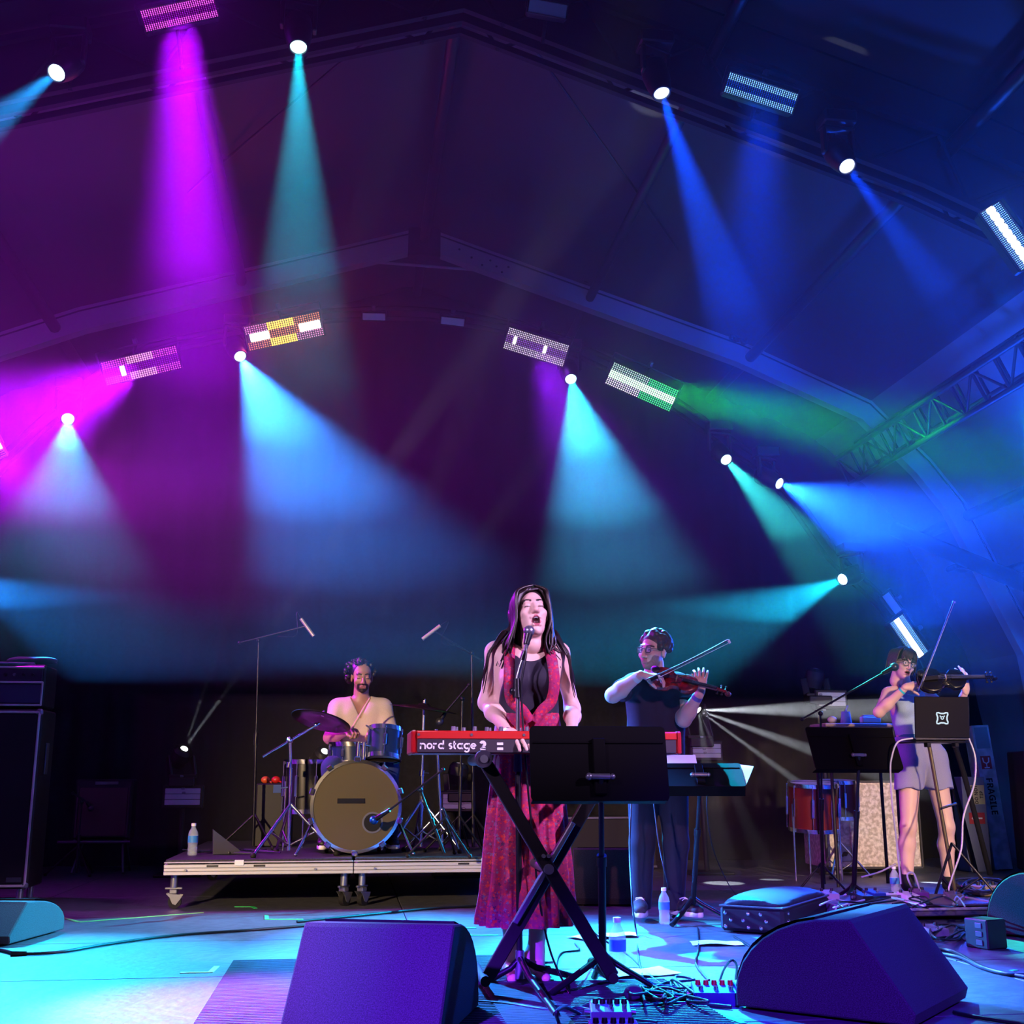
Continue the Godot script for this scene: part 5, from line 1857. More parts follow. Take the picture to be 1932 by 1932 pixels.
# tripod: foot at p (floor), neck height h, leg reach
func tripod(t: Node3D, p: Vector3, h: float, reach: float, turn: float, r: float, m: Material, braces := true):
	for i in 3:
		var a := turn + TAU * i / 3.0
		var st := S()
		var foot := p + Vector3(cos(a) * reach, 0.012, sin(a) * reach)
		rod(st, p + Vector3(0, h, 0), foot, r, -1, 8)
		if braces:
			rod(st, p + Vector3(0, h * 0.18, 0), (p + Vector3(0, h, 0)).lerp(foot, 0.55), r * 0.7, -1, 6)
		var o := part(t, "leg", st, m)
		var ft := S()
		ball(ft, foot, r * 1.9, 6)
		part(o, "rubber_foot", ft, M.rubber)

func drums():
	var Y := 0.312
	# bass drum, front head towards the audience
	var kc := at(672, 1521, 8.35)
	var t := thing("bass_drum", "bass drum with an amber front head and chrome claws", "drum", Vector3(kc.x, Y, kc.z))
	var ky := kc.y - Y
	var R := ky - 0.012
	var xf := Transform3D(Basis(Vector3(1, 0, 0), Vector3(0, 0, 1), Vector3(0, -1, 0)), Vector3(0, ky, 0))   # y axis -> +z
	var sh := S()
	lathe(sh, [[R * 0.95, -0.42], [R * 0.97, -0.42], [R * 0.97, -0.03], [R * 0.95, -0.03]], xf, 48, false)
	part(t, "shell", sh, M.shell_black)
	for y in [-0.03, -0.42]:
		var hp := S()
		lathe(hp, [[R * 0.94, y - 0.02], [R, y - 0.02], [R, y + 0.025], [R * 0.94, y + 0.025]], xf, 48, false)
		part(t, "hoop", hp, M.shell_black)
	var rim := S()
	lathe(rim, [[R * 0.93, -0.006], [R * 1.0, -0.008], [R * 1.0, -0.002], [R * 0.93, 0.0]], xf, 48, false)
	part(t, "hoop_inlay", rim, M.chrome)
	var amber := mat(Color(0.42, 0.36, 0.17), 0.14, 0.55)
	amber.clearcoat_enabled = true
	amber.clearcoat = 0.6
	var hd := disc_uv(Vector3(0, ky, -0.008), R * 0.94, 48)
	part(t, "front_head", hd, amber, "amber plastic drum head")
	var lb := S()
	box(lb, Vector3(-0.035, ky + 0.035, -0.004), Vector3(0.19, 0.034, 0.004), 0.001)
	part(t, "badge", lb, M.shell_black)
	var ho := S()
	lathe(ho, [[0.0, 0.0], [0.068, 0.0], [0.072, 0.003], [0.06, 0.004], [0.0, 0.0012]], Transform3D(xf.basis, Vector3(0.115, ky - 0.11, -0.005)), 24)
	part(t, "port_hole", ho, M.matte_black)
	var pr := S()
	lathe(pr, [[0.06, 0.0], [0.072, 0.0], [0.072, 0.005], [0.06, 0.005]], Transform3D(xf.basis, Vector3(0.115, ky - 0.11, -0.005)), 24, false)
	part(t, "port_ring", pr, M.mesh_grey)
	for i in 10:
		var a := TAU * (i + 0.5) / 10.0
		var d := Vector3(cos(a), sin(a), 0)
		var cl := S()
		box(cl, Vector3(0, ky, -0.012) + d * (R + 0.004), Vector3(0.034, 0.046, 0.05), 0.006, Basis(Vector3(0, 0, 1), a))
		rod(cl, Vector3(0, ky, -0.03) + d * (R + 0.02), Vector3(0, ky, -0.2) + d * (R + 0.012), 0.005, -1, 6)
		part(t, "claw", cl, M.chrome)
	for s in [-1.0, 1.0]:
		var sp := S()
		rod(sp, Vector3(s * R * 0.93, ky - 0.1, -0.1), Vector3(s * (R + 0.08), 0.012, 0.1), 0.012, 0.009, 8)
		ball(sp, Vector3(s * (R + 0.08), 0.014, 0.1), 0.014, 6)
		part(t, "spur", sp, M.chrome)
	# rack tom on posts over the bass drum
	var tc := at(723, 1430, 8.55)
	t = thing("rack_tom", "blue sparkle rack tom mounted above the bass drum", "drum", tc)
	var tb := basis_along(Vector3(-0.12, 1, 0.0)) 
	var tx := Transform3D(Basis(Vector3(1, 0, 0), deg_to_rad(-14)) * Basis(Vector3(0, 0, 1), deg_to_rad(-4)), Vector3(0, 0.0, 0))
	drum(t, tx, 0.125, 0.2, M.shell_blue, 6, M.paper)
	var ps := S()
	rod(ps, at(675, 1442, 8.5) - tc, at(676, 1402, 8.5) - tc, 0.016, -1, 10)
	rod(ps, at(686, 1442, 8.5) - tc, at(687, 1400, 8.5) - tc, 0.016, -1, 10)
	rod(ps, at(676, 1404, 8.5) - tc, at(712, 1408, 8.5) - tc, 0.012, -1, 8)
	part(t, "mounting_post", ps, M.chrome)
	# small grey disc under the tom
	t = thing("cymbal_stand", "small dull cymbal under the rack tom", "cymbal", at(724, 1600, 8.6) * Vector3(1, 0, 1) + Vector3(0, Y, 0))
	var cc := at(725, 1429, 8.6) - t.position
	cymbal_part(t, cc, Vector3(0, 1, 0.12).normalized(), 0.125)
	var po := S()
	rod(po, Vector3(cc.x, 0.02, cc.z), cc, 0.009, -1, 8)
	part(t, "post", po, M.chrome)
	# floor tom at the left
	var fc := at(576, 1560, 8.9)
	t = thing("floor_tom", "black floor tom with chrome lugs left of the bass drum", "drum", Vector3(fc.x, Y, fc.z))
	var fy := at(576, 1530, 8.9).y - Y
	var fh := at(576, 1437, 8.9).y - Y - fy
	drum(t, Transform3D(Basis.IDENTITY, Vector3(0, fy, 0)), 0.17, fh, M.shell_black, 8, M.paper)
	for i in 3:
		var a := TAU * i / 3.0 + 0.4
		var lg := S()
		rod(lg, Vector3(cos(a) * 0.185, 0.012, sin(a) * 0.185), Vector3(cos(a) * 0.185, fy + fh * 0.6, sin(a) * 0.185), 0.008, -1, 8)
		part(t, "leg", lg, M.chrome)
	# snare between the drummer's knees
	var sc := at(665, 1420, 8.85)
	t = thing("snare_drum", "chrome hooped snare drum in front of the drummer", "drum", Vector3(sc.x, Y, sc.z))
	drum(t, Transform3D(Basis.IDENTITY, Vector3(0, sc.y - Y - 0.07, 0)), 0.17, 0.13, M.shell_blue, 8, M.paper)
	tripod(t, Vector3.ZERO, 0.3, 0.22, 0.3, 0.008, M.chrome)
	var sp2 := S()
	rod(sp2, Vector3(0, 0.05, 0), Vector3(0, sc.y - Y - 0.08, 0), 0.011)
	part(t, "post", sp2, M.chrome)
	# crash cymbal on a boom stand, left
	var bp := at(545, 1600, 8.45)
	t = thing("cymbal_stand", "crash cymbal tilted towards the drummer on a chrome boom stand", "cymbal", Vector3(bp.x, Y, bp.z))
	var L := func(px: float, py: float, d := 8.45) -> Vector3: return at(px, py, d) - t.position
	var piv: Vector3 = L.call(547, 1396)
	var st := S()
	rod(st, Vector3(0, 0.03, 0), Vector3(0, 0.45, 0).lerp(piv, 0.4), 0.014, 0.013, 10)
	rod(st, Vector3(0, 0.45, 0).lerp(piv, 0.4), piv, 0.011, 0.010, 10)
	part(t, "pole", st, M.chrome)
	var bm := S()
	rod(bm, L.call(496, 1428), L.call(603, 1364, 8.5), 0.009, -1, 8)
	part(t, "boom", bm, M.chrome)
	var jt := S()
	ball(jt, piv, 0.024, 8)
	ball(jt, L.call(596, 1368, 8.5), 0.018, 8)
	rod(jt, L.call(545, 1448), L.call(546, 1438), 0.02, -1, 10)
	rod(jt, L.call(543, 1485), L.call(530, 1487), 0.006, -1, 8)
	part(t, "joint", jt, M.chrome)
	cymbal_part(t, L.call(607, 1356, 8.5), Vector3(0.24, 1, -0.28).normalized(), 0.215)
	tripod(t, Vector3.ZERO, 0.34, 0.33, 2.3, 0.011, M.chrome)
	# ride cymbal at the right
	bp = at(794, 1590, 8.8)
	t = thing("cymbal_stand", "wide ride cymbal seen edge on, right of the drummer", "cymbal", Vector3(bp.x, Y, bp.z))
	var top: Vector3 = at(800, 1334, 8.8) - t.position
	var s2 := S()
	rod(s2, Vector3(0, 0.03, 0), Vector3(0, 0.55, 0), 0.014, -1, 10)
	rod(s2, Vector3(0, 0.55, 0), top + Vector3(0, 0.05, 0), 0.010, -1, 10)
	part(t, "pole", s2, M.chrome)
	for y in [0.3, 0.55, 0.8]:
		var j2 := S()
		rod(j2, Vector3(0, y - 0.02, 0), Vector3(0, y + 0.02, 0), 0.021, -1, 10)
		rod(j2, Vector3(0, y, 0), Vector3(0.05, y, 0.02), 0.006, -1, 6)
		part(t, "collar", j2, M.chrome)
	cymbal_part(t, top, Vector3(0.13, 1, 0.06).normalized(), 0.255)
	tripod(t, Vector3.ZERO, 0.36, 0.3, 0.4, 0.011, M.chrome)
	# hi-hat stand further right
	bp = at(835, 1590, 8.75)
	t = thing("hi_hat_stand", "chrome hi-hat stand right of the bass drum", "cymbal", Vector3(bp.x, Y, bp.z))
	top = at(822, 1402, 8.75) - t.position
	var s3 := S()
	rod(s3, Vector3(0, 0.03, 0), top + Vector3(0, 0.1, 0), 0.012, -1, 10)
	part(t, "pole", s3, M.chrome)
	cymbal_part(t, top, Vector3(0, 1, 0.05).normalized(), 0.15)
	tripod(t, Vector3.ZERO, 0.3, 0.28, 1.2, 0.010, M.chrome)
	# sticks
	for a in [[660, 1382, 8.62, 697, 1318, 8.5, "pale drumstick raised in the drummer's near hand"], [712, 1380, 8.6, 690, 1368, 8.4, "drumstick in the drummer's other hand over the tom"]]:
		var sk := S()
		var p: Vector3 = at(a[0], a[1], a[2])
		var q: Vector3 = at(a[3], a[4], a[5])
		rod(sk, p, p.lerp(q, 0.75), 0.008, 0.008, 8)
		rod(sk, p.lerp(q, 0.75), q, 0.008, 0.004, 8)
		ball(sk, q, 0.006, 6)
		single("drumstick", a[6], "drumstick", sk, mat(Color(0.75, 0.66, 0.5), 0.5), Vector3.ZERO, 0, "drumsticks")
	# microphones round the kit
	boom_mic("overhead microphone on a tall stand left of the drummer", at(478, 1590, 9.3), at(488, 1208, 9.3), at(452, 1213, 9.3), at(578, 1181, 9.2), at(592, 1200, 9.2), Y, true)
	boom_mic("overhead microphone on a tall stand behind the singer's arm", at(893, 1590, 8.9), at(890, 1232, 8.9), at(908, 1246, 8.9), at(818, 1190, 8.9), at(797, 1206, 8.9), Y, true)
	boom_mic("small drum microphone above the ride cymbal", at(866, 1590, 8.7), at(872, 1318, 8.7), at(885, 1292, 8.7), at(840, 1345, 8.7), at(828, 1364, 8.7), Y, false)
	boom_mic("bass drum microphone on a short boom at the port hole", at(838, 1596, 8.15), at(793, 1490, 8.15), at(836, 1452, 8.15), at(735, 1528, 8.1), at(703, 1549, 8.18), Y, false, Color(0.1, 0.3, 0.6))

func disc_uv(c: Vector3, r: float, n: int) -> ArrayMesh:
	var v := PackedVector3Array([c])
	var nn := PackedVector3Array([Vector3(0, 0, 1)])
	var uv := PackedVector2Array([Vector2(0.5, 0.5)])
	var ix := PackedInt32Array()
	for i in n:
		var a := TAU * i / n
		v.append(c + Vector3(cos(a), sin(a), 0) * r)
		nn.append(Vector3(0, 0, 1))
		uv.append(Vector2(0.5 + 0.5 * cos(a), 0.5 - 0.5 * sin(a)))
		ix.append_array([0, 1 + (i + 1) % n, 1 + i])
	var arr := []
	arr.resize(Mesh.ARRAY_MAX)
	arr[Mesh.ARRAY_VERTEX] = v
	arr[Mesh.ARRAY_NORMAL] = nn
	arr[Mesh.ARRAY_TEX_UV] = uv
	arr[Mesh.ARRAY_INDEX] = ix
	var m := ArrayMesh.new()
	m.add_surface_from_arrays(Mesh.PRIMITIVE_TRIANGLES, arr)
	return m

# a microphone stand: base point (its height is set), top of the pole, rear and front ends of the boom, tip of the microphone
func boom_mic(label: String, base: Vector3, pole: Vector3, back: Vector3, front: Vector3, tip: Vector3, floor_y: float, pencil: bool, ball_c := Color(0.3, 0.3, 0.33)):
	var p := Vector3(base.x, floor_y, base.z)
	var t := thing("microphone_stand", label, "microphone", p, 0, "microphone stands")
	pole -= p
	back -= p
	front -= p
	tip -= p
	var st := S()
	var foot := Vector3(pole.x * 0.0, 0.02, pole.z * 0.0)
	rod(st, foot, foot.lerp(pole, 0.5), 0.012, -1, 8)
	rod(st, foot.lerp(pole, 0.5), pole, 0.008, -1, 8)
	part(t, "pole", st, M.stand_black)
	var bm := S()
	rod(bm, back, front, 0.007, -1, 8)
	part(t, "boom", bm, M.stand_black)
	var jt := S()
	rod(jt, foot.lerp(pole, 0.48), foot.lerp(pole, 0.54), 0.018, -1, 8)
	part(t, "clutch", jt, M.stand_black)
	for q in [[pole, 0.018], [back, 0.014]]:
		var kb := S()
		ball(kb, q[0], q[1], 6)
		part(t, "boom_knob", kb, M.stand_black)
	tripod(t, Vector3.ZERO, 0.25, 0.25, 0.9, 0.008, M.stand_black, false)
	var mc := S()
	var d := (tip - front).normalized()
	if pencil:
		rod(mc, tip - d * 0.17, tip, 0.0135, 0.0135, 10)
		var o := part(t, "microphone", mc, mat(Color(0.78, 0.74, 0.66), 0.35, 0.5), "pale pencil microphone")
		var cb := S()
		tube(cb, curve([tip - d * 0.17, tip - d * 0.24 + Vector3(0.01, -0.01, 0), front.lerp(pole, 0.2) + Vector3(0, -0.05, 0), front.lerp(pole, 0.6) + Vector3(0, -0.012, 0)], 5), 0.0035, 5)
		part(t, "cable", cb, M.rubber)
	else:
		rod(mc, front, tip - d * 0.03, 0.013, 0.018, 10)
		part(t, "microphone", mc, M.stand_black)
		var bl := S()
		ball(bl, tip - d * 0.012, 0.03, 8)
		part(t, "grille", bl, mat(ball_c, 0.3, 0.7))

# thick flat strokes, for lettering made of rings and stems
func stroke(st: SurfaceTool, pts: Array, w: float, z0: float, z1: float, xf: Transform3D, s: float):
	var l := []
	var r := []
	var n := pts.size()
	for i in n:
		var d: Vector2 = ((pts[mini(i + 1, n - 1)] as Vector2) - (pts[maxi(i - 1, 0)] as Vector2)).normalized()
		var m := Vector2(-d.y, d.x) * w / 2
		l.append((pts[i] + m) * s)
		r.append((pts[i] - m) * s)
	var V := func(p: Vector2, z: float) -> Vector3: return xf * Vector3(p.x, p.y, z)
	for i in n - 1:
		quad(st, V.call(r[i], z1), V.call(r[i + 1], z1), V.call(l[i + 1], z1), V.call(l[i], z1))
		quad(st, V.call(l[i], z0), V.call(l[i], z1), V.call(l[i + 1], z1), V.call(l[i + 1], z0))
		quad(st, V.call(r[i + 1], z0), V.call(r[i + 1], z1), V.call(r[i], z1), V.call(r[i], z0))
	quad(st, V.call(l[0], z0), V.call(r[0], z0), V.call(r[0], z1), V.call(l[0], z1))
	quad(st, V.call(r[n - 1], z0), V.call(l[n - 1], z0), V.call(l[n - 1], z1), V.call(r[n - 1], z1))

func arc(c: Vector2, r: float, a0: float, a1: float, n := 14) -> Array:
	var out := []
	for i in n + 1:
		var a := deg_to_rad(lerpf(a0, a1, float(i) / n))
		out.append(c + Vector2(cos(a), sin(a)) * r)
	return out

# round geometric letters; x-height 1
func letter(st: SurfaceTool, ch: String, x: float, xf: Transform3D, s: float) -> float:
	var w := 0.24
	var z0 := 0.0
	var z1 := 0.002
	var c := Vector2(x + 0.5, 0.5)
	var r := 0.38
	var D := func(pts: Array): stroke(st, pts, w, z0, z1, xf, s)
	match ch:
		"n":
			D.call([Vector2(x + 0.12, 0), Vector2(x + 0.12, 1)])
			D.call([Vector2(x + 0.12, 0.5)] + arc(c, r, 180, 0) + [Vector2(x + 0.88, 0)])
			return 1.1
		"o":
			D.call(arc(c, r, 0, 360, 22))
			return 1.08
		"r":
			D.call([Vector2(x + 0.12, 0), Vector2(x + 0.12, 1)])
			D.call(arc(c, r, 180, 75, 8))
			return 0.82
		"d":
			D.call(arc(c, r, 0, 360, 22))
			D.call([Vector2(x + 0.88, 0), Vector2(x + 0.88, 1.42)])
			return 1.16
		"s":
			D.call(arc(Vector2(x + 0.4, 0.7), 0.2, 40, 270, 9) + arc(Vector2(x + 0.42, 0.3), 0.2, 90, -140, 9))
			return 0.84
		"t":
			D.call([Vector2(x + 0.2, 1.32), Vector2(x + 0.2, 0.35)] + arc(Vector2(x + 0.42, 0.34), 0.22, 180, 280, 6))
			D.call([Vector2(x + 0.0, 0.88), Vector2(x + 0.5, 0.88)])
			return 0.66
		"a":
			D.call(arc(c, r, 0, 360, 22))
			D.call([Vector2(x + 0.88, 0), Vector2(x + 0.88, 1)])
			return 1.12
		"g":
			D.call(arc(c, r, 0, 360, 22))
			D.call([Vector2(x + 0.88, 1), Vector2(x + 0.88, -0.05)] + arc(Vector2(x + 0.5, -0.05), r, 0, -150, 9))
			return 1.12
		"e":
			D.call([Vector2(x + 0.12, 0.5), Vector2(x + 0.88, 0.5)])
			D.call(arc(c, r, 0, 310, 20))
			return 1.02
		"2":
			w = 0.12
			for k in [0.0, 0.2]:
				D.call(arc(Vector2(x + 0.45, 0.82), 0.42 - k, 165, -35, 10) + [Vector2(x + 0.08 + k, 0.12 + k * 0.5), Vector2(x + 0.9 - k * 0.3, 0.12 + k * 0.5)])
			D.call([Vector2(x + 0.05, 0.02), Vector2(x + 0.9, 0.02)])
			return 1.0
	return 0.5

func keyboard():
	var a := at(776, 1378, 4.92)
	var b := at(1285, 1381, 4.92)
	var lo := at(776, 1421, 4.92)
	var c := Vector3((a.x + b.x) / 2, lo.y, a.z)
	var w := b.x - a.x
	var h := a.y - lo.y
	var t := thing("keyboard", "red stage keyboard with white lettering on its dark back panel", "keyboard", c)
	var bd := S()
	extrude(bd, PackedVector2Array([Vector2(0.0, 0.0), Vector2(0.0, h), Vector2(-0.22, h), Vector2(-0.23, h * 0.78), Vector2(-0.33, h * 0.74), Vector2(-0.335, 0.0)]), -w / 2 + 0.022, w / 2 - 0.022, Transform3D(Basis(Vector3(0, 0, 1), Vector3(0, 1, 0), Vector3(-1, 0, 0)), Vector3.ZERO), false, 0.002)
	part(t, "case", bd, M.red_lacquer)
	for s in [-1.0, 1.0]:
		var en := S()
		box(en, Vector3(s * (w / 2 - 0.011), h / 2, -0.167), Vector3(0.022, h * 1.04, 0.345), 0.006)
		part(t, "end_cheek", en, M.red_lacquer)
	var pn := S()
	box(pn, Vector3(0, h * 0.33, 0.003), Vector3(w - 0.05, h * 0.6, 0.008), 0.002)
	part(t, "back_panel", pn, mat(Color(0.16, 0.13, 0.16), 0.6))
	var lip := S()
	box(lip, Vector3(0, h * 0.80, 0.004), Vector3(w - 0.045, h * 0.34, 0.012), 0.003)
	part(t, "top_rail", lip, mat(Color(0.72, 0.13, 0.11), 0.4))
	var lt := S()
	var x := 0.0
	var s := h * 0.27
	var xf := Transform3D(Basis.IDENTITY, Vector3(-w / 2 + 0.036, h * 0.18, 0.007))
	for ch in "nord stage":
		if ch == " ":
			x += 0.5
			continue
		x += letter(lt, ch, x, xf, s)
	part(t, "lettering", lt, M.white, "white lettering reading nord stage")
	var l2 := S()
	letter(l2, "2", x + 0.1, xf, s * 1.05)
	part(t, "numeral", l2, M.paper, "outlined numeral two")
	# sockets
	for k in 2:
		var so := S()
		box(so, Vector3(-w / 2 + 0.37, h * (0.2 + 0.22 * k), 0.008), Vector3(0.026, h * 0.12, 0.004), 0.001)
		part(t, "socket", so, M.white)
	for k in 4:
		var jk := S()
		rod(jk, Vector3(-w / 2 + 0.47 + 0.035 * k, h * 0.38, 0.004), Vector3(-w / 2 + 0.47 + 0.035 * k, h * 0.38, 0.014), 0.011, -1, 12)
		part(t, "jack", jk, M.chrome)
	for k in 3:
		var sc := S()
		rod(sc, Vector3(-w / 2 + 0.03 + 0.22 * k, h * 0.82, 0.01), Vector3(-w / 2 + 0.03 + 0.22 * k, h * 0.82, 0.013), 0.006, -1, 8)
		part(t, "screw", sc, M.steel)
	# knobs along the panel
	for k in 22:
		var kb := S()
		var xx := -w / 2 + 0.16 + k * 0.037 + (0.02 if k % 4 == 0 else 0.0)
		var zz := -0.06 - 0.05 * (k % 3)
		rod(kb, Vector3(xx, h, zz), Vector3(xx, h + 0.02, zz), 0.010, 0.008, 8)
		part(t, "knob", kb, mat(Color(0.4, 0.36, 0.45), 0.5) if k == 0 else M.mesh_grey)
	# keys
	for k in 45:
		var ky := S()
		box(ky, Vector3(-w / 2 + 0.06 + (w - 0.12) * k / 44.0, h * 0.80, -0.285), Vector3((w - 0.12) / 44.0 - 0.0015, 0.014, 0.12), 0.002)
		part(t, "white_key", ky, M.white)
		if k % 7 not in [2, 6]:
			var bk := S()
			box(bk, Vector3(-w / 2 + 0.06 + (w - 0.12) * (k + 0.5) / 44.0, h * 0.80 + 0.012, -0.265), Vector3(0.011, 0.014, 0.075), 0.002)
			part(t, "black_key", bk, M.black)
	# crossed stand
	var g := thing("keyboard_stand", "black double braced X keyboard stand under the red keyboard", "stand", Vector3(at(1035, 1645, 4.8).x, 0, -4.88))
	var mm := mat(Color(0.14, 0.125, 0.13), 0.38, 0.4)
	var P := func(px: float, py: float, d: float) -> Vector3: return at(px, py, d) - g.position
	for d in [4.74, 5.04]:
		var o1 := 0.0
		var legA := S()
		bar(legA, P.call(912, 1432, d), P.call(1156, 1842, d), 0.03, 0.052, 0.004)
		part(g, "crossbar", legA, mm)
		var legB := S()
		bar(legB, P.call(1130, 1480, d + 0.04), P.call(918, 1848, d + 0.04), 0.03, 0.052, 0.004)
		part(g, "crossbar", legB, mm)
	var trim := S()
	bar(trim, P.call(1082, 1552, 4.745), P.call(972, 1742, 4.745), 0.012, 0.02, 0.003)
	part(g, "edge_strip", trim, M.steel)
	var hub := S()
	var hc: Vector3 = P.call(1035, 1640, 4.72)
	rod(hub, hc, hc - Vector3(0, 0, 0.36), 0.02, -1, 12)
	rod(hub, hc + Vector3(0, 0, 0.012), hc, 0.02, -1, 16)
	for k in 3:
		rod(hub, hc + Vector3(-0.02 + 0.02 * k, 0.05, -0.01), hc + Vector3(-0.02 + 0.02 * k, 0.05, 0.01), 0.008, -1, 8)
	part(g, "hinge", hub, M.steel)
	for e in [[912, 1432, "round end cap"], [1130, 1480, ""]]:
		var tb := S()
		var q: Vector3 = P.call(e[0], e[1], 4.70)
		rod(tb, q, q - Vector3(0, 0, 0.42), 0.022, -1, 14)
		rod(tb, q + Vector3(0, 0, 0.02), q - Vector3(0, 0, 0.03), 0.034, -1, 18)
		var o := part(g, "top_tube", tb, mat(Color(0.16, 0.14, 0.2), 0.45))
		var cp := S()
		rod(cp, q + Vector3(0, 0, 0.02), q + Vector3(0, 0, 0.026), 0.016, -1, 12)
		part(o, "bolt", cp, M.steel)
	for e in [[1158, 1846], [916, 1852]]:
		var tb := S()
		var q: Vector3 = P.call(e[0], e[1], 4.70)
		rod(tb, q, q - Vector3(0, 0, 0.42), 0.02, -1, 10)
		part(g, "foot_tube", tb, M.rubber)

# a music stand: desk corners from the pixel box, seen from behind
func music_stand(label: String, foot: Vector3, desk: Vector3, w: float, h: float, tilt: float, turn: float, reach: float, leg_turn: float):
	var t := thing("music_stand", label, "music stand", Vector3(foot.x, 0, foot.z), 0, "music stands")
	var d := desk - t.position
	var b := Basis(Vector3.UP, turn) * Basis(Vector3(1, 0, 0), tilt)
	var dm := mat(Color(0.016, 0.014, 0.022), 0.75)
	dm.metallic_specular = 0.2
	var dk := S()
	var poly := PackedVector2Array()
	for q in [[1, 1, 0], [-1, 1, 90], [-1, -1, 180], [1, -1, 270]]:
		for i in 5:
			var a := deg_to_rad(q[2] + 22.5 * i)
			poly.append(Vector2(q[0] * (w / 2 - 0.02) + cos(a) * 0.02, q[1] * (h / 2 - 0.02) + sin(a) * 0.02))
	extrude(dk, poly, -0.003, 0.003, Transform3D(b, d), false, 0.001)
	part(t, "desk", dk, dm)
	var lp := S()
	box(lp, d + b * Vector3(0, -h / 2 + 0.004, -0.03), Vector3(w * 0.98, 0.006, 0.06), 0.002, b)
	box(lp, d + b * Vector3(0, h * 0.27, 0.005), Vector3(w * 0.96, 0.006, 0.006), 0.002, b)
	part(t, "ledge", lp, dm)
	var br := S()
	box(br, d + b * Vector3(0, -h * 0.05, 0.012), Vector3(0.05, h * 0.75, 0.018), 0.004, b)
	part(t, "back_bracket", br, dm)
	var cl := S()
	var cp := d + b * Vector3(0, -h * 0.2, 0.03)
	rod(cl, cp - b.x * 0.035, cp + b.x * 0.035, 0.012, -1, 10)
	ball(cl, cp - b.x * 0.045, 0.015, 6)
	ball(cl, cp + b.x * 0.045, 0.012, 6)
	part(t, "tilt_knob", cl, M.steel)
	var po := S()
	var base := Vector3(0, 0.11, 0)
	rod(po, base, base.lerp(cp, 0.55), 0.016, -1, 12)
	rod(po, base.lerp(cp, 0.55), cp, 0.011, -1, 12)
	part(t, "pole", po, M.stand_black)
	var co := S()
	rod(co, base.lerp(cp, 0.53), base.lerp(cp, 0.585), 0.02, -1, 12)
	part(t, "collar", co, M.stand_black)
	for i in 3:
		var a := leg_turn + TAU * i / 3.0
		var lg := S()
		var f := Vector3(cos(a) * reach, 0.012, sin(a) * reach)
		tube(lg, curve([Vector3(0, 0.15, 0), Vector3(cos(a) * 0.05, 0.11, sin(a) * 0.05), f], 4), 0.017, 8, 0.7)
		part(t, "leg", lg, M.stand_black)
	return t

func singer_stands():
	# the singer's microphone
	var foot := gnd(981, 1856)
	var t := thing("microphone_stand", "straight microphone stand in front of the singer's face", "microphone", foot, 0, "microphone stands")
	var Z := -foot.z
	var P := func(px: float, py: float, d := 0.0) -> Vector3: return at(px, py, Z + d) - foot
	var low := S()
	var clutch: Vector3 = P.call(977, 1440)
	var top: Vector3 = P.call(977, 1312)
	rod(low, Vector3(0, 0.02, 0), clutch, 0.013, -1, 12)
	part(t, "lower_tube", low, M.stand_black)
	var up := S()
	rod(up, clutch, top, 0.0085, -1, 10)
	part(t, "upper_tube", up, M.steel)
	var gr := S()
	rod(gr, P.call(977, 1456), P.call(977, 1408), 0.019, 0.016, 14)
	part(t, "clutch", gr, mat(Color(0.2, 0.17, 0.32), 0.5))
	var jt := S()
	rod(jt, P.call(976, 1316), P.call(974, 1280), 0.021, 0.016, 12)
	ball(jt, P.call(968, 1304), 0.017, 8)
	part(t, "swivel", jt, M.stand_black)
	var bm := S()
	tube(bm, curve([P.call(973, 1290), P.call(980, 1262, 0.0), P.call(988, 1238, 0.0), P.call(994, 1214, -0.01)], 5), 0.0085, 8)
	part(t, "arm", bm, M.steel)
	var tape := S()
	tube(tape, [P.call(985, 1246), P.call(990, 1228)], 0.012, 8)
	part(t, "clip", tape, M.stand_black)
	var mc := S()
	var h0: Vector3 = P.call(993, 1216, -0.01)
	var h1: Vector3 = P.call(997, 1196, 0.0)
	rod(mc, h0, h1, 0.013, 0.019, 14)
	part(t, "microphone", mc, M.stand_black)
	var bl := S()
	ball(bl, h1 + (h1 - h0).normalized() * 0.014, 0.025, 10)
	part(t, "grille", bl, mat(Color(0.5, 0.5, 0.55), 0.35, 0.8), "silver ball grille")
	var cb := S()
	tube(cb, curve([h0, P.call(992, 1240, -0.02), P.call(984, 1290, -0.02), P.call(985, 1340, -0.02), P.call(992, 1440, -0.03), P.call(1003, 1560, -0.03), P.call(1018, 1700, -0.03), P.call(1040, 1800, -0.02), P.call(1075, 1880, -0.3) * Vector3(1, 0, 1) + Vector3(0, 0.006, 0)], 6), 0.0045, 6)
	part(t, "cable", cb, M.stand_black)
	for a in [[920, 1858], [1085, 1850], [1050, 1922]]:
		var lg := S()
		var f: Vector3 = gnd(a[0], a[1]) - foot + Vector3(0, 0.014, 0)
		tube(lg, [Vector3(0, 0.1, 0), Vector3(0, 0.05, 0).lerp(f, 0.3) + Vector3(0, 0.02, 0), f], 0.013, 8)
		part(t, "leg", lg, M.stand_black)
	var hb := S()
	rod(hb, Vector3(0, 0.02, 0), Vector3(0, 0.13, 0), 0.022, 0.018, 12)
	part(t, "hub", hb, M.steel)
	music_stand("black music stand standing in front of the red keyboard", gnd(1138, 1870), at(1130, 1440, 4.52), 0.535, 0.29, deg_to_rad(-12), deg_to_rad(-3), 0.26, 0.6)

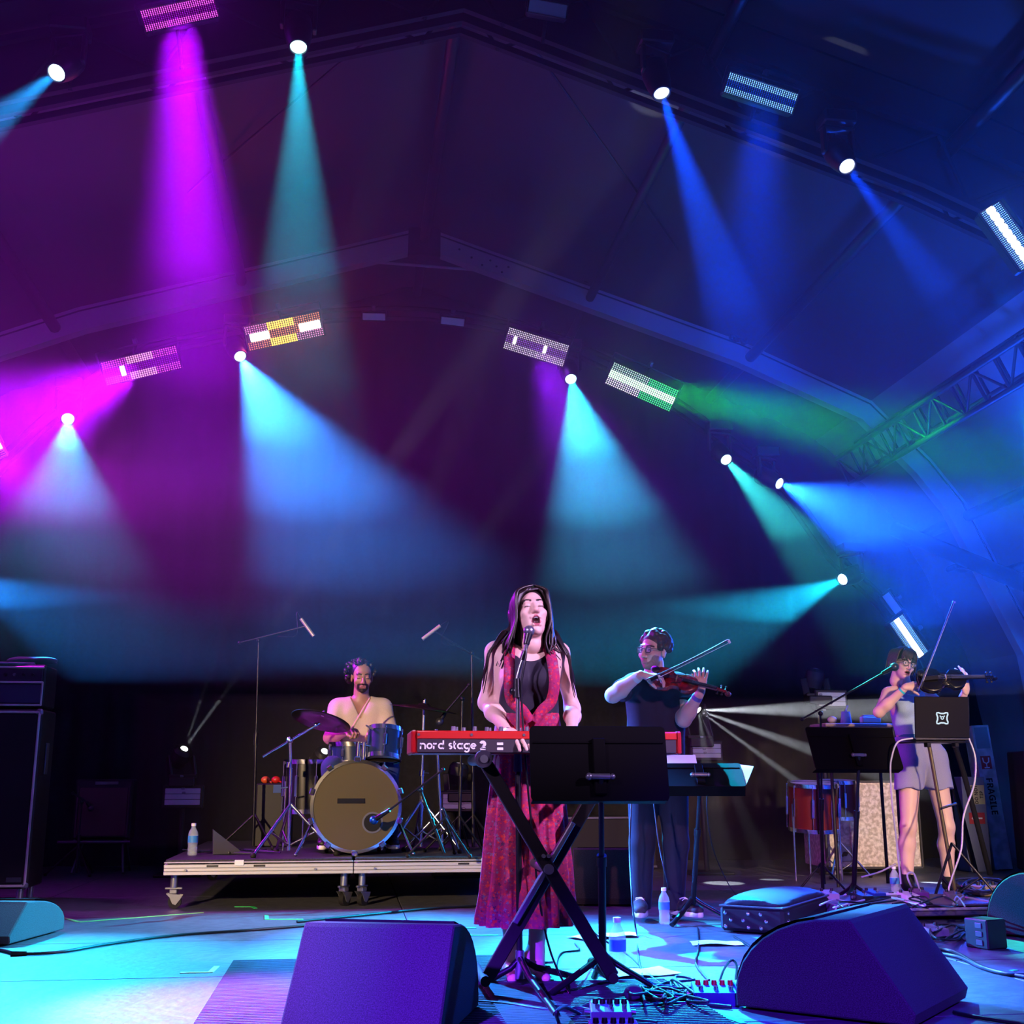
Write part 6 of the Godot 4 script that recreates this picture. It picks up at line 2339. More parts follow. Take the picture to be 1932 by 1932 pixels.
# outline of a violin body: half widths along its length (0 tail .. 1 shoulder)
func fiddle_outline(L: float) -> PackedVector2Array:
	var half := [[0.0, 0.02], [0.004, 0.05], [0.02, 0.078], [0.06, 0.099], [0.095, 0.104], [0.13, 0.098], [0.15, 0.089], [0.157, 0.084], [0.163, 0.07], [0.185, 0.058], [0.21, 0.0555], [0.23, 0.061], [0.243, 0.074], [0.249, 0.081], [0.262, 0.083], [0.285, 0.083], [0.315, 0.072], [0.338, 0.05], [0.35, 0.026], [0.354, 0.012]]
	var k := L / 0.356
	var p := PackedVector2Array()
	for a in half:
		p.append(Vector2(a[0] * k, -a[1] * k))
	half.reverse()
	for a in half:
		p.append(Vector2(a[0] * k, a[1] * k))
	return p

# x runs from the tail to the scroll, z out of the belly
func fiddle(t: Node3D, L: float, wood: Material, dark: Material):
	var k := L / 0.356
	var out := fiddle_outline(L)
	var rib := S()
	var inner := PackedVector2Array()
	for p in out:
		inner.append(Vector2(p.x * 0.985 + 0.0027 * k, p.y * 0.965))
	extrude(rib, inner, -0.03 * k, 0.0)
	part(t, "ribs", rib, wood)
	for s in [[0.0, 0.012], [-0.03, -0.042]]:
		# arched plate: rings of the outline shrinking towards the middle
		var pl := S()
		var c := Vector2(0.18 * k, 0)
		var rings := []
		for j in 7:
			var u := j / 6.0
			var f := 1.0 - u * 0.97
			var z: float = lerpf(s[0], s[1], 1.0 - pow(1.0 - u, 1.8)) * k + (0.003 * k * signf(s[1]) if j == 0 else 0.0)
			var rg := []
			for p in out:
				var q := c + (p - c) * f
				rg.append(Vector3(q.x, q.y, z))
			rings.append(rg)
		var base := []
		for p in out:
			base.append(Vector3(p.x, p.y, s[0] * k))
		rings.insert(0, base)
		pl.set_smooth_group(0)
		var n := out.size()
		for j in rings.size() - 1:
			for i in n:
				var i2 := (i + 1) % n
				quad(pl, rings[j][i], rings[j][i2], rings[j + 1][i2], rings[j + 1][i])
		for i in range(1, n - 1):
			tri(pl, rings[7][0], rings[7][i], rings[7][i + 1])
		part(t, "belly" if s[0] == 0.0 else "back", pl, wood)
	var fh := S()
	for s in [-1.0, 1.0]:
		tube(fh, curve([Vector3(0.165 * k, s * 0.045 * k, 0.0095 * k), Vector3(0.185 * k, s * 0.036 * k, 0.0115 * k), Vector3(0.21 * k, s * 0.03 * k, 0.012 * k), Vector3(0.232 * k, s * 0.022 * k, 0.0125 * k)], 4), 0.0028 * k, 5)
	part(t, "sound_hole", fh, M.matte_black)
	var nk := S()
	tube(nk, curve([Vector3(0.345 * k, 0, -0.018 * k), Vector3(0.37 * k, 0, 0.0), Vector3(0.43 * k, 0, 0.004 * k), Vector3(0.485 * k, 0, 0.002 * k)], 4), 0.012 * k, 10)
	part(t, "neck", nk, wood)
	var fb := S()
	box(fb, Vector3(0.365 * k, 0, 0.019 * k), Vector3(0.25 * k, 0.028 * k, 0.007 * k), 0.002, Basis(Vector3(0, 1, 0), 0.035))
	part(t, "fingerboard", fb, dark)
	var br := S()
	extrude(br, PackedVector2Array([Vector2(-0.022, 0), Vector2(-0.015, 0), Vector2(0, 0.012), Vector2(0.015, 0), Vector2(0.022, 0), Vector2(0.018, 0.026), Vector2(0, 0.032), Vector2(-0.018, 0.026)]), 0, 0.004, Transform3D(Basis(Vector3(0, k, 0), Vector3(0, 0, k), Vector3(k, 0, 0)), Vector3(0.196 * k, 0, 0.009 * k)))
	part(t, "bridge", br, mat(Color(0.75, 0.6, 0.4), 0.6))
	var tp := S()
	box(tp, Vector3(0.085 * k, 0, 0.024 * k), Vector3(0.12 * k, 0.034 * k, 0.008 * k), 0.003, Basis(Vector3(0, 1, 0), -0.12))
	part(t, "tailpiece", tp, dark)
	var cr := S()
	ball(cr, Vector3(0.03 * k, 0.045 * k, 0.022 * k), 0.035 * k, 8, Vector3(1, 0.9, 0.35))
	part(t, "chin_rest", cr, dark)
	for i in 4:
		var sg := S()
		var y := (i - 1.5) * 0.0085 * k
		rod(sg, Vector3(0.14 * k, y * 0.9, 0.03 * k), Vector3(0.198 * k, y * 1.2, 0.039 * k), 0.0007, -1, 4, false)
		rod(sg, Vector3(0.198 * k, y * 1.2, 0.039 * k), Vector3(0.485 * k, y * 0.5, 0.02 * k), 0.0007, -1, 4, false)
		part(t, "string", sg, M.steel)
	var sc := S()
	box(sc, Vector3(0.52 * k, 0, 0.0), Vector3(0.075 * k, 0.022 * k, 0.02 * k), 0.003, Basis(Vector3(0, 1, 0), 0.15))
	var sp := []
	for i in 19:
		var a := TAU * 1.6 * i / 18.0
		var r := lerpf(0.018, 0.005, i / 18.0) * k
		sp.append(Vector3(0.567 * k + sin(a) * r, 0, -0.024 * k + cos(a) * r))
	tube(sc, sp, 0.009 * k, 7, 1.0, Vector3(0, 1, 0))
	part(t, "scroll", sc, wood)
	for i in 4:
		var pg := S()
		var s := -1.0 if i % 2 == 0 else 1.0
		var x := (0.498 + 0.016 * i) * k
		rod(pg, Vector3(x, -s * 0.014 * k, 0), Vector3(x, s * 0.034 * k, 0), 0.0035 * k, 0.0045 * k, 8)
		ball(pg, Vector3(x, s * 0.04 * k, 0), 0.010 * k, 6, Vector3(1, 0.8, 0.5))
		part(t, "peg", pg, dark)

func bow(label: String, frog: Vector3, tip: Vector3, belly: Vector3, stick_m: Material):
	var t := thing("bow", label, "bow", frog, 0, "bows")
	var d := tip - frog
	var n := (belly - d.normalized() * belly.dot(d.normalized())).normalized()   # from the stick to the hair
	var st := S()
	var pts := []
	for i in 13:
		var u := i / 12.0
		pts.append(d * u - n * (0.016 - 0.008 * sin(PI * u)))
	tube(st, [(-d.normalized()) * 0.03 - n * 0.016] + pts, 0.0042, 8)
	part(t, "stick", st, stick_m)
	var hr := S()
	bar(hr, n * 0.008, d + n * 0.006, 0.007, 0.0025)
	part(t, "hair", hr, mat(Color(0.88, 0.85, 0.76), 0.5), "pale horsehair ribbon")
	var fg := S()
	var b := facing(d)
	box(fg, d.normalized() * 0.02 - n * 0.001, Vector3(0.012, 0.022, 0.05), 0.003, b)
	part(t, "frog", fg, M.black)
	var tp := S()
	box(tp, d - n * 0.002, Vector3(0.008, 0.024, 0.014), 0.002, b)
	part(t, "tip", tp, M.white)

func strings():
	# the red violin under the man's chin: x axis to the right of the picture, belly turned up and towards us
	var wood := textured(mat(Color(0.55, 0.07, 0.04), 0.28), noise_tex(0.06, Color(0.55, 0.5, 0.5), Color(1, 1, 1), 3, 128), 3.0)
	wood.clearcoat_enabled = true
	wood.clearcoat = 0.5
	var a := at(1226, 1273, 6.98)
	var e := at(1378, 1306, 6.78)
	var t := thing("violin", "glossy red-brown violin under the bearded man's chin", "violin", a)
	var x := (e - a).normalized()
	var z := Vector3(-0.1, 0.62, 0.78)
	z = (z - x * z.dot(x)).normalized()
	t.basis = Basis(x, z.cross(x), z)
	fiddle(t, (e - a).length() / 0.585 * 0.356, wood, M.black)
	bow("violin bow crossing the red violin up to the right", at(1229, 1283, 6.80), at(1376, 1211, 6.55), Vector3(0.2, -0.7, -0.5), mat(Color(0.25, 0.1, 0.16), 0.4))
	var blackw := mat(Color(0.05, 0.05, 0.055), 0.25)
	a = at(1732, 1283, 8.05)
	e = at(1882, 1277, 7.95)
	t = thing("viola", "glossy black viola held by the woman at right", "viola", a)
	x = (e - a).normalized()
	z = Vector3(0.0, 0.45, 0.88)
	z = (z - x * z.dot(x)).normalized()
	t.basis = Basis(x, z.cross(x), z)
	fiddle(t, (e - a).length() / 0.585 * 0.356, blackw, M.black)
	bow("viola bow held nearly upright by the woman at right", at(1737, 1296, 7.985), at(1800, 1136, 7.85), Vector3(0.7, 0.2, -0.5), mat(Color(0.25, 0.3, 0.5), 0.4))

func player_stands():
	var t = music_stand("low music stand with a sheet of paper in front of the bearded violinist", gnd(1309, 1742), at(1320, 1462, 6.72), 0.5, 0.3, deg_to_rad(-64), deg_to_rad(-12), 0.24, 0.3)
	var pp := S()
	var b := Basis(Vector3.UP, deg_to_rad(-12)) * Basis(Vector3(1, 0, 0), deg_to_rad(-64))
	box(pp, at(1398, 1463, 6.70), Vector3(0.1, 0.28, 0.0015), 0, b * Basis(Vector3(0, 0, 1), -0.3))
	single("sheet_music", "pale sheet of paper hanging over the violinist's music stand", "paper", pp, M.paper)
	var pp2 := S()
	box(pp2, at(1282, 1444, 6.86), Vector3(0.21, 0.28, 0.003), 0, b)
	single("sheet_music", "sheets of music lying on the violinist's stand", "paper", pp2, M.paper)
	music_stand("black music stand left of the viola player", gnd(1613, 1712), at(1612, 1412, 7.55), 0.66, 0.3, deg_to_rad(-22), deg_to_rad(8), 0.26, 0.2)
	boom_mic("vocal microphone on a long boom reaching the viola player's mouth", gnd(1553, 1700), at(1548, 1346, 7.7), at(1513, 1357, 7.7), at(1664, 1271, 7.72), at(1690, 1257, 7.73), 0.0, false)
	# laptop on its stand
	var Z := 7.55
	var c := at(1778, 1394, Z)
	var lt := thing("laptop", "open dark laptop with a white emblem, seen from behind", "laptop", c)
	var w := at(1828, 1354, Z).x - at(1728, 1354, Z).x
	var h := at(1778, 1315, Z).y - at(1778, 1393, Z).y
	var lidb := Basis(Vector3.UP, -0.06) * Basis(Vector3(1, 0, 0), deg_to_rad(8))
	var ld := S()
	box(ld, lidb * Vector3(0, h / 2 + 0.006, 0), Vector3(w, h, 0.009), 0.004, lidb)
	part(lt, "lid", ld, mat(Color(0.075, 0.06, 0.06), 0.3, 0.3))
	var sg := S()
	box(sg, lidb * Vector3(0, h / 2 + 0.006, -0.006), Vector3(w * 0.94, h * 0.9, 0.002), 0, lidb)
	part(lt, "screen", sg, glow(Color(0.5, 0.6, 0.8), 0.25))
	var bs := S()
	box(bs, Vector3(0, 0, -0.12), Vector3(w, 0.016, 0.24), 0.005)
	part(lt, "base", bs, mat(Color(0.3, 0.3, 0.33), 0.4, 0.5))
	# the emblem: a lobed white outline with a small ring inside
	var em := S()
	var ex := Transform3D(lidb, lidb * Vector3(0, h * 0.5, 0.0048))
	var pts := []
	for i in 33:
		var ang := TAU * i / 32.0
		var r := 0.040 + 0.010 * cos(4.0 * (ang - 0.78)) + 0.003 * cos(8.0 * ang)
		pts.append(Vector2(cos(ang), sin(ang)) * r * Vector2(1.0, 0.95))
	stroke(em, pts, 0.010, 0, 0.0012, ex, 1.0)
	stroke(em, arc(Vector2(0, 0.002), 0.009, 0, 360, 12), 0.006, 0, 0.0012, ex, 1.0)
	stroke(em, [Vector2(-0.016, 0.018), Vector2(-0.012, 0.008)], 0.007, 0, 0.0012, ex, 1.0)
	stroke(em, [Vector2(0.016, 0.018), Vector2(0.012, 0.008)], 0.007, 0, 0.0012, ex, 1.0)
	part(lt, "emblem", em, glow(Color(0.85, 0.95, 1.0), 0.9), "white lobed emblem")
	var g := gnd(1772, 1702)
	var ls := thing("laptop_stand", "thin stand with a small tray holding the laptop", "stand", Vector3(g.x, 0, -Z + 0.0))
	var q := c - ls.position
	var po := S()
	rod(po, Vector3(0, 0.06, -0.1), q + Vector3(-0.05, -0.02, -0.1), 0.013, -1, 10)
	part(ls, "pole", po, mat(Color(0.35, 0.32, 0.22), 0.4, 0.5))
	var tr := S()
	box(tr, q + Vector3(0, -0.02, -0.12), Vector3(w * 1.02, 0.012, 0.25), 0.003)
	for s in [-1.0, 1.0]:
		box(tr, q + Vector3(s * 0.1, -0.04, -0.02), Vector3(0.03, 0.03, 0.05), 0.004)
	part(ls, "tray", tr, M.stand_black)
	var cl := S()
	for y in [0.42]:
		rod(cl, q.lerp(Vector3(0, 0, -0.1), y) + Vector3(-0.05, 0, 0), q.lerp(Vector3(0, 0, -0.1), y) + Vector3(0.06, 0.03, 0), 0.008, -1, 6)
	part(ls, "clamp", cl, M.black)
	tripod(ls, Vector3(0, 0, -0.1), 0.4, 0.3, 0.5, 0.009, M.stand_black)

# ---------------------------------------------------------------- amplifiers, cases and floor lamps upstage
func backline():
	M.grille = textured(mat(Color(0.10, 0.09, 0.11), 0.85), noise_tex(0.45, Color(0.55, 0.55, 0.55), Color(1, 1, 1), 1, 128), 9.0)
	M.tolex = textured(mat(Color(0.075, 0.075, 0.085), 0.6), noise_tex(0.5, Color(0.7, 0.7, 0.7), Color(1, 1, 1), 2, 128), 8.0)
	M.trim = mat(Color(0.85, 0.81, 0.78), 0.4, 0.2)
	bass_stack()
	combo()
	tower("floor tower with a beam head and a strobe bar, left of the drum riser", at(348, 1412, 10.8), at(346, 1503, 10.8), 0.3, [[470, 1050, 3.0, 3.0], [640, 1010, 3.4, 6.5]], 9.6)
	tower("floor tower with a beam head behind the drummer's near arm", at(613, 1417, 10.7), at(612, 1500, 10.7), 0.24, [[760, 1060, 3.2, 3.0], [930, 985, 3.2, 3.5]], 9.0)
	tower("floor tower with a strobe bar behind the hi-hat", at(868, 1440, 10.4), at(863, 1512, 10.4), 0.26, [], 10)
	tower("floor tower with a beam head beside the violinist's elbow", at(1318, 1340, 10.4), at(1330, 1417, 10.4), 0.26, [[1560, 1338, 9.0, 18.0], [1560, 1425, 6.0, 14.0], [1560, 1515, 4.0, 14.0], [1455, 1660, 7.0, 0.8], [1350, 1560, 12.0, 0.8]], 9.8)
	tower("floor tower with an idle head left of the viola player", at(1540, 1262, 10.4), at(1565, 1320, 10.4), 0.26, [], 10)
	cases()
	percussion()

func bass_stack():
	var t := thing("bass_cabinet", "tall black bass cabinet with pale edge trim at the left edge", "amplifier", Vector3(-2.47, 0, -8.9))
	var w := 0.66
	var h := 1.21
	var y0 := 0.09
	var bd := S()
	box(bd, Vector3(0, y0 + h / 2, 0), Vector3(w, h, 0.4), 0.012)
	part(t, "body", bd, M.tolex)
	var gr := S()
	box(gr, Vector3(0, y0 + h / 2, 0.203), Vector3(w - 0.06, h - 0.07, 0.01), 0.003)
	part(t, "grille_cloth", gr, M.grille)
	for s in [-1.0, 1.0]:
		var tr := S()
		box(tr, Vector3(s * (w / 2 - 0.018), y0 + h / 2, 0.206), Vector3(0.016, h - 0.04, 0.014), 0.004)
		part(t, "side_trim", tr, M.trim)
		var tb := S()
		box(tb, Vector3(0, y0 + h / 2 + s * (h / 2 - 0.02), 0.206), Vector3(w - 0.03, 0.016, 0.014), 0.004)
		part(t, "rail_trim", tb, M.trim)
		for s2 in [-1.0, 1.0]:
			var cn := S()
			box(cn, Vector3(s * (w / 2 - 0.02), y0 + h / 2 + s2 * (h / 2 - 0.02), 0.19), Vector3(0.045, 0.045, 0.045), 0.012)
			part(t, "corner_cap", cn, M.steel)
			caster(t, Vector3(s * 0.27, -0.125, s2 * 0.14), 0.3)
	var bg := S()
	box(bg, Vector3(w / 2 - 0.09, y0 + 0.06, 0.212), Vector3(0.1, 0.032, 0.008), 0.003)
	part(t, "badge", bg, M.mesh_grey)
	var hn := S()
	box(hn, Vector3(w / 2 + 0.004, y0 + h * 0.72, 0), Vector3(0.012, 0.22, 0.08), 0.004)
	part(t, "side_handle", hn, M.mesh_grey)
	var a := thing("bass_amplifier", "bass amplifier head with knobs on top of the tall cabinet", "amplifier", Vector3(-2.47, y0 + h, -8.9))
	var hb := S()
	box(hb, Vector3(0, 0.165, 0), Vector3(0.64, 0.3, 0.34), 0.012)
	part(a, "body", hb, M.tolex)
	for y in [0.03, 0.19, 0.295]:
		var tr := S()
		box(tr, Vector3(0, y, 0.175), Vector3(0.62, 0.014, 0.014), 0.004)
		part(a, "rail_trim", tr, M.trim)
	var pn := S()
	box(pn, Vector3(0, 0.242, 0.172), Vector3(0.6, 0.085, 0.008), 0.002)
	part(a, "control_panel", pn, mat(Color(0.2, 0.17, 0.24), 0.4))
	var gc := S()
	box(gc, Vector3(0, 0.11, 0.172), Vector3(0.6, 0.13, 0.008), 0.002)
	part(a, "grille_cloth", gc, mat(Color(0.17, 0.17, 0.3), 0.7))
	for i in 9:
		var kn := S()
		rod(kn, Vector3(-0.26 + 0.062 * i, 0.242, 0.176), Vector3(-0.26 + 0.062 * i, 0.242, 0.192), 0.012, 0.010, 10)
		part(a, "knob", kn, M.black if i % 3 else M.steel)
	for s in [-1.0, 1.0]:
		var tr := S()
		box(tr, Vector3(s * 0.306, 0.11, 0.175), Vector3(0.012, 0.17, 0.012), 0.003)
		part(a, "side_trim", tr, M.trim)
	for s in [-1.0, 1.0]:
		for s2 in [-1.0, 1.0]:
			var ft := S()
			rod(ft, Vector3(s * 0.25, 0.0, s2 * 0.12), Vector3(s * 0.25, 0.016, s2 * 0.12), 0.02, -1, 10)
			part(a, "foot", ft, M.rubber)
	# soft bag and cap lying on the amplifier
	var cp := blob([egg(Vector3(-0.05, 0.03, 0), Vector3(0.11, 0.035, 0.08)), egg(Vector3(0.1, 0.035, 0.02), Vector3(0.1, 0.028, 0.07)), cap(Vector3(0.1, 0.03, 0.03), Vector3(0.2, 0.012, 0.06), 0.03, 0.012, {"n": Vector3.UP, "s": 2.0})], 0.008, 0.03)
	single("cap", "dark crumpled cap lying on the bass amplifier", "cap", joined([cp]), cloth(Color(0.1, 0.12, 0.18)), Vector3(-2.3, y0 + h + 0.318, -8.86))
	var nb := S()
	box(nb, Vector3(0, 0.008, 0), Vector3(0.24, 0.015, 0.18), 0.003, Basis(Vector3.UP, 0.2))
	single("notebook", "thin notebook under the cap at the amplifier's edge", "notebook", nb, mat(Color(0.35, 0.45, 0.5), 0.6), Vector3(-2.37, y0 + h + 0.315, -8.82))

func combo():
	var t := thing("combo_amplifier", "small combo amplifier on a low stand at the back left", "amplifier", Vector3(-2.16, 0, -11.3))
	var bd := S()
	box(bd, Vector3(0, 0.56, 0), Vector3(0.5, 0.52, 0.25), 0.015)
	part(t, "body", bd, M.tolex)
	var gr := S()
	box(gr, Vector3(0, 0.535, 0.128), Vector3(0.42, 0.42, 0.01), 0.003)
	part(t, "grille_cloth", gr, mat(Color(0.28, 0.2, 0.2), 0.85))
	var pn := S()
	box(pn, Vector3(0.02, 0.785, 0.128), Vector3(0.2, 0.028, 0.008), 0.003)
	part(t, "control_strip", pn, M.steel)
	for s in [-1.0, 1.0]:
		var rim := S()
		box(rim, Vector3(s * 0.222, 0.535, 0.132), Vector3(0.02, 0.45, 0.014), 0.004)
		part(t, "side_trim", rim, mat(Color(0.2, 0.14, 0.17), 0.6))
	var st := S()
	for s in [-1.0, 1.0]:
		rod(st, Vector3(s * 0.22, 0.01, 0.16), Vector3(s * 0.12, 0.55, -0.18), 0.012, -1, 8)
		rod(st, Vector3(s * 0.22, 0.01, -0.2), Vector3(s * 0.22, 0.29, 0.14), 0.012, -1, 8)
	rod(st, Vector3(-0.36, 0.275, 0.15), Vector3(0.26, 0.275, 0.15), 0.014, -1, 8)
	part(t, "stand", st, M.mesh_grey)
	boom_mic("small microphone on a low stand in front of the combo amplifier", Vector3(-2.32, 0, -11.05), Vector3(-2.32, 0.62, -11.05), Vector3(-2.4, 0.7, -11.05), Vector3(-2.28, 0.62, -11.06), Vector3(-2.24, 0.56, -11.1), 0.0, false)

func tower(label: String, lens: Vector3, panel: Vector3, w: float, rays: Array, depth: float):
	var t := thing("lamp_tower", label, "stage light", Vector3(panel.x, 0, panel.z - 0.06), 0, "floor lamp towers")
	var o := t.position
	var bs := S()
	box(bs, Vector3(0, 0.012, 0), Vector3(0.4, 0.024, 0.34), 0.006)
	part(t, "base_plate", bs, M.black)
	var r := 0.05
	var c := lens - o - Vector3(0, 0.24, 0)
	var po := S()
	rod(po, Vector3(0, 0.02, 0), Vector3(c.x, c.y, 0), 0.024, -1, 10)
	part(t, "pole", po, M.black)
	var hs := S()
	box(hs, panel - o + Vector3(0, 0, 0), Vector3(w + 0.05, w * 0.5 + 0.05, 0.1), 0.01)
	part(t, "strobe_housing", hs, M.black)
	for k in 3:
		var fc := S()
		box(fc, panel - o + Vector3(0, w * (k - 1) * 0.16, 0.055), Vector3(w, w * 0.15, 0.012), 0.003)
		part(t, "strobe_reflector", fc, M.reflector)
	var sm := S()
	for k in 5:
		box(sm, c + Vector3(0.03 * sin(k * 5.0), 0.0 - 0.035 * k, 0.07), Vector3(0.03, 0.018, 0.012), 0.004)
	part(t, "connector", sm, M.steel)
	var dir := Vector3(0.2, 1, 0.15)
	if rays.size():
		dir = Vector3.ZERO
		for a in rays:
			dir += (at(a[0], a[1], depth) - lens).normalized()
	dir = dir.normalized()
	# the head in its yoke
	var hd := S()
	var b := basis_along(dir)
	lathe(hd, [[0.0, -0.19], [0.07, -0.18], [0.088, -0.1], [0.085, -0.03], [0.064, 0.0], [0.036, 0.0], [0.036, -0.015], [0.0, -0.015]], Transform3D(b, lens - o), 20, false)
	part(t, "head", hd, M.black)
	var le := S()
	lathe(le, [[0.0, -0.012], [0.034, -0.012], [0.03, 0.002], [0.0, 0.006]], Transform3D(b, lens - o), 18)
	part(t, "lens", le, glow(Color(0.95, 0.97, 1.0), 4.0) if rays.size() else M.reflector)
	var yk := S()
	var mid := lens - o - dir * 0.09
	var side := dir.cross(Vector3(0, 0, 1)).normalized()
	side = Vector3(1, 0, 0)
	for s in [-1.0, 1.0]:
		bar(yk, mid + side * s * 0.105, c + side * s * 0.105, 0.024, 0.06, 0.006)
	box(yk, c, Vector3(0.24, 0.03, 0.08), 0.006)
	box(yk, c - Vector3(0, 0.05, 0), Vector3(0.22, 0.08, 0.16), 0.01)
	part(t, "yoke", yk, M.black)
	for a in rays:
		var tg := at(a[0], a[1], depth)
		spot(t, "beam", lens + (tg - lens).normalized() * 0.03, tg, a[2], Color(0.92, 0.95, 1.0), a[3] * RAY, 0.01, 0.35)

const RAY := 9.0

func cases():
	# white road case behind the viola player
	var t := thing("road_case", "cream coloured road case with black edges and butterfly latches behind the viola player", "road case", Vector3(4.62, 0, -10.15), -0.06)
	var w := 0.86
	var h := 0.74
	var y0 := 0.06
	var cream := textured(mat(Color(0.86, 0.82, 0.76), 0.6), noise_tex(0.05, Color(0.78, 0.76, 0.72), Color(1, 1, 1), 5, 256, false, 9), 1.5)
	var bd := S()
	box(bd, Vector3(0, y0 + h / 2, -0.3), Vector3(w, h, 0.6), 0.006)
	part(t, "body", bd, cream)
	var pnl := S()
	box(pnl, Vector3(0.1, y0 + h / 2, 0.006), Vector3(w - 0.25, h - 0.06, 0.012), 0.003)
	part(t, "front_panel", pnl, cream)
	var ex := S()
	for s in [-1.0, 1.0]:
		box(ex, Vector3(s * w / 2, y0 + h / 2, 0.004), Vector3(0.02, h, 0.03), 0.004)
		box(ex, Vector3(0, y0 + h / 2 + s * h / 2, 0.004), Vector3(w, 0.02, 0.03), 0.004)
	part(t, "edge_rail", ex, M.black)
	for xx in [-0.27, 0.27]:
		var lt := S()
		box(lt, Vector3(xx, y0 + 0.12, 0.014), Vector3(0.11, 0.13, 0.008), 0.003)
		part(t, "latch_dish", lt, M.steel)
		var wg := S()
		rod(wg, Vector3(xx, y0 + 0.12, 0.015), Vector3(xx, y0 + 0.12, 0.034), 0.02, -1, 12)
		box(wg, Vector3(xx, y0 + 0.12, 0.03), Vector3(0.075, 0.02, 0.012), 0.003, Basis(Vector3(0, 0, 1), 0.5))
		part(t, "butterfly_latch", wg, M.dark_tube)
	# red zigzag mark
	var mk := S()
	stroke(mk, [Vector2(-0.05, -0.04), Vector2(-0.05, 0.05), Vector2(0, -0.01), Vector2(0.05, 0.05), Vector2(0.05, -0.04)], 0.03, 0, 0.001, Transform3D(Basis.IDENTITY, Vector3(-0.33, y0 + 0.52, 0.001)), 1.0)
	part(t, "stencil", mk, mat(Color(0.7, 0.12, 0.1), 0.7), "red stencilled letter M")
	for s in [-1.0, 1.0]:
		for z in [-0.08, -0.5]:
			caster(t, Vector3(s * 0.33, -0.15, z), 0.5)
	# tall narrow shipping boxes
	t = thing("shipping_box", "tall white shipping box marked fragile leaning by the right wall", "box", Vector3(6.02, 0, -10.55), -0.05)
	var bb := Basis(Vector3(0, 0, 1), deg_to_rad(2.5)) * Basis(Vector3(1, 0, 0), deg_to_rad(-5))
	var wm := textured(mat(Color(0.78, 0.8, 0.82), 0.7), noise_tex(0.03, Color(0.8, 0.8, 0.8), Color(1, 1, 1), 4, 128), 1.5)
	var b2 := S()
	box(b2, bb * Vector3(0, 0.66, 0), Vector3(0.17, 1.32, 0.17), 0.004, bb)
	part(t, "box", b2, wm)
	var fp := S()
	box(fp, bb * Vector3(0, 1.2, 0.087), Vector3(0.13, 0.2, 0.004), 0, bb)
	part(t, "label_sheet", fp, mat(Color(0.42, 0.5, 0.55), 0.6))
	var sq := S()
	box(sq, bb * Vector3(0.0, 0.97, 0.087), Vector3(0.10, 0.12, 0.003), 0, bb)
	part(t, "red_sticker", sq, mat(Color(0.62, 0.14, 0.18), 0.6), "red sticker with a glass symbol")
	var gs := S()
	var sx := Transform3D(bb, bb * Vector3(0.0, 0.97, 0.0885))
	stroke(gs, [Vector2(-0.03, 0.045), Vector2(-0.025, 0.005), Vector2(0, -0.01), Vector2(0.025, 0.005), Vector2(0.03, 0.045)], 0.012, 0, 0.001, sx, 1.0)
	stroke(gs, [Vector2(0, -0.01), Vector2(0, -0.045)], 0.01, 0, 0.001, sx, 1.0)
	stroke(gs, [Vector2(-0.025, -0.048), Vector2(0.025, -0.048)], 0.01, 0, 0.001, sx, 1.0)
	part(t, "symbol", gs, M.white)
	var tx := text_mesh("FRAGILE", 0.085, 0.002, "Droid Sans", true)
	var to := part(t, "fragile_lettering", tx, M.black, "black lettering reading FRAGILE")
	to.transform = Transform3D(bb * Basis(Vector3(0, 0, 1), -PI / 2), bb * Vector3(0.0, 0.66, 0.087))
	t = thing("shipping_box", "grey shipping box with a yellow notice beside the fragile box", "box", Vector3(5.72, 0, -10.45), -0.05)
	var b3 := S()
	box(b3, Vector3(0, 0.42, 0), Vector3(0.22, 0.84, 0.2), 0.004)
	part(t, "box", b3, mat(Color(0.38, 0.42, 0.52), 0.7))
	var yn := S()
	box(yn, Vector3(0.02, 0.68, 0.102), Vector3(0.16, 0.17, 0.003))
	part(t, "notice", yn, mat(Color(0.75, 0.72, 0.5), 0.7))
	var k := 0
	for s in ["PLEASE", "DO NOT", "TIP"]:
		var tm := text_mesh(s, 0.045, 0.0015, "Droid Sans", true)
		var oo := part(t, "notice_lettering", tm, M.black)
		oo.transform = Transform3D(Basis(Vector3(0, 0, 1), PI / 2), Vector3(-0.03 + 0.05 * k, 0.68, 0.1045))
		k += 1
	var rs := S()
	box(rs, Vector3(0.01, 0.47, 0.102), Vector3(0.15, 0.1, 0.003))
	part(t, "red_sticker", rs, mat(Color(0.65, 0.12, 0.18), 0.6))
	var ar := S()
	stroke(ar, [Vector2(-0.045, 0), Vector2(0.05, 0)], 0.014, 0, 0.001, Transform3D(Basis.IDENTITY, Vector3(0.01, 0.47, 0.1035)), 1.0)
	stroke(ar, [Vector2(-0.02, 0.025), Vector2(-0.045, 0), Vector2(-0.02, -0.025)], 0.014, 0, 0.001, Transform3D(Basis.IDENTITY, Vector3(0.01, 0.47, 0.1035)), 1.0)
	part(t, "symbol", ar, M.white)
	# rack of gear at the right edge
	t = thing("equipment_rack", "black equipment rack with small white labels at the right edge", "rack", Vector3(6.15, 0, -9.85), -0.25)
	var rk := S()
	box(rk, Vector3(0, 0.55, 0), Vector3(0.52, 1.02, 0.5), 0.01)
	part(t, "body", rk, M.tolex)
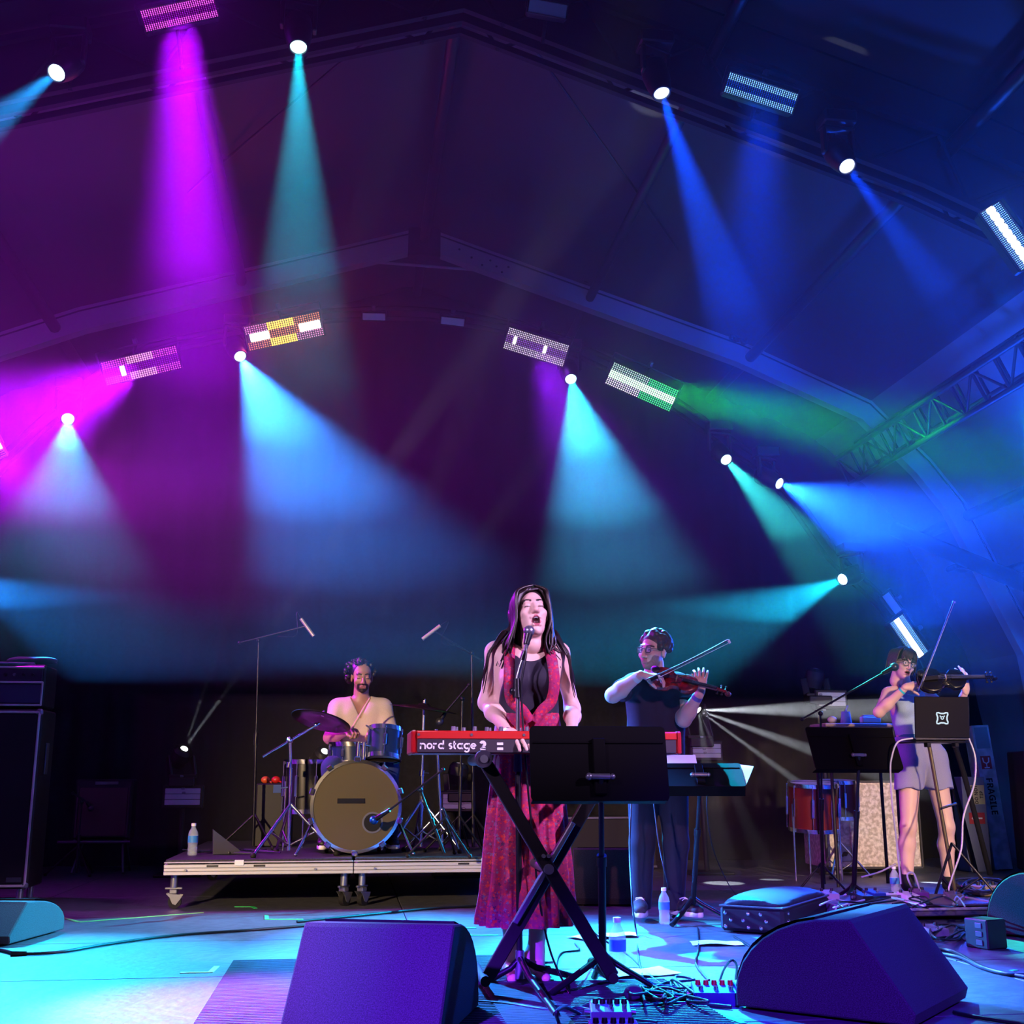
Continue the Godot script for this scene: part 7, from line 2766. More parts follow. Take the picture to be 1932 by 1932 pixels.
	for i in 7:
		var un := S()
		box(un, Vector3(0, 0.14 + 0.135 * i, 0.252), Vector3(0.46, 0.115, 0.012), 0.003)
		var uo := part(t, "rack_unit", un, M.black)
		var ll := S()
		box(ll, Vector3(-0.16, 0.14 + 0.135 * i, 0.26), Vector3(0.05, 0.022, 0.004), 0.001)
		if i % 2 == 0:
			box(ll, Vector3(-0.16, 0.175 + 0.135 * i, 0.26), Vector3(0.05, 0.018, 0.004), 0.001)
		part(uo, "label_strip", ll, M.white)
	for s in [-1.0, 1.0]:
		for z in [-0.18, 0.18]:
			var ft := S()
			rod(ft, Vector3(s * 0.2, 0, z), Vector3(s * 0.2, 0.045, z), 0.03, -1, 12)
			part(t, "foot", ft, M.rubber)
	# dark case and wedge behind the man
	t = thing("road_case", "low black road case in the dark behind the bearded violinist", "road case", Vector3(2.4, 0, -11.2), 0.1)
	var dc := S()
	box(dc, Vector3(0, 0.25, 0), Vector3(0.9, 0.46, 0.5), 0.01)
	part(t, "body", dc, M.tolex)
	var de := S()
	for y in [0.03, 0.47]:
		box(de, Vector3(0, y, 0.25), Vector3(0.9, 0.02, 0.03), 0.003)
	part(t, "edge_rail", de, M.steel)

func percussion():
	# a second kit at the right, half hidden behind the music stand
	var c := at(1535, 1560, 9.6)
	var t := thing("tom_drum", "dark red tom drum on chrome legs behind the right music stand", "drum", Vector3(c.x, 0, c.z))
	drum(t, Transform3D(Basis(Vector3(1, 0, 0), 0.1), Vector3(0, 0.42, 0)), 0.2, 0.36, mat(Color(0.34, 0.09, 0.07), 0.3), 8, M.paper)
	for i in 3:
		var a := TAU * i / 3.0 + 0.7
		var lg := S()
		rod(lg, Vector3(cos(a) * 0.215, 0.01, sin(a) * 0.215), Vector3(cos(a) * 0.215, 0.62, sin(a) * 0.215), 0.009, -1, 8)
		part(t, "leg", lg, M.chrome)
	t = thing("tom_drum", "second dark red tom drum left of the cream road case", "drum", Vector3(c.x + 0.36, 0, c.z - 0.35))
	drum(t, Transform3D(Basis(Vector3(1, 0, 0), 0.05), Vector3(0, 0.5, 0)), 0.17, 0.3, mat(Color(0.40, 0.10, 0.07), 0.3), 6, M.paper)
	var pp := S()
	rod(pp, Vector3(0, 0.03, 0), Vector3(0, 0.5, 0), 0.014, -1, 8)
	part(t, "post", pp, M.chrome)
	tripod(t, Vector3.ZERO, 0.3, 0.25, 0.2, 0.010, M.chrome)
	# low table of small percussion seen over the music stand
	c = at(1610, 1366, 9.2)
	t = thing("percussion_table", "narrow padded table holding small percussion behind the right music stand", "table", Vector3(c.x, 0, c.z))
	var tp := S()
	box(tp, Vector3(0, c.y - 0.015, 0), Vector3(0.62, 0.03, 0.34), 0.008)
	part(t, "table_top", tp, mat(Color(0.5, 0.42, 0.36), 0.7))
	for s in [-1.0, 1.0]:
		for z in [-1.0, 1.0]:
			var lg := S()
			rod(lg, Vector3(s * 0.27, 0, z * 0.14), Vector3(s * 0.27, c.y - 0.03, z * 0.14), 0.014, -1, 8)
			part(t, "leg", lg, M.dark_tube)
	for a in [[-0.2, 0.05, Color(0.55, 0.5, 0.45), "wooden egg shaker on the percussion table"], [-0.06, 0.0, Color(0.5, 0.55, 0.65), "steel cowbell on the percussion table"], [0.12, 0.06, Color(0.75, 0.72, 0.7), "pale woodblock on the percussion table"]]:
		var it := S()
		var q := Vector3(c.x + a[0], c.y, c.z + a[1])
		if a[3].begins_with("wooden"):
			ball(it, Vector3(0, 0.03, 0), 0.03, 8, Vector3(1.3, 1, 1))
		elif a[3].begins_with("steel"):
			lathe(it, [[0.0, 0.0], [0.05, 0.0], [0.035, 0.1], [0.0, 0.1]], Transform3D.IDENTITY, 14, false, 0.6)
			rod(it, Vector3(0, 0.1, 0), Vector3(0.02, 0.15, 0), 0.008)
		else:
			box(it, Vector3(0, 0.03, 0), Vector3(0.16, 0.055, 0.06), 0.008)
			box(it, Vector3(0, 0.065, 0), Vector3(0.13, 0.01, 0.03), 0.003)
		single("percussion", a[3], "percussion", it, mat(a[2], 0.5), q, 0.0, "small percussion")
	# water bottle, shaker and plate on the riser
	bottle("water bottle standing on the left corner of the drum riser", Vector3(at(363, 1603, 8.5).x, 0.311, -8.5), 0.215)
	var bx := at(520, 1488, 9.6)
	t = thing("side_case", "small black case beside the drum kit with shakers on top", "case", Vector3(bx.x, 0.311, -9.6))
	var s1 := S()
	box(s1, Vector3(0, (bx.y - 0.311) / 2 + 0.02, 0), Vector3(0.28, bx.y - 0.311 + 0.04, 0.25), 0.01)
	part(t, "body", s1, M.tolex)
	var lb := S()
	box(lb, Vector3(0.03, bx.y - 0.311, 0.127), Vector3(0.08, 0.06, 0.004), 0)
	part(t, "sticker", lb, mat(Color(0.1, 0.25, 0.5), 0.6), "blue sticker")
	var k := 0
	for cc in [Color(0.75, 0.3, 0.12), Color(0.7, 0.1, 0.08), Color(0.35, 0.5, 0.12)]:
		var sh := S()
		ball(sh, Vector3(0, 0.028, 0), 0.028, 8, Vector3(1.25, 1, 1))
		rod(sh, Vector3(0.02, 0.02, 0), Vector3(0.05, 0.008, 0.03), 0.007)
		single("shaker", ["orange", "red", "green"][k] + " egg shaker on the small case by the drums", "shaker", sh, mat(cc, 0.4), Vector3(bx.x - 0.08 + 0.08 * k, bx.y + 0.04, -9.58), 0, "egg shakers")
		k += 1
	var pl := S()
	extrude(pl, PackedVector2Array([Vector2(-0.1, 0.17), Vector2(-0.09, 0.0), Vector2(0.09, -0.0), Vector2(0.1, 0.02)]), -0.01, 0.01, Transform3D(Basis(Vector3.UP, 0.3), Vector3.ZERO), false, 0.003)
	single("stand_plate", "grey folded foot plate lying at the left of the riser", "plate", pl, M.mesh_grey, Vector3(at(428, 1582, 8.6).x, 0.312, -8.6))

# a water bottle, base at p
func bottle(label: String, p: Vector3, h: float):
	var t := thing("water_bottle", label, "bottle", p, 0, "water bottles")
	var k := h / 0.21
	var plastic := mat(Color(0.85, 0.92, 1.0, 0.28), 0.08)
	plastic.transparency = BaseMaterial3D.TRANSPARENCY_ALPHA
	var st := S()
	lathe(st, [[0.0, 0.004 * k], [0.026 * k, 0.0], [0.032 * k, 0.01 * k], [0.030 * k, 0.03 * k], [0.032 * k, 0.045 * k], [0.030 * k, 0.06 * k], [0.0325 * k, 0.08 * k], [0.0325 * k, 0.135 * k], [0.028 * k, 0.155 * k], [0.014 * k, 0.18 * k], [0.0125 * k, 0.192 * k]], Transform3D.IDENTITY, 24)
	part(t, "plastic", st, plastic)
	var lb := S()
	lathe(lb, [[0.0335 * k, 0.085 * k], [0.0335 * k, 0.128 * k]], Transform3D.IDENTITY, 24)
	part(t, "label_band", lb, mat(Color(0.25, 0.55, 0.85), 0.4), "blue paper band")
	var cp := S()
	lathe(cp, [[0.0, 0.19 * k], [0.0155 * k, 0.19 * k], [0.0155 * k, 0.208 * k], [0.0, 0.21 * k]], Transform3D.IDENTITY, 16, false)
	part(t, "cap", cp, M.white)

# ---------------------------------------------------------------- downstage: monitors, cases, pedals
# a wedge monitor: A and B are the ends of its top edge; the baffle slopes away on the far side of A -> B (to the left of it)
func wedge(label: String, A: Vector3, B: Vector3, deep := 0.42, back := 0.19):
	var x := Vector3(B.x - A.x, 0, B.z - A.z)
	var w := x.length()
	x = x.normalized()
	var n := x.cross(Vector3.UP)      # towards the back panel
	var mid := (A + B) / 2
	var h := A.y
	var t := thing("stage_monitor", label, "monitor", Vector3(mid.x, 0, mid.z), 0, "wedge monitors")
	# profile in (distance behind the top edge, height)
	var prof := PackedVector2Array([Vector2(back, 0.012), Vector2(back + 0.012, 0.05), Vector2(0.012, h - 0.012), Vector2(0.0, h)])
	for i in 8:
		var a := (i + 1) / 8.0 * PI / 2
		prof.append(Vector2(-0.05 - (deep - 0.05) * sin(a) * 1.0, lerpf(h - 0.004, 0.06, 1.0 - cos(a))))
	prof.append(Vector2(-deep, 0.012))
	# side view axes: u along n, v up, extruded along x
	var b := Basis(n, Vector3.UP, n.cross(Vector3.UP))
	var s := -1.0 if b.z.dot(x) < 0 else 1.0
	var st := S()
	extrude(st, prof, -w / 2, w / 2, Transform3D(b, Vector3.ZERO), false, 0.006)
	part(t, "cabinet", st, M.carpet)
	var gr := S()
	var g := PackedVector2Array()
	for i in 8:
		var a := (i + 1) / 8.0 * PI / 2
		g.append(Vector2(-0.055 - (deep - 0.05) * sin(a), lerpf(h - 0.002, 0.08, 1.0 - cos(a)) + 0.006))
	for i in range(7, -1, -1):
		g.append(g[i] + Vector2(-0.006, -0.012))
	extrude(gr, g, -w / 2 + 0.03, w / 2 - 0.03, Transform3D(b, Vector3.ZERO))
	part(t, "grille", gr, M.matte_black)
	for sx in [-1.0, 1.0]:
		for d in [back - 0.03, -deep + 0.05]:
			var ft := S()
			var q: Vector3 = n * d + x * sx * (w / 2 - 0.06)
			rod(ft, q, q + Vector3(0, 0.014, 0), 0.018, -1, 10)
			part(t, "foot", ft, M.rubber)
	return t

func front_of_stage():
	M.carpet = textured(mat(Color(0.235, 0.22, 0.25), 0.85), noise_tex(0.24, Color(0.36, 0.36, 0.38), Color(1, 1, 1), 2, 512, false, 17), 1.7)
	wedge("purple lit wedge monitor at the front, left of the singer's stand", gnd(575, 1740, 0.34), gnd(858, 1746, 0.34))
	wedge("wedge monitor at the front right, turned sideways", gnd(1600, 1735, 0.34), gnd(1710, 1705, 0.34), 0.44, 0.2)
	wedge("wedge monitor standing behind the singer's skirt", Vector3(1.52, 0.37, -8.02), Vector3(2.02, 0.37, -7.92), 0.3, 0.04)
	wedge("wedge monitor cut by the right edge", Vector3(3.62, 0.34, -5.98), Vector3(4.15, 0.34, -6.35), 0.3, 0.1)
	wedge("low wedge monitor cut by the left edge", Vector3(-2.2, 0.2, -6.75), Vector3(-1.62, 0.2, -6.62), 0.45, 0.15)
	# instrument case with studs
	var a := gnd(1384, 1756)
	var b := gnd(1450, 1772)
	var e := gnd(1545, 1738)
	var t := thing("instrument_case", "padded black instrument case with shiny studs lying on the stage", "case", a.lerp(e, 0.5))
	var x := (e - b).normalized()
	x.y = 0
	x = x.normalized()
	var z := Vector3.UP.cross(x) * -1.0
	var bs := Basis(x, Vector3.UP, x.cross(Vector3.UP))
	var lx := (e - b).length() * 0.96
	var lz := 0.36
	var bd := S()
	box(bd, Vector3(0, 0.075, 0), Vector3(lx, 0.13, lz), 0.018, bs)
	part(t, "body", bd, mat(Color(0.07, 0.07, 0.1), 0.7))
	var tp := blob([egg(Vector3(0, 0.14, 0), Vector3(lx * 0.64, 0.062, lz * 0.66), {"basis": bs})], 0.012, 0.02, null, func(p: Vector3) -> float: return maxf(0.138 - p.y, maxf(absf(p.dot(bs.x)) - lx * 0.49, absf(p.dot(bs.z)) - lz * 0.49)))
	part(t, "padded_lid", joined([tp]), cloth(Color(0.10, 0.14, 0.2), 0.6))
	var zp := S()
	box(zp, Vector3(0, 0.14, 0), Vector3(lx * 1.005, 0.012, lz * 1.01), 0.004, bs)
	part(t, "zip", zp, M.mesh_grey)
	for i in 9:
		var sd := S()
		var q: Vector3 = bs * Vector3(-lx / 2 - 0.002, 0.035 + 0.035 * (i % 3), -lz * 0.4 + 0.1 * (i / 3) + 0.03 * (i % 2))
		ball(sd, q, 0.012, 6)
		part(t, "stud", sd, M.chrome)
	for i in 3:
		var sd := S()
		ball(sd, bs * Vector3(-lx / 2 + 0.08, 0.03 + 0.04 * i, lz / 2 + 0.001), 0.010, 6)
		part(t, "stud", sd, M.chrome)
	# sneaky flat pedalboard
	pedalboard()
	pedals()
	bottle("tall water bottle standing bright beside the music stand's foot", gnd(1166, 1838), 0.235)
	bottle("water bottle between the violinist's shoes", gnd(1254, 1744), 0.205)
	bottle("water bottle on the floor before the cream road case", gnd(1690, 1690), 0.205)
	for s in [[1116, 1770, 0.22, 0.17, 0.5, "white sheet of paper on the stage right of the singer's foot"], [1165, 1766, 0.2, 0.15, -0.2, "second white sheet of paper by the tall bottle"], [1200, 1838, 0.34, 0.2, 0.25, "large white sheet lying under the tall bottle"], [1350, 1782, 0.26, 0.14, -0.1, "crumpled pale cloth on the stage before the violinist"]]:
		var st := S()
		var p := gnd(s[0], s[1])
		var n := 6
		for i in n:
			for j in n:
				var q := []
				for c in [[0, 0], [1, 0], [1, 1], [0, 1]]:
					var u: float = (i + c[0]) / float(n) - 0.5
					var v: float = (j + c[1]) / float(n) - 0.5
					q.append(Basis(Vector3.UP, s[4]) * Vector3(u * s[2], 0.004 + 0.006 * (sin(u * 7.0 + s[0]) * cos(v * 5.0) + 1.0), v * s[3]))
				quad(st, q[3], q[2], q[1], q[0])
		single("paper_sheet", s[5], "paper", st, M.paper, p, 0, "papers on the stage")
	# ribbed rubber mats along the front edge
	var rm := textured(mat(Color(0.16, 0.16, 0.2), 0.6), noise_tex(0.05, Color(0.75, 0.75, 0.75), Color(1, 1, 1), 3, 128), 2.0)
	for m in [[gnd(440, 1815), gnd(1010, 1855), "ribbed dark rubber mat under the front left monitor"], [gnd(905, 1858), gnd(1300, 1880), "ribbed dark rubber mat under the singer's stands"]]:
		var p: Vector3 = m[0]
		var q: Vector3 = m[1]
		var zz := -maxf(-p.z, -q.z)
		var st := S()
		var zf := zz
		box(st, Vector3((p.x + q.x) / 2, 0.003, (zf - 2.6) / 2), Vector3(q.x - p.x, 0.006, -2.6 - zf), 0.001)
		var nr := int((-2.6 - zf) / 0.03)
		nr = int(absf(zf + 2.6) / 0.03)
		for i in nr:
			box(st, Vector3((p.x + q.x) / 2, 0.007, zf + 0.015 + 0.03 * i), Vector3(q.x - p.x, 0.006, 0.014), 0.002)
		single("rubber_mat", m[2], "mat", st, rm, Vector3(0, 0.0005 if m[2].contains("left") else 0.0, 0), 0, "ribbed mats")
	tapes()

func pedalboard():
	var a := gnd(1560, 1738)
	var b := gnd(1828, 1744)
	var t := thing("pedalboard", "wide metal pedalboard crowded with gear at the viola player's feet", "pedalboard", Vector3((a.x + b.x) / 2 + 0.14, 0, -7.15))
	var w := b.x - a.x + 0.25
	var bd := S()
	box(bd, Vector3(0, 0.045, 0), Vector3(w, 0.03, 0.62), 0.006)
	box(bd, Vector3(0, 0.09, 0.0), Vector3(w, 0.012, 0.6), 0.003)
	part(t, "deck", bd, mat(Color(0.45, 0.42, 0.5), 0.35, 0.5))
	for s in [-1.0, 1.0]:
		var rl := S()
		box(rl, Vector3(0, 0.07, s * 0.31), Vector3(w, 0.016, 0.016), 0.003)
		box(rl, Vector3(s * w / 2, 0.07, 0), Vector3(0.016, 0.07, 0.63), 0.004)
		part(t, "rail", rl, M.alu)
		for z in [-0.26, 0.26]:
			var ft := S()
			box(ft, Vector3(s * (w / 2 - 0.05), 0.016, z), Vector3(0.05, 0.03, 0.05), 0.004)
			part(t, "foot", ft, M.rubber)
	var g := RandomNumberGenerator.new()
	g.seed = 31
	var names := ["silver", "black", "blue", "white", "violet", "grey"]
	var cols := [Color(0.7, 0.7, 0.72), Color(0.08, 0.08, 0.09), Color(0.1, 0.2, 0.5), Color(0.85, 0.85, 0.88), Color(0.4, 0.15, 0.5), Color(0.4, 0.4, 0.42)]
	for i in 6:
		var q := t.position + Vector3(-w / 2 + 0.14 + i * (w - 0.26) / 5.0, 0.097, -0.12 + 0.16 * (i % 2))
		stomp_box("%s effect pedal, %s on the pedalboard" % [names[i], ["first from the left", "second from the left", "third from the left", "third from the right", "second from the right", "first from the right"][i]], q, Vector3(0.09, 0.045, 0.13), cols[i], 0.2 * sin(i))

func stomp_box(label: String, p: Vector3, s: Vector3, c: Color, turn: float, red := false):
	var t := thing("effect_pedal", label, "pedal", p, turn, "effect pedals")
	var bd := S()
	extrude(bd, PackedVector2Array([Vector2(-s.z / 2, 0), Vector2(s.z / 2, 0), Vector2(s.z / 2, s.y * 0.7), Vector2(-s.z / 2, s.y)]), -s.x / 2, s.x / 2, Transform3D(Basis(Vector3(0, 0, 1), Vector3(0, 1, 0), Vector3(-1, 0, 0)), Vector3.ZERO), false, 0.004)
	part(t, "housing", bd, mat(c, 0.4, 0.2))
	var n := 2 if s.x < 0.12 else 5
	for i in n:
		var kn := S()
		var xx := -s.x * 0.36 + s.x * 0.72 * i / (n - 1)
		rod(kn, Vector3(xx, s.y * 0.9, -s.z * 0.25), Vector3(xx, s.y * 0.95 + 0.014, -s.z * 0.25), 0.011, 0.009, 10)
		part(t, "knob", kn, M.black if not red else mat(Color(0.7, 0.08, 0.1), 0.4))
	for i in (1 if s.x < 0.12 else 3):
		var sw := S()
		var xx := 0.0 if s.x < 0.12 else -s.x * 0.33 + s.x * 0.33 * i
		rod(sw, Vector3(xx, s.y * 0.72, s.z * 0.25), Vector3(xx, s.y * 0.8 + 0.012, s.z * 0.25), 0.009, -1, 10)
		part(t, "foot_switch", sw, M.chrome)
	for sx in [-1.0, 1.0]:
		var jk := S()
		rod(jk, Vector3(sx * s.x / 2, s.y * 0.45, -s.z * 0.1), Vector3(sx * (s.x / 2 + 0.02), s.y * 0.45, -s.z * 0.1), 0.009, -1, 8)
		part(t, "plug", jk, M.steel)
	return t

func pedals():
	stomp_box("blue effect pedal with red knobs beside the front right monitor", gnd(1350, 1892), Vector3(0.17, 0.065, 0.13), Color(0.1, 0.12, 0.45), -0.2, true)
	stomp_box("silver effect pedal at the bottom edge below the music stand", gnd(1152, 1925), Vector3(0.14, 0.055, 0.12), Color(0.55, 0.52, 0.68), -0.15)
	stomp_box("pale effect pedal cut by the bottom edge", gnd(1160, 1962), Vector3(0.16, 0.05, 0.12), Color(0.6, 0.5, 0.75), -0.1)
	stomp_box("small steel effect pedal on the stage right of the front right monitor", gnd(1762, 1768), Vector3(0.12, 0.06, 0.11), Color(0.45, 0.46, 0.5), 0.3)
	# black power box
	var t := thing("power_box", "small black box on the stage near the right edge", "box", gnd(1862, 1788), 0.35)
	var bd := S()
	box(bd, Vector3(0, 0.07, 0), Vector3(0.14, 0.14, 0.14), 0.006)
	part(t, "body", bd, M.black)
	var sk := S()
	for i in 3:
		box(sk, Vector3(-0.072, 0.03 + 0.04 * i, 0.02), Vector3(0.006, 0.026, 0.04), 0.002)
	part(t, "socket", sk, M.mesh_grey)
	# sustain pedal at the singer's foot
	t = thing("sustain_pedal", "black sustain pedal in front of the singer's foot", "pedal", gnd(1012, 1832), 0.2)
	var sp := S()
	box(sp, Vector3(0, 0.016, 0), Vector3(0.08, 0.03, 0.16), 0.006)
	part(t, "base", sp, M.black)
	var ar := S()
	extrude(ar, PackedVector2Array([Vector2(-0.05, 0.03), Vector2(0.13, 0.035), Vector2(0.13, 0.045), Vector2(-0.05, 0.05)]), -0.03, 0.03, Transform3D(Basis(Vector3(0, 0, 1), Vector3(0, 1, 0), Vector3(-1, 0, 0)), Vector3(0, 0.012, 0)), false, 0.003)
	part(t, "treadle", ar, M.steel)
	# microphone lying among the cables
	t = thing("microphone", "grey foam covered microphone lying on the stage by the cables", "microphone", gnd(1198, 1892))
	var mb := S()
	rod(mb, Vector3(0.04, 0.03, -0.01), Vector3(0.19, 0.018, 0.03), 0.02, 0.013, 12)
	part(t, "handle", mb, M.stand_black)
	var mf := S()
	ball(mf, Vector3(0.0, 0.032, -0.02), 0.032, 10, Vector3(1.15, 1, 1))
	part(t, "foam", mf, mat(Color(0.3, 0.28, 0.36), 0.9))
	# power strip behind the right monitor
	t = thing("power_strip", "white power strip on the stage before the viola player", "power strip", gnd(1712, 1716) + Vector3(0, 0, 0.02), 0.08)
	var ps := S()
	box(ps, Vector3(0, 0.03, -0.35), Vector3(0.42, 0.05, 0.06), 0.008)
	part(t, "body", ps, M.white)
	for i in 5:
		var so := S()
		rod(so, Vector3(-0.16 + 0.08 * i, 0.053, -0.35), Vector3(-0.16 + 0.08 * i, 0.062, -0.35), 0.018, -1, 12)
		part(t, "socket", so, M.mesh_grey)
	t.position = Vector3(t.position.x, 0, -7.62)
	# small loom box in the cable pile
	t = thing("stage_box", "flat pale stage box under the coil of cables at right", "box", gnd(1858, 1690), 0.1)
	var sb := S()
	box(sb, Vector3(0, 0.04, 0), Vector3(0.17, 0.07, 0.16), 0.008)
	part(t, "body", sb, mat(Color(0.55, 0.48, 0.42), 0.6))
	for i in 4:
		var so := S()
		rod(so, Vector3(-0.06 + 0.04 * i, 0.075, 0.02), Vector3(-0.06 + 0.04 * i, 0.1, 0.02), 0.012, -1, 10)
		part(t, "plug", so, M.black)

func tapes():
	var gm := mat(Color(0.15, 0.8, 0.4), 0.6)
	var wm := mat(Color(0.85, 0.9, 0.75), 0.6)
	var ym := mat(Color(0.45, 0.75, 0.35), 0.6)
	var T := [
		[[120, 1732, 149, 1740, 383, 1722], ym, "long yellow-green tape line on the stage at left"],
		[[340, 1836, 397, 1835, 409, 1824], wm, "white tape corner on the stage near the lower left"],
		[[443, 1711, 476, 1711, 482, 1714], gm, "short green tape mark below the riser's left half"],
		[[503, 1727, 503, 1735, 572, 1735], gm, "green tape corner left of the front monitor"],
		[[868, 1754, 888, 1766, 940, 1765], gm, "green tape corner right of the front left monitor"],
		[[873, 1752, 898, 1751], gm, "tiny green tape strip by the singer's skirt"],
		[[1276, 1922, 1322, 1919], gm, "green tape strip at the bottom edge"],
		[[1332, 1918, 1360, 1916, 1404, 1932], gm, "green tape corner at the foot of the right monitor"],
		[[1908, 1832, 1918, 1831], gm, "tiny green tape mark near the right edge"],
	]
	for a in T:
		var st := S()
		var p: Array = a[0]
		for i in range(0, p.size() - 2, 2):
			var u := gnd(p[i], p[i + 1]) + Vector3(0, 0.0015, 0)
			var v := gnd(p[i + 2], p[i + 3]) + Vector3(0, 0.0015, 0)
			bar(st, u, v, 0.024, 0.003)
		single("tape_mark", a[2], "tape", st, a[1], Vector3.ZERO, 0, "spike tape marks")

# ---------------------------------------------------------------- cables
func floor_cable(label: String, px: Array, r: float, m: Material, plug := false):
	# px: pairs of picture points on the floor; a third number lifts the point
	var pts := []
	for p in px:
		var h: float = p[2] if p.size() > 2 else 0.0
		pts.append(gnd(p[0], p[1], h) + Vector3(0, r + 0.001, 0) if p.size() < 4 else at(p[0], p[1], p[3]))
	var st := S()
	tube(st, curve(pts, 6), r, 6)
	var o := single("cable", label, "cable", st, m, Vector3.ZERO, 0, "cables")
	if plug:
		var pg := S()
		var d: Vector3 = (pts[1] - pts[0]).normalized()
		rod(pg, pts[0], pts[0] + d * 0.07, r * 2.2, r * 1.8, 8)
		part(o, "connector", pg, M.black)
	return o

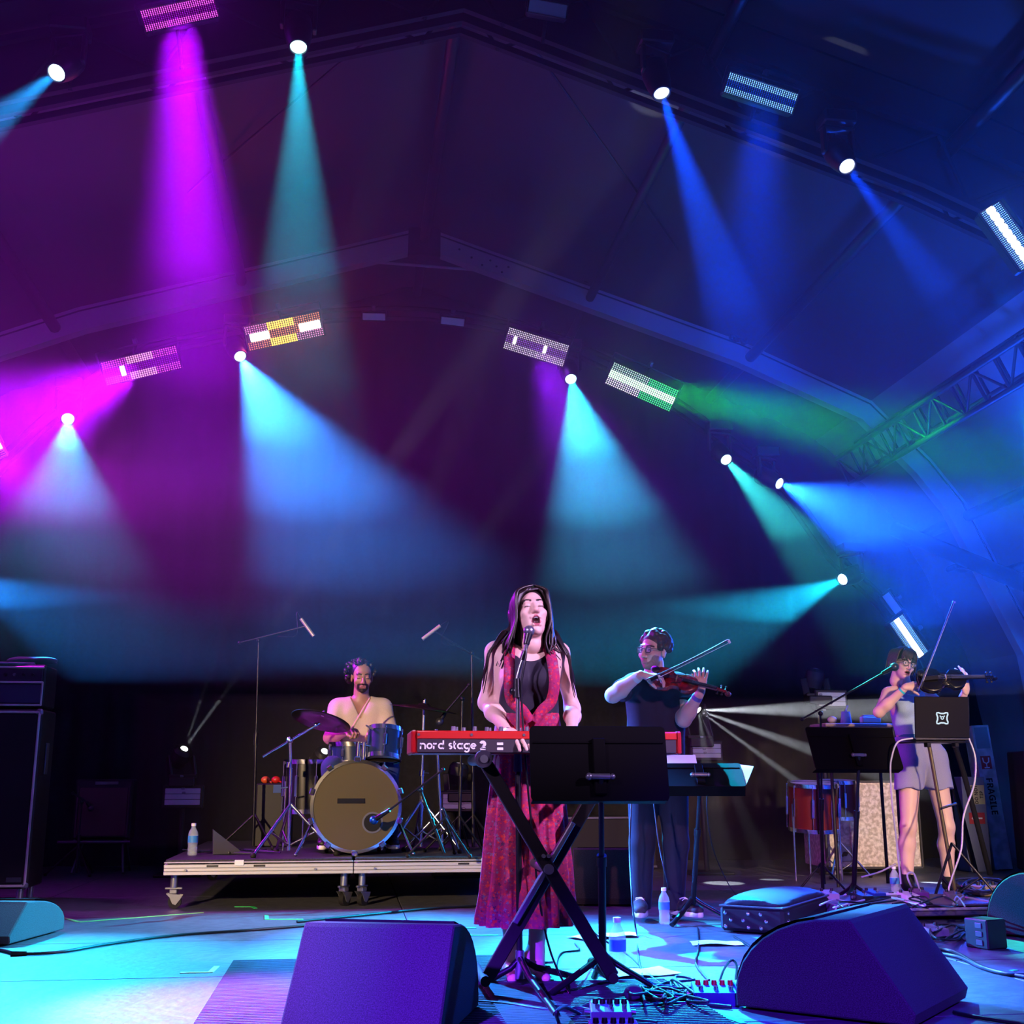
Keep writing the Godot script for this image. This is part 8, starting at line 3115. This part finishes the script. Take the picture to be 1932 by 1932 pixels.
func cables():
	var k := mat(Color(0.035, 0.035, 0.045), 0.45)
	var w := mat(Color(0.75, 0.75, 0.8), 0.5)
	var b := mat(Color(0.12, 0.14, 0.22), 0.45)
	floor_cable("long black cable crossing the blue floor from the left edge", [[20, 1804], [110, 1800], [200, 1785], [330, 1768], [470, 1758], [570, 1750], [640, 1742]], 0.008, k, true)
	floor_cable("pair of black cables ending in a plug at the left edge", [[28, 1804], [10, 1798], [-30, 1790]], 0.009, k)
	floor_cable("black cable under the drum riser's shadow", [[560, 1742], [680, 1730], [800, 1718], [900, 1712]], 0.008, k)
	floor_cable("cable hanging from the singer's stand to the stage beside the keyboard stand", [[1085, 1782], [1092, 1795], [1060, 1800], [1050, 1820], [1052, 1838]], 0.005, k)
	floor_cable("black cable running from the keyboard stand past the tall bottle", [[1090, 1730, 0.25], [1130, 1770, 0.08], [1180, 1800], [1225, 1842], [1250, 1862]], 0.005, k)
	floor_cable("black cable dropping from the violinist's stand to the front", [[1192, 1500, 0, 6.9], [1188, 1600, 0, 6.8], [1193, 1700, 0, 6.5], [1200, 1760], [1205, 1810], [1215, 1855]], 0.005, b)
	floor_cable("cable hanging from the violinist's belt to his shoe", [[1233, 1510, 0, 6.95], [1243, 1590, 0, 6.9], [1258, 1660, 0, 6.9], [1272, 1712]], 0.005, b)
	floor_cable("thin cable looping under the violinist's music stand", [[1336, 1480, 0, 6.8], [1334, 1530, 0, 6.8], [1345, 1600, 0, 6.9], [1370, 1660, 0, 7.2], [1390, 1692]], 0.003, k)
	floor_cable("cable looping across the violet floor", [[1316, 1752], [1318, 1790], [1313, 1820], [1330, 1845], [1338, 1852]], 0.005, k)
	floor_cable("standing loop of cable by the front right monitor", [[1356, 1860], [1366, 1832, 0.08], [1380, 1815, 0.14], [1390, 1825, 0.1], [1388, 1850, 0.02]], 0.005, k)
	floor_cable("cable rising beside the violin case", [[1385, 1770], [1410, 1785], [1432, 1800]], 0.006, k)
	floor_cable("cable running off the front edge below the tall music stand", [[900, 1895], [960, 1900], [1040, 1912], [1100, 1908], [1160, 1925], [1240, 1935]], 0.008, b)
	floor_cable("cable curling at the singer's microphone foot", [[1054, 1934], [1050, 1915, 0.05], [1066, 1905, 0.04], [1095, 1918]], 0.007, b)
	floor_cable("thick cable lying along the front edge", [[1130, 1900], [1200, 1905], [1290, 1898], [1380, 1905]], 0.008, b)
	# tangle in front of the front right monitor
	var g := RandomNumberGenerator.new()
	g.seed = 12
	for i in 10:
		var pts := []
		var x := 1215.0 + 9.0 * i
		var y := 1872.0 + g.randf_range(-12, 12)
		for j in 5:
			pts.append([x + g.randf_range(-42, 42), y + g.randf_range(-16, 16), g.randf_range(0.0, 0.05)])
		floor_cable("black cable in the tangle between the two front monitors", pts, 0.0055, b if i % 3 == 0 else k)
	# coil at the right
	for i in 8:
		var pts := []
		var cx := 1848.0 + g.randf_range(-22, 22)
		for j in 7:
			var a := TAU * j / 6.0 + i
			pts.append([cx + cos(a) * g.randf_range(26, 44), 1672.0 + sin(a) * 13.0, g.randf_range(0.0, 0.09)])
		floor_cable("cable in the blue lit coil at the right of the stage", pts, 0.008, mat(Color(0.16, 0.34, 0.4), 0.45) if i == 0 else b)
	# cables of the viola player's rig
	floor_cable("white cable looping from the laptop down to the left", [[1722, 1393, 0, 7.5], [1694, 1400, 0, 7.5], [1682, 1430, 0, 7.5], [1680, 1460, 0, 7.5], [1684, 1520, 0, 7.5], [1692, 1590, 0, 7.5], [1697, 1640, 0, 7.5], [1700, 1668, 0, 7.5]], 0.006, w)
	floor_cable("white cable hanging from the laptop's right corner to the stage", [[1828, 1393, 0, 7.5], [1840, 1430, 0, 7.5], [1838, 1480, 0, 7.5], [1818, 1540, 0, 7.5], [1814, 1600, 0, 7.5], [1798, 1650, 0, 7.5], [1790, 1680, 0, 7.5], [1798, 1700, 0.05]], 0.006, w)
	floor_cable("white cable arching on the stage beside the viola player's boot", [[1735, 1700, 0.03], [1718, 1670, 0, 7.4], [1712, 1650, 0, 7.4], [1724, 1648, 0, 7.4], [1734, 1675, 0, 7.4], [1738, 1700, 0.05]], 0.006, w)
	floor_cable("pale cable lying before the cream road case", [[1625, 1655, 0, 7.9], [1660, 1645, 0, 7.9], [1690, 1630, 0, 7.9]], 0.006, w)
	for i in 9:
		var pts := []
		var x := 1590.0 + 26.0 * i
		for j in 5:
			pts.append([x + g.randf_range(-50, 50), 1704.0 + g.randf_range(-12, 12), 0.11 + g.randf_range(0.0, 0.05)])
		floor_cable("patch cable strewn over the pedalboard", pts, 0.005, w if i % 4 == 0 else k)
	for i in 6:
		var pts := []
		for j in 5:
			pts.append([1745.0 + 25.0 * j + g.randf_range(-14, 14), 1762.0 + g.randf_range(-16, 16), g.randf_range(0.0, 0.05)])
		floor_cable("dark cable on the floor in front of the pedalboard", pts, 0.006, k)
	floor_cable("long dark cable sweeping to the right edge of the stage", [[1760, 1795], [1800, 1800], [1850, 1828], [1900, 1842], [1950, 1845]], 0.009, k)
	floor_cable("second long cable sweeping to the right edge", [[1765, 1802], [1810, 1810], [1860, 1832], [1950, 1850]], 0.008, b)
	floor_cable("cable at the lower right corner of the stage", [[1800, 1915], [1850, 1925], [1950, 1940]], 0.008, k)
	for i in 6:
		var pts := []
		for j in 5:
			pts.append([380.0 + 22.0 * i + g.randf_range(-40, 40), 1608.0 + g.randf_range(-4, 4), 0.318])
		floor_cable("cable lying on the left half of the drum riser", pts, 0.006, b)
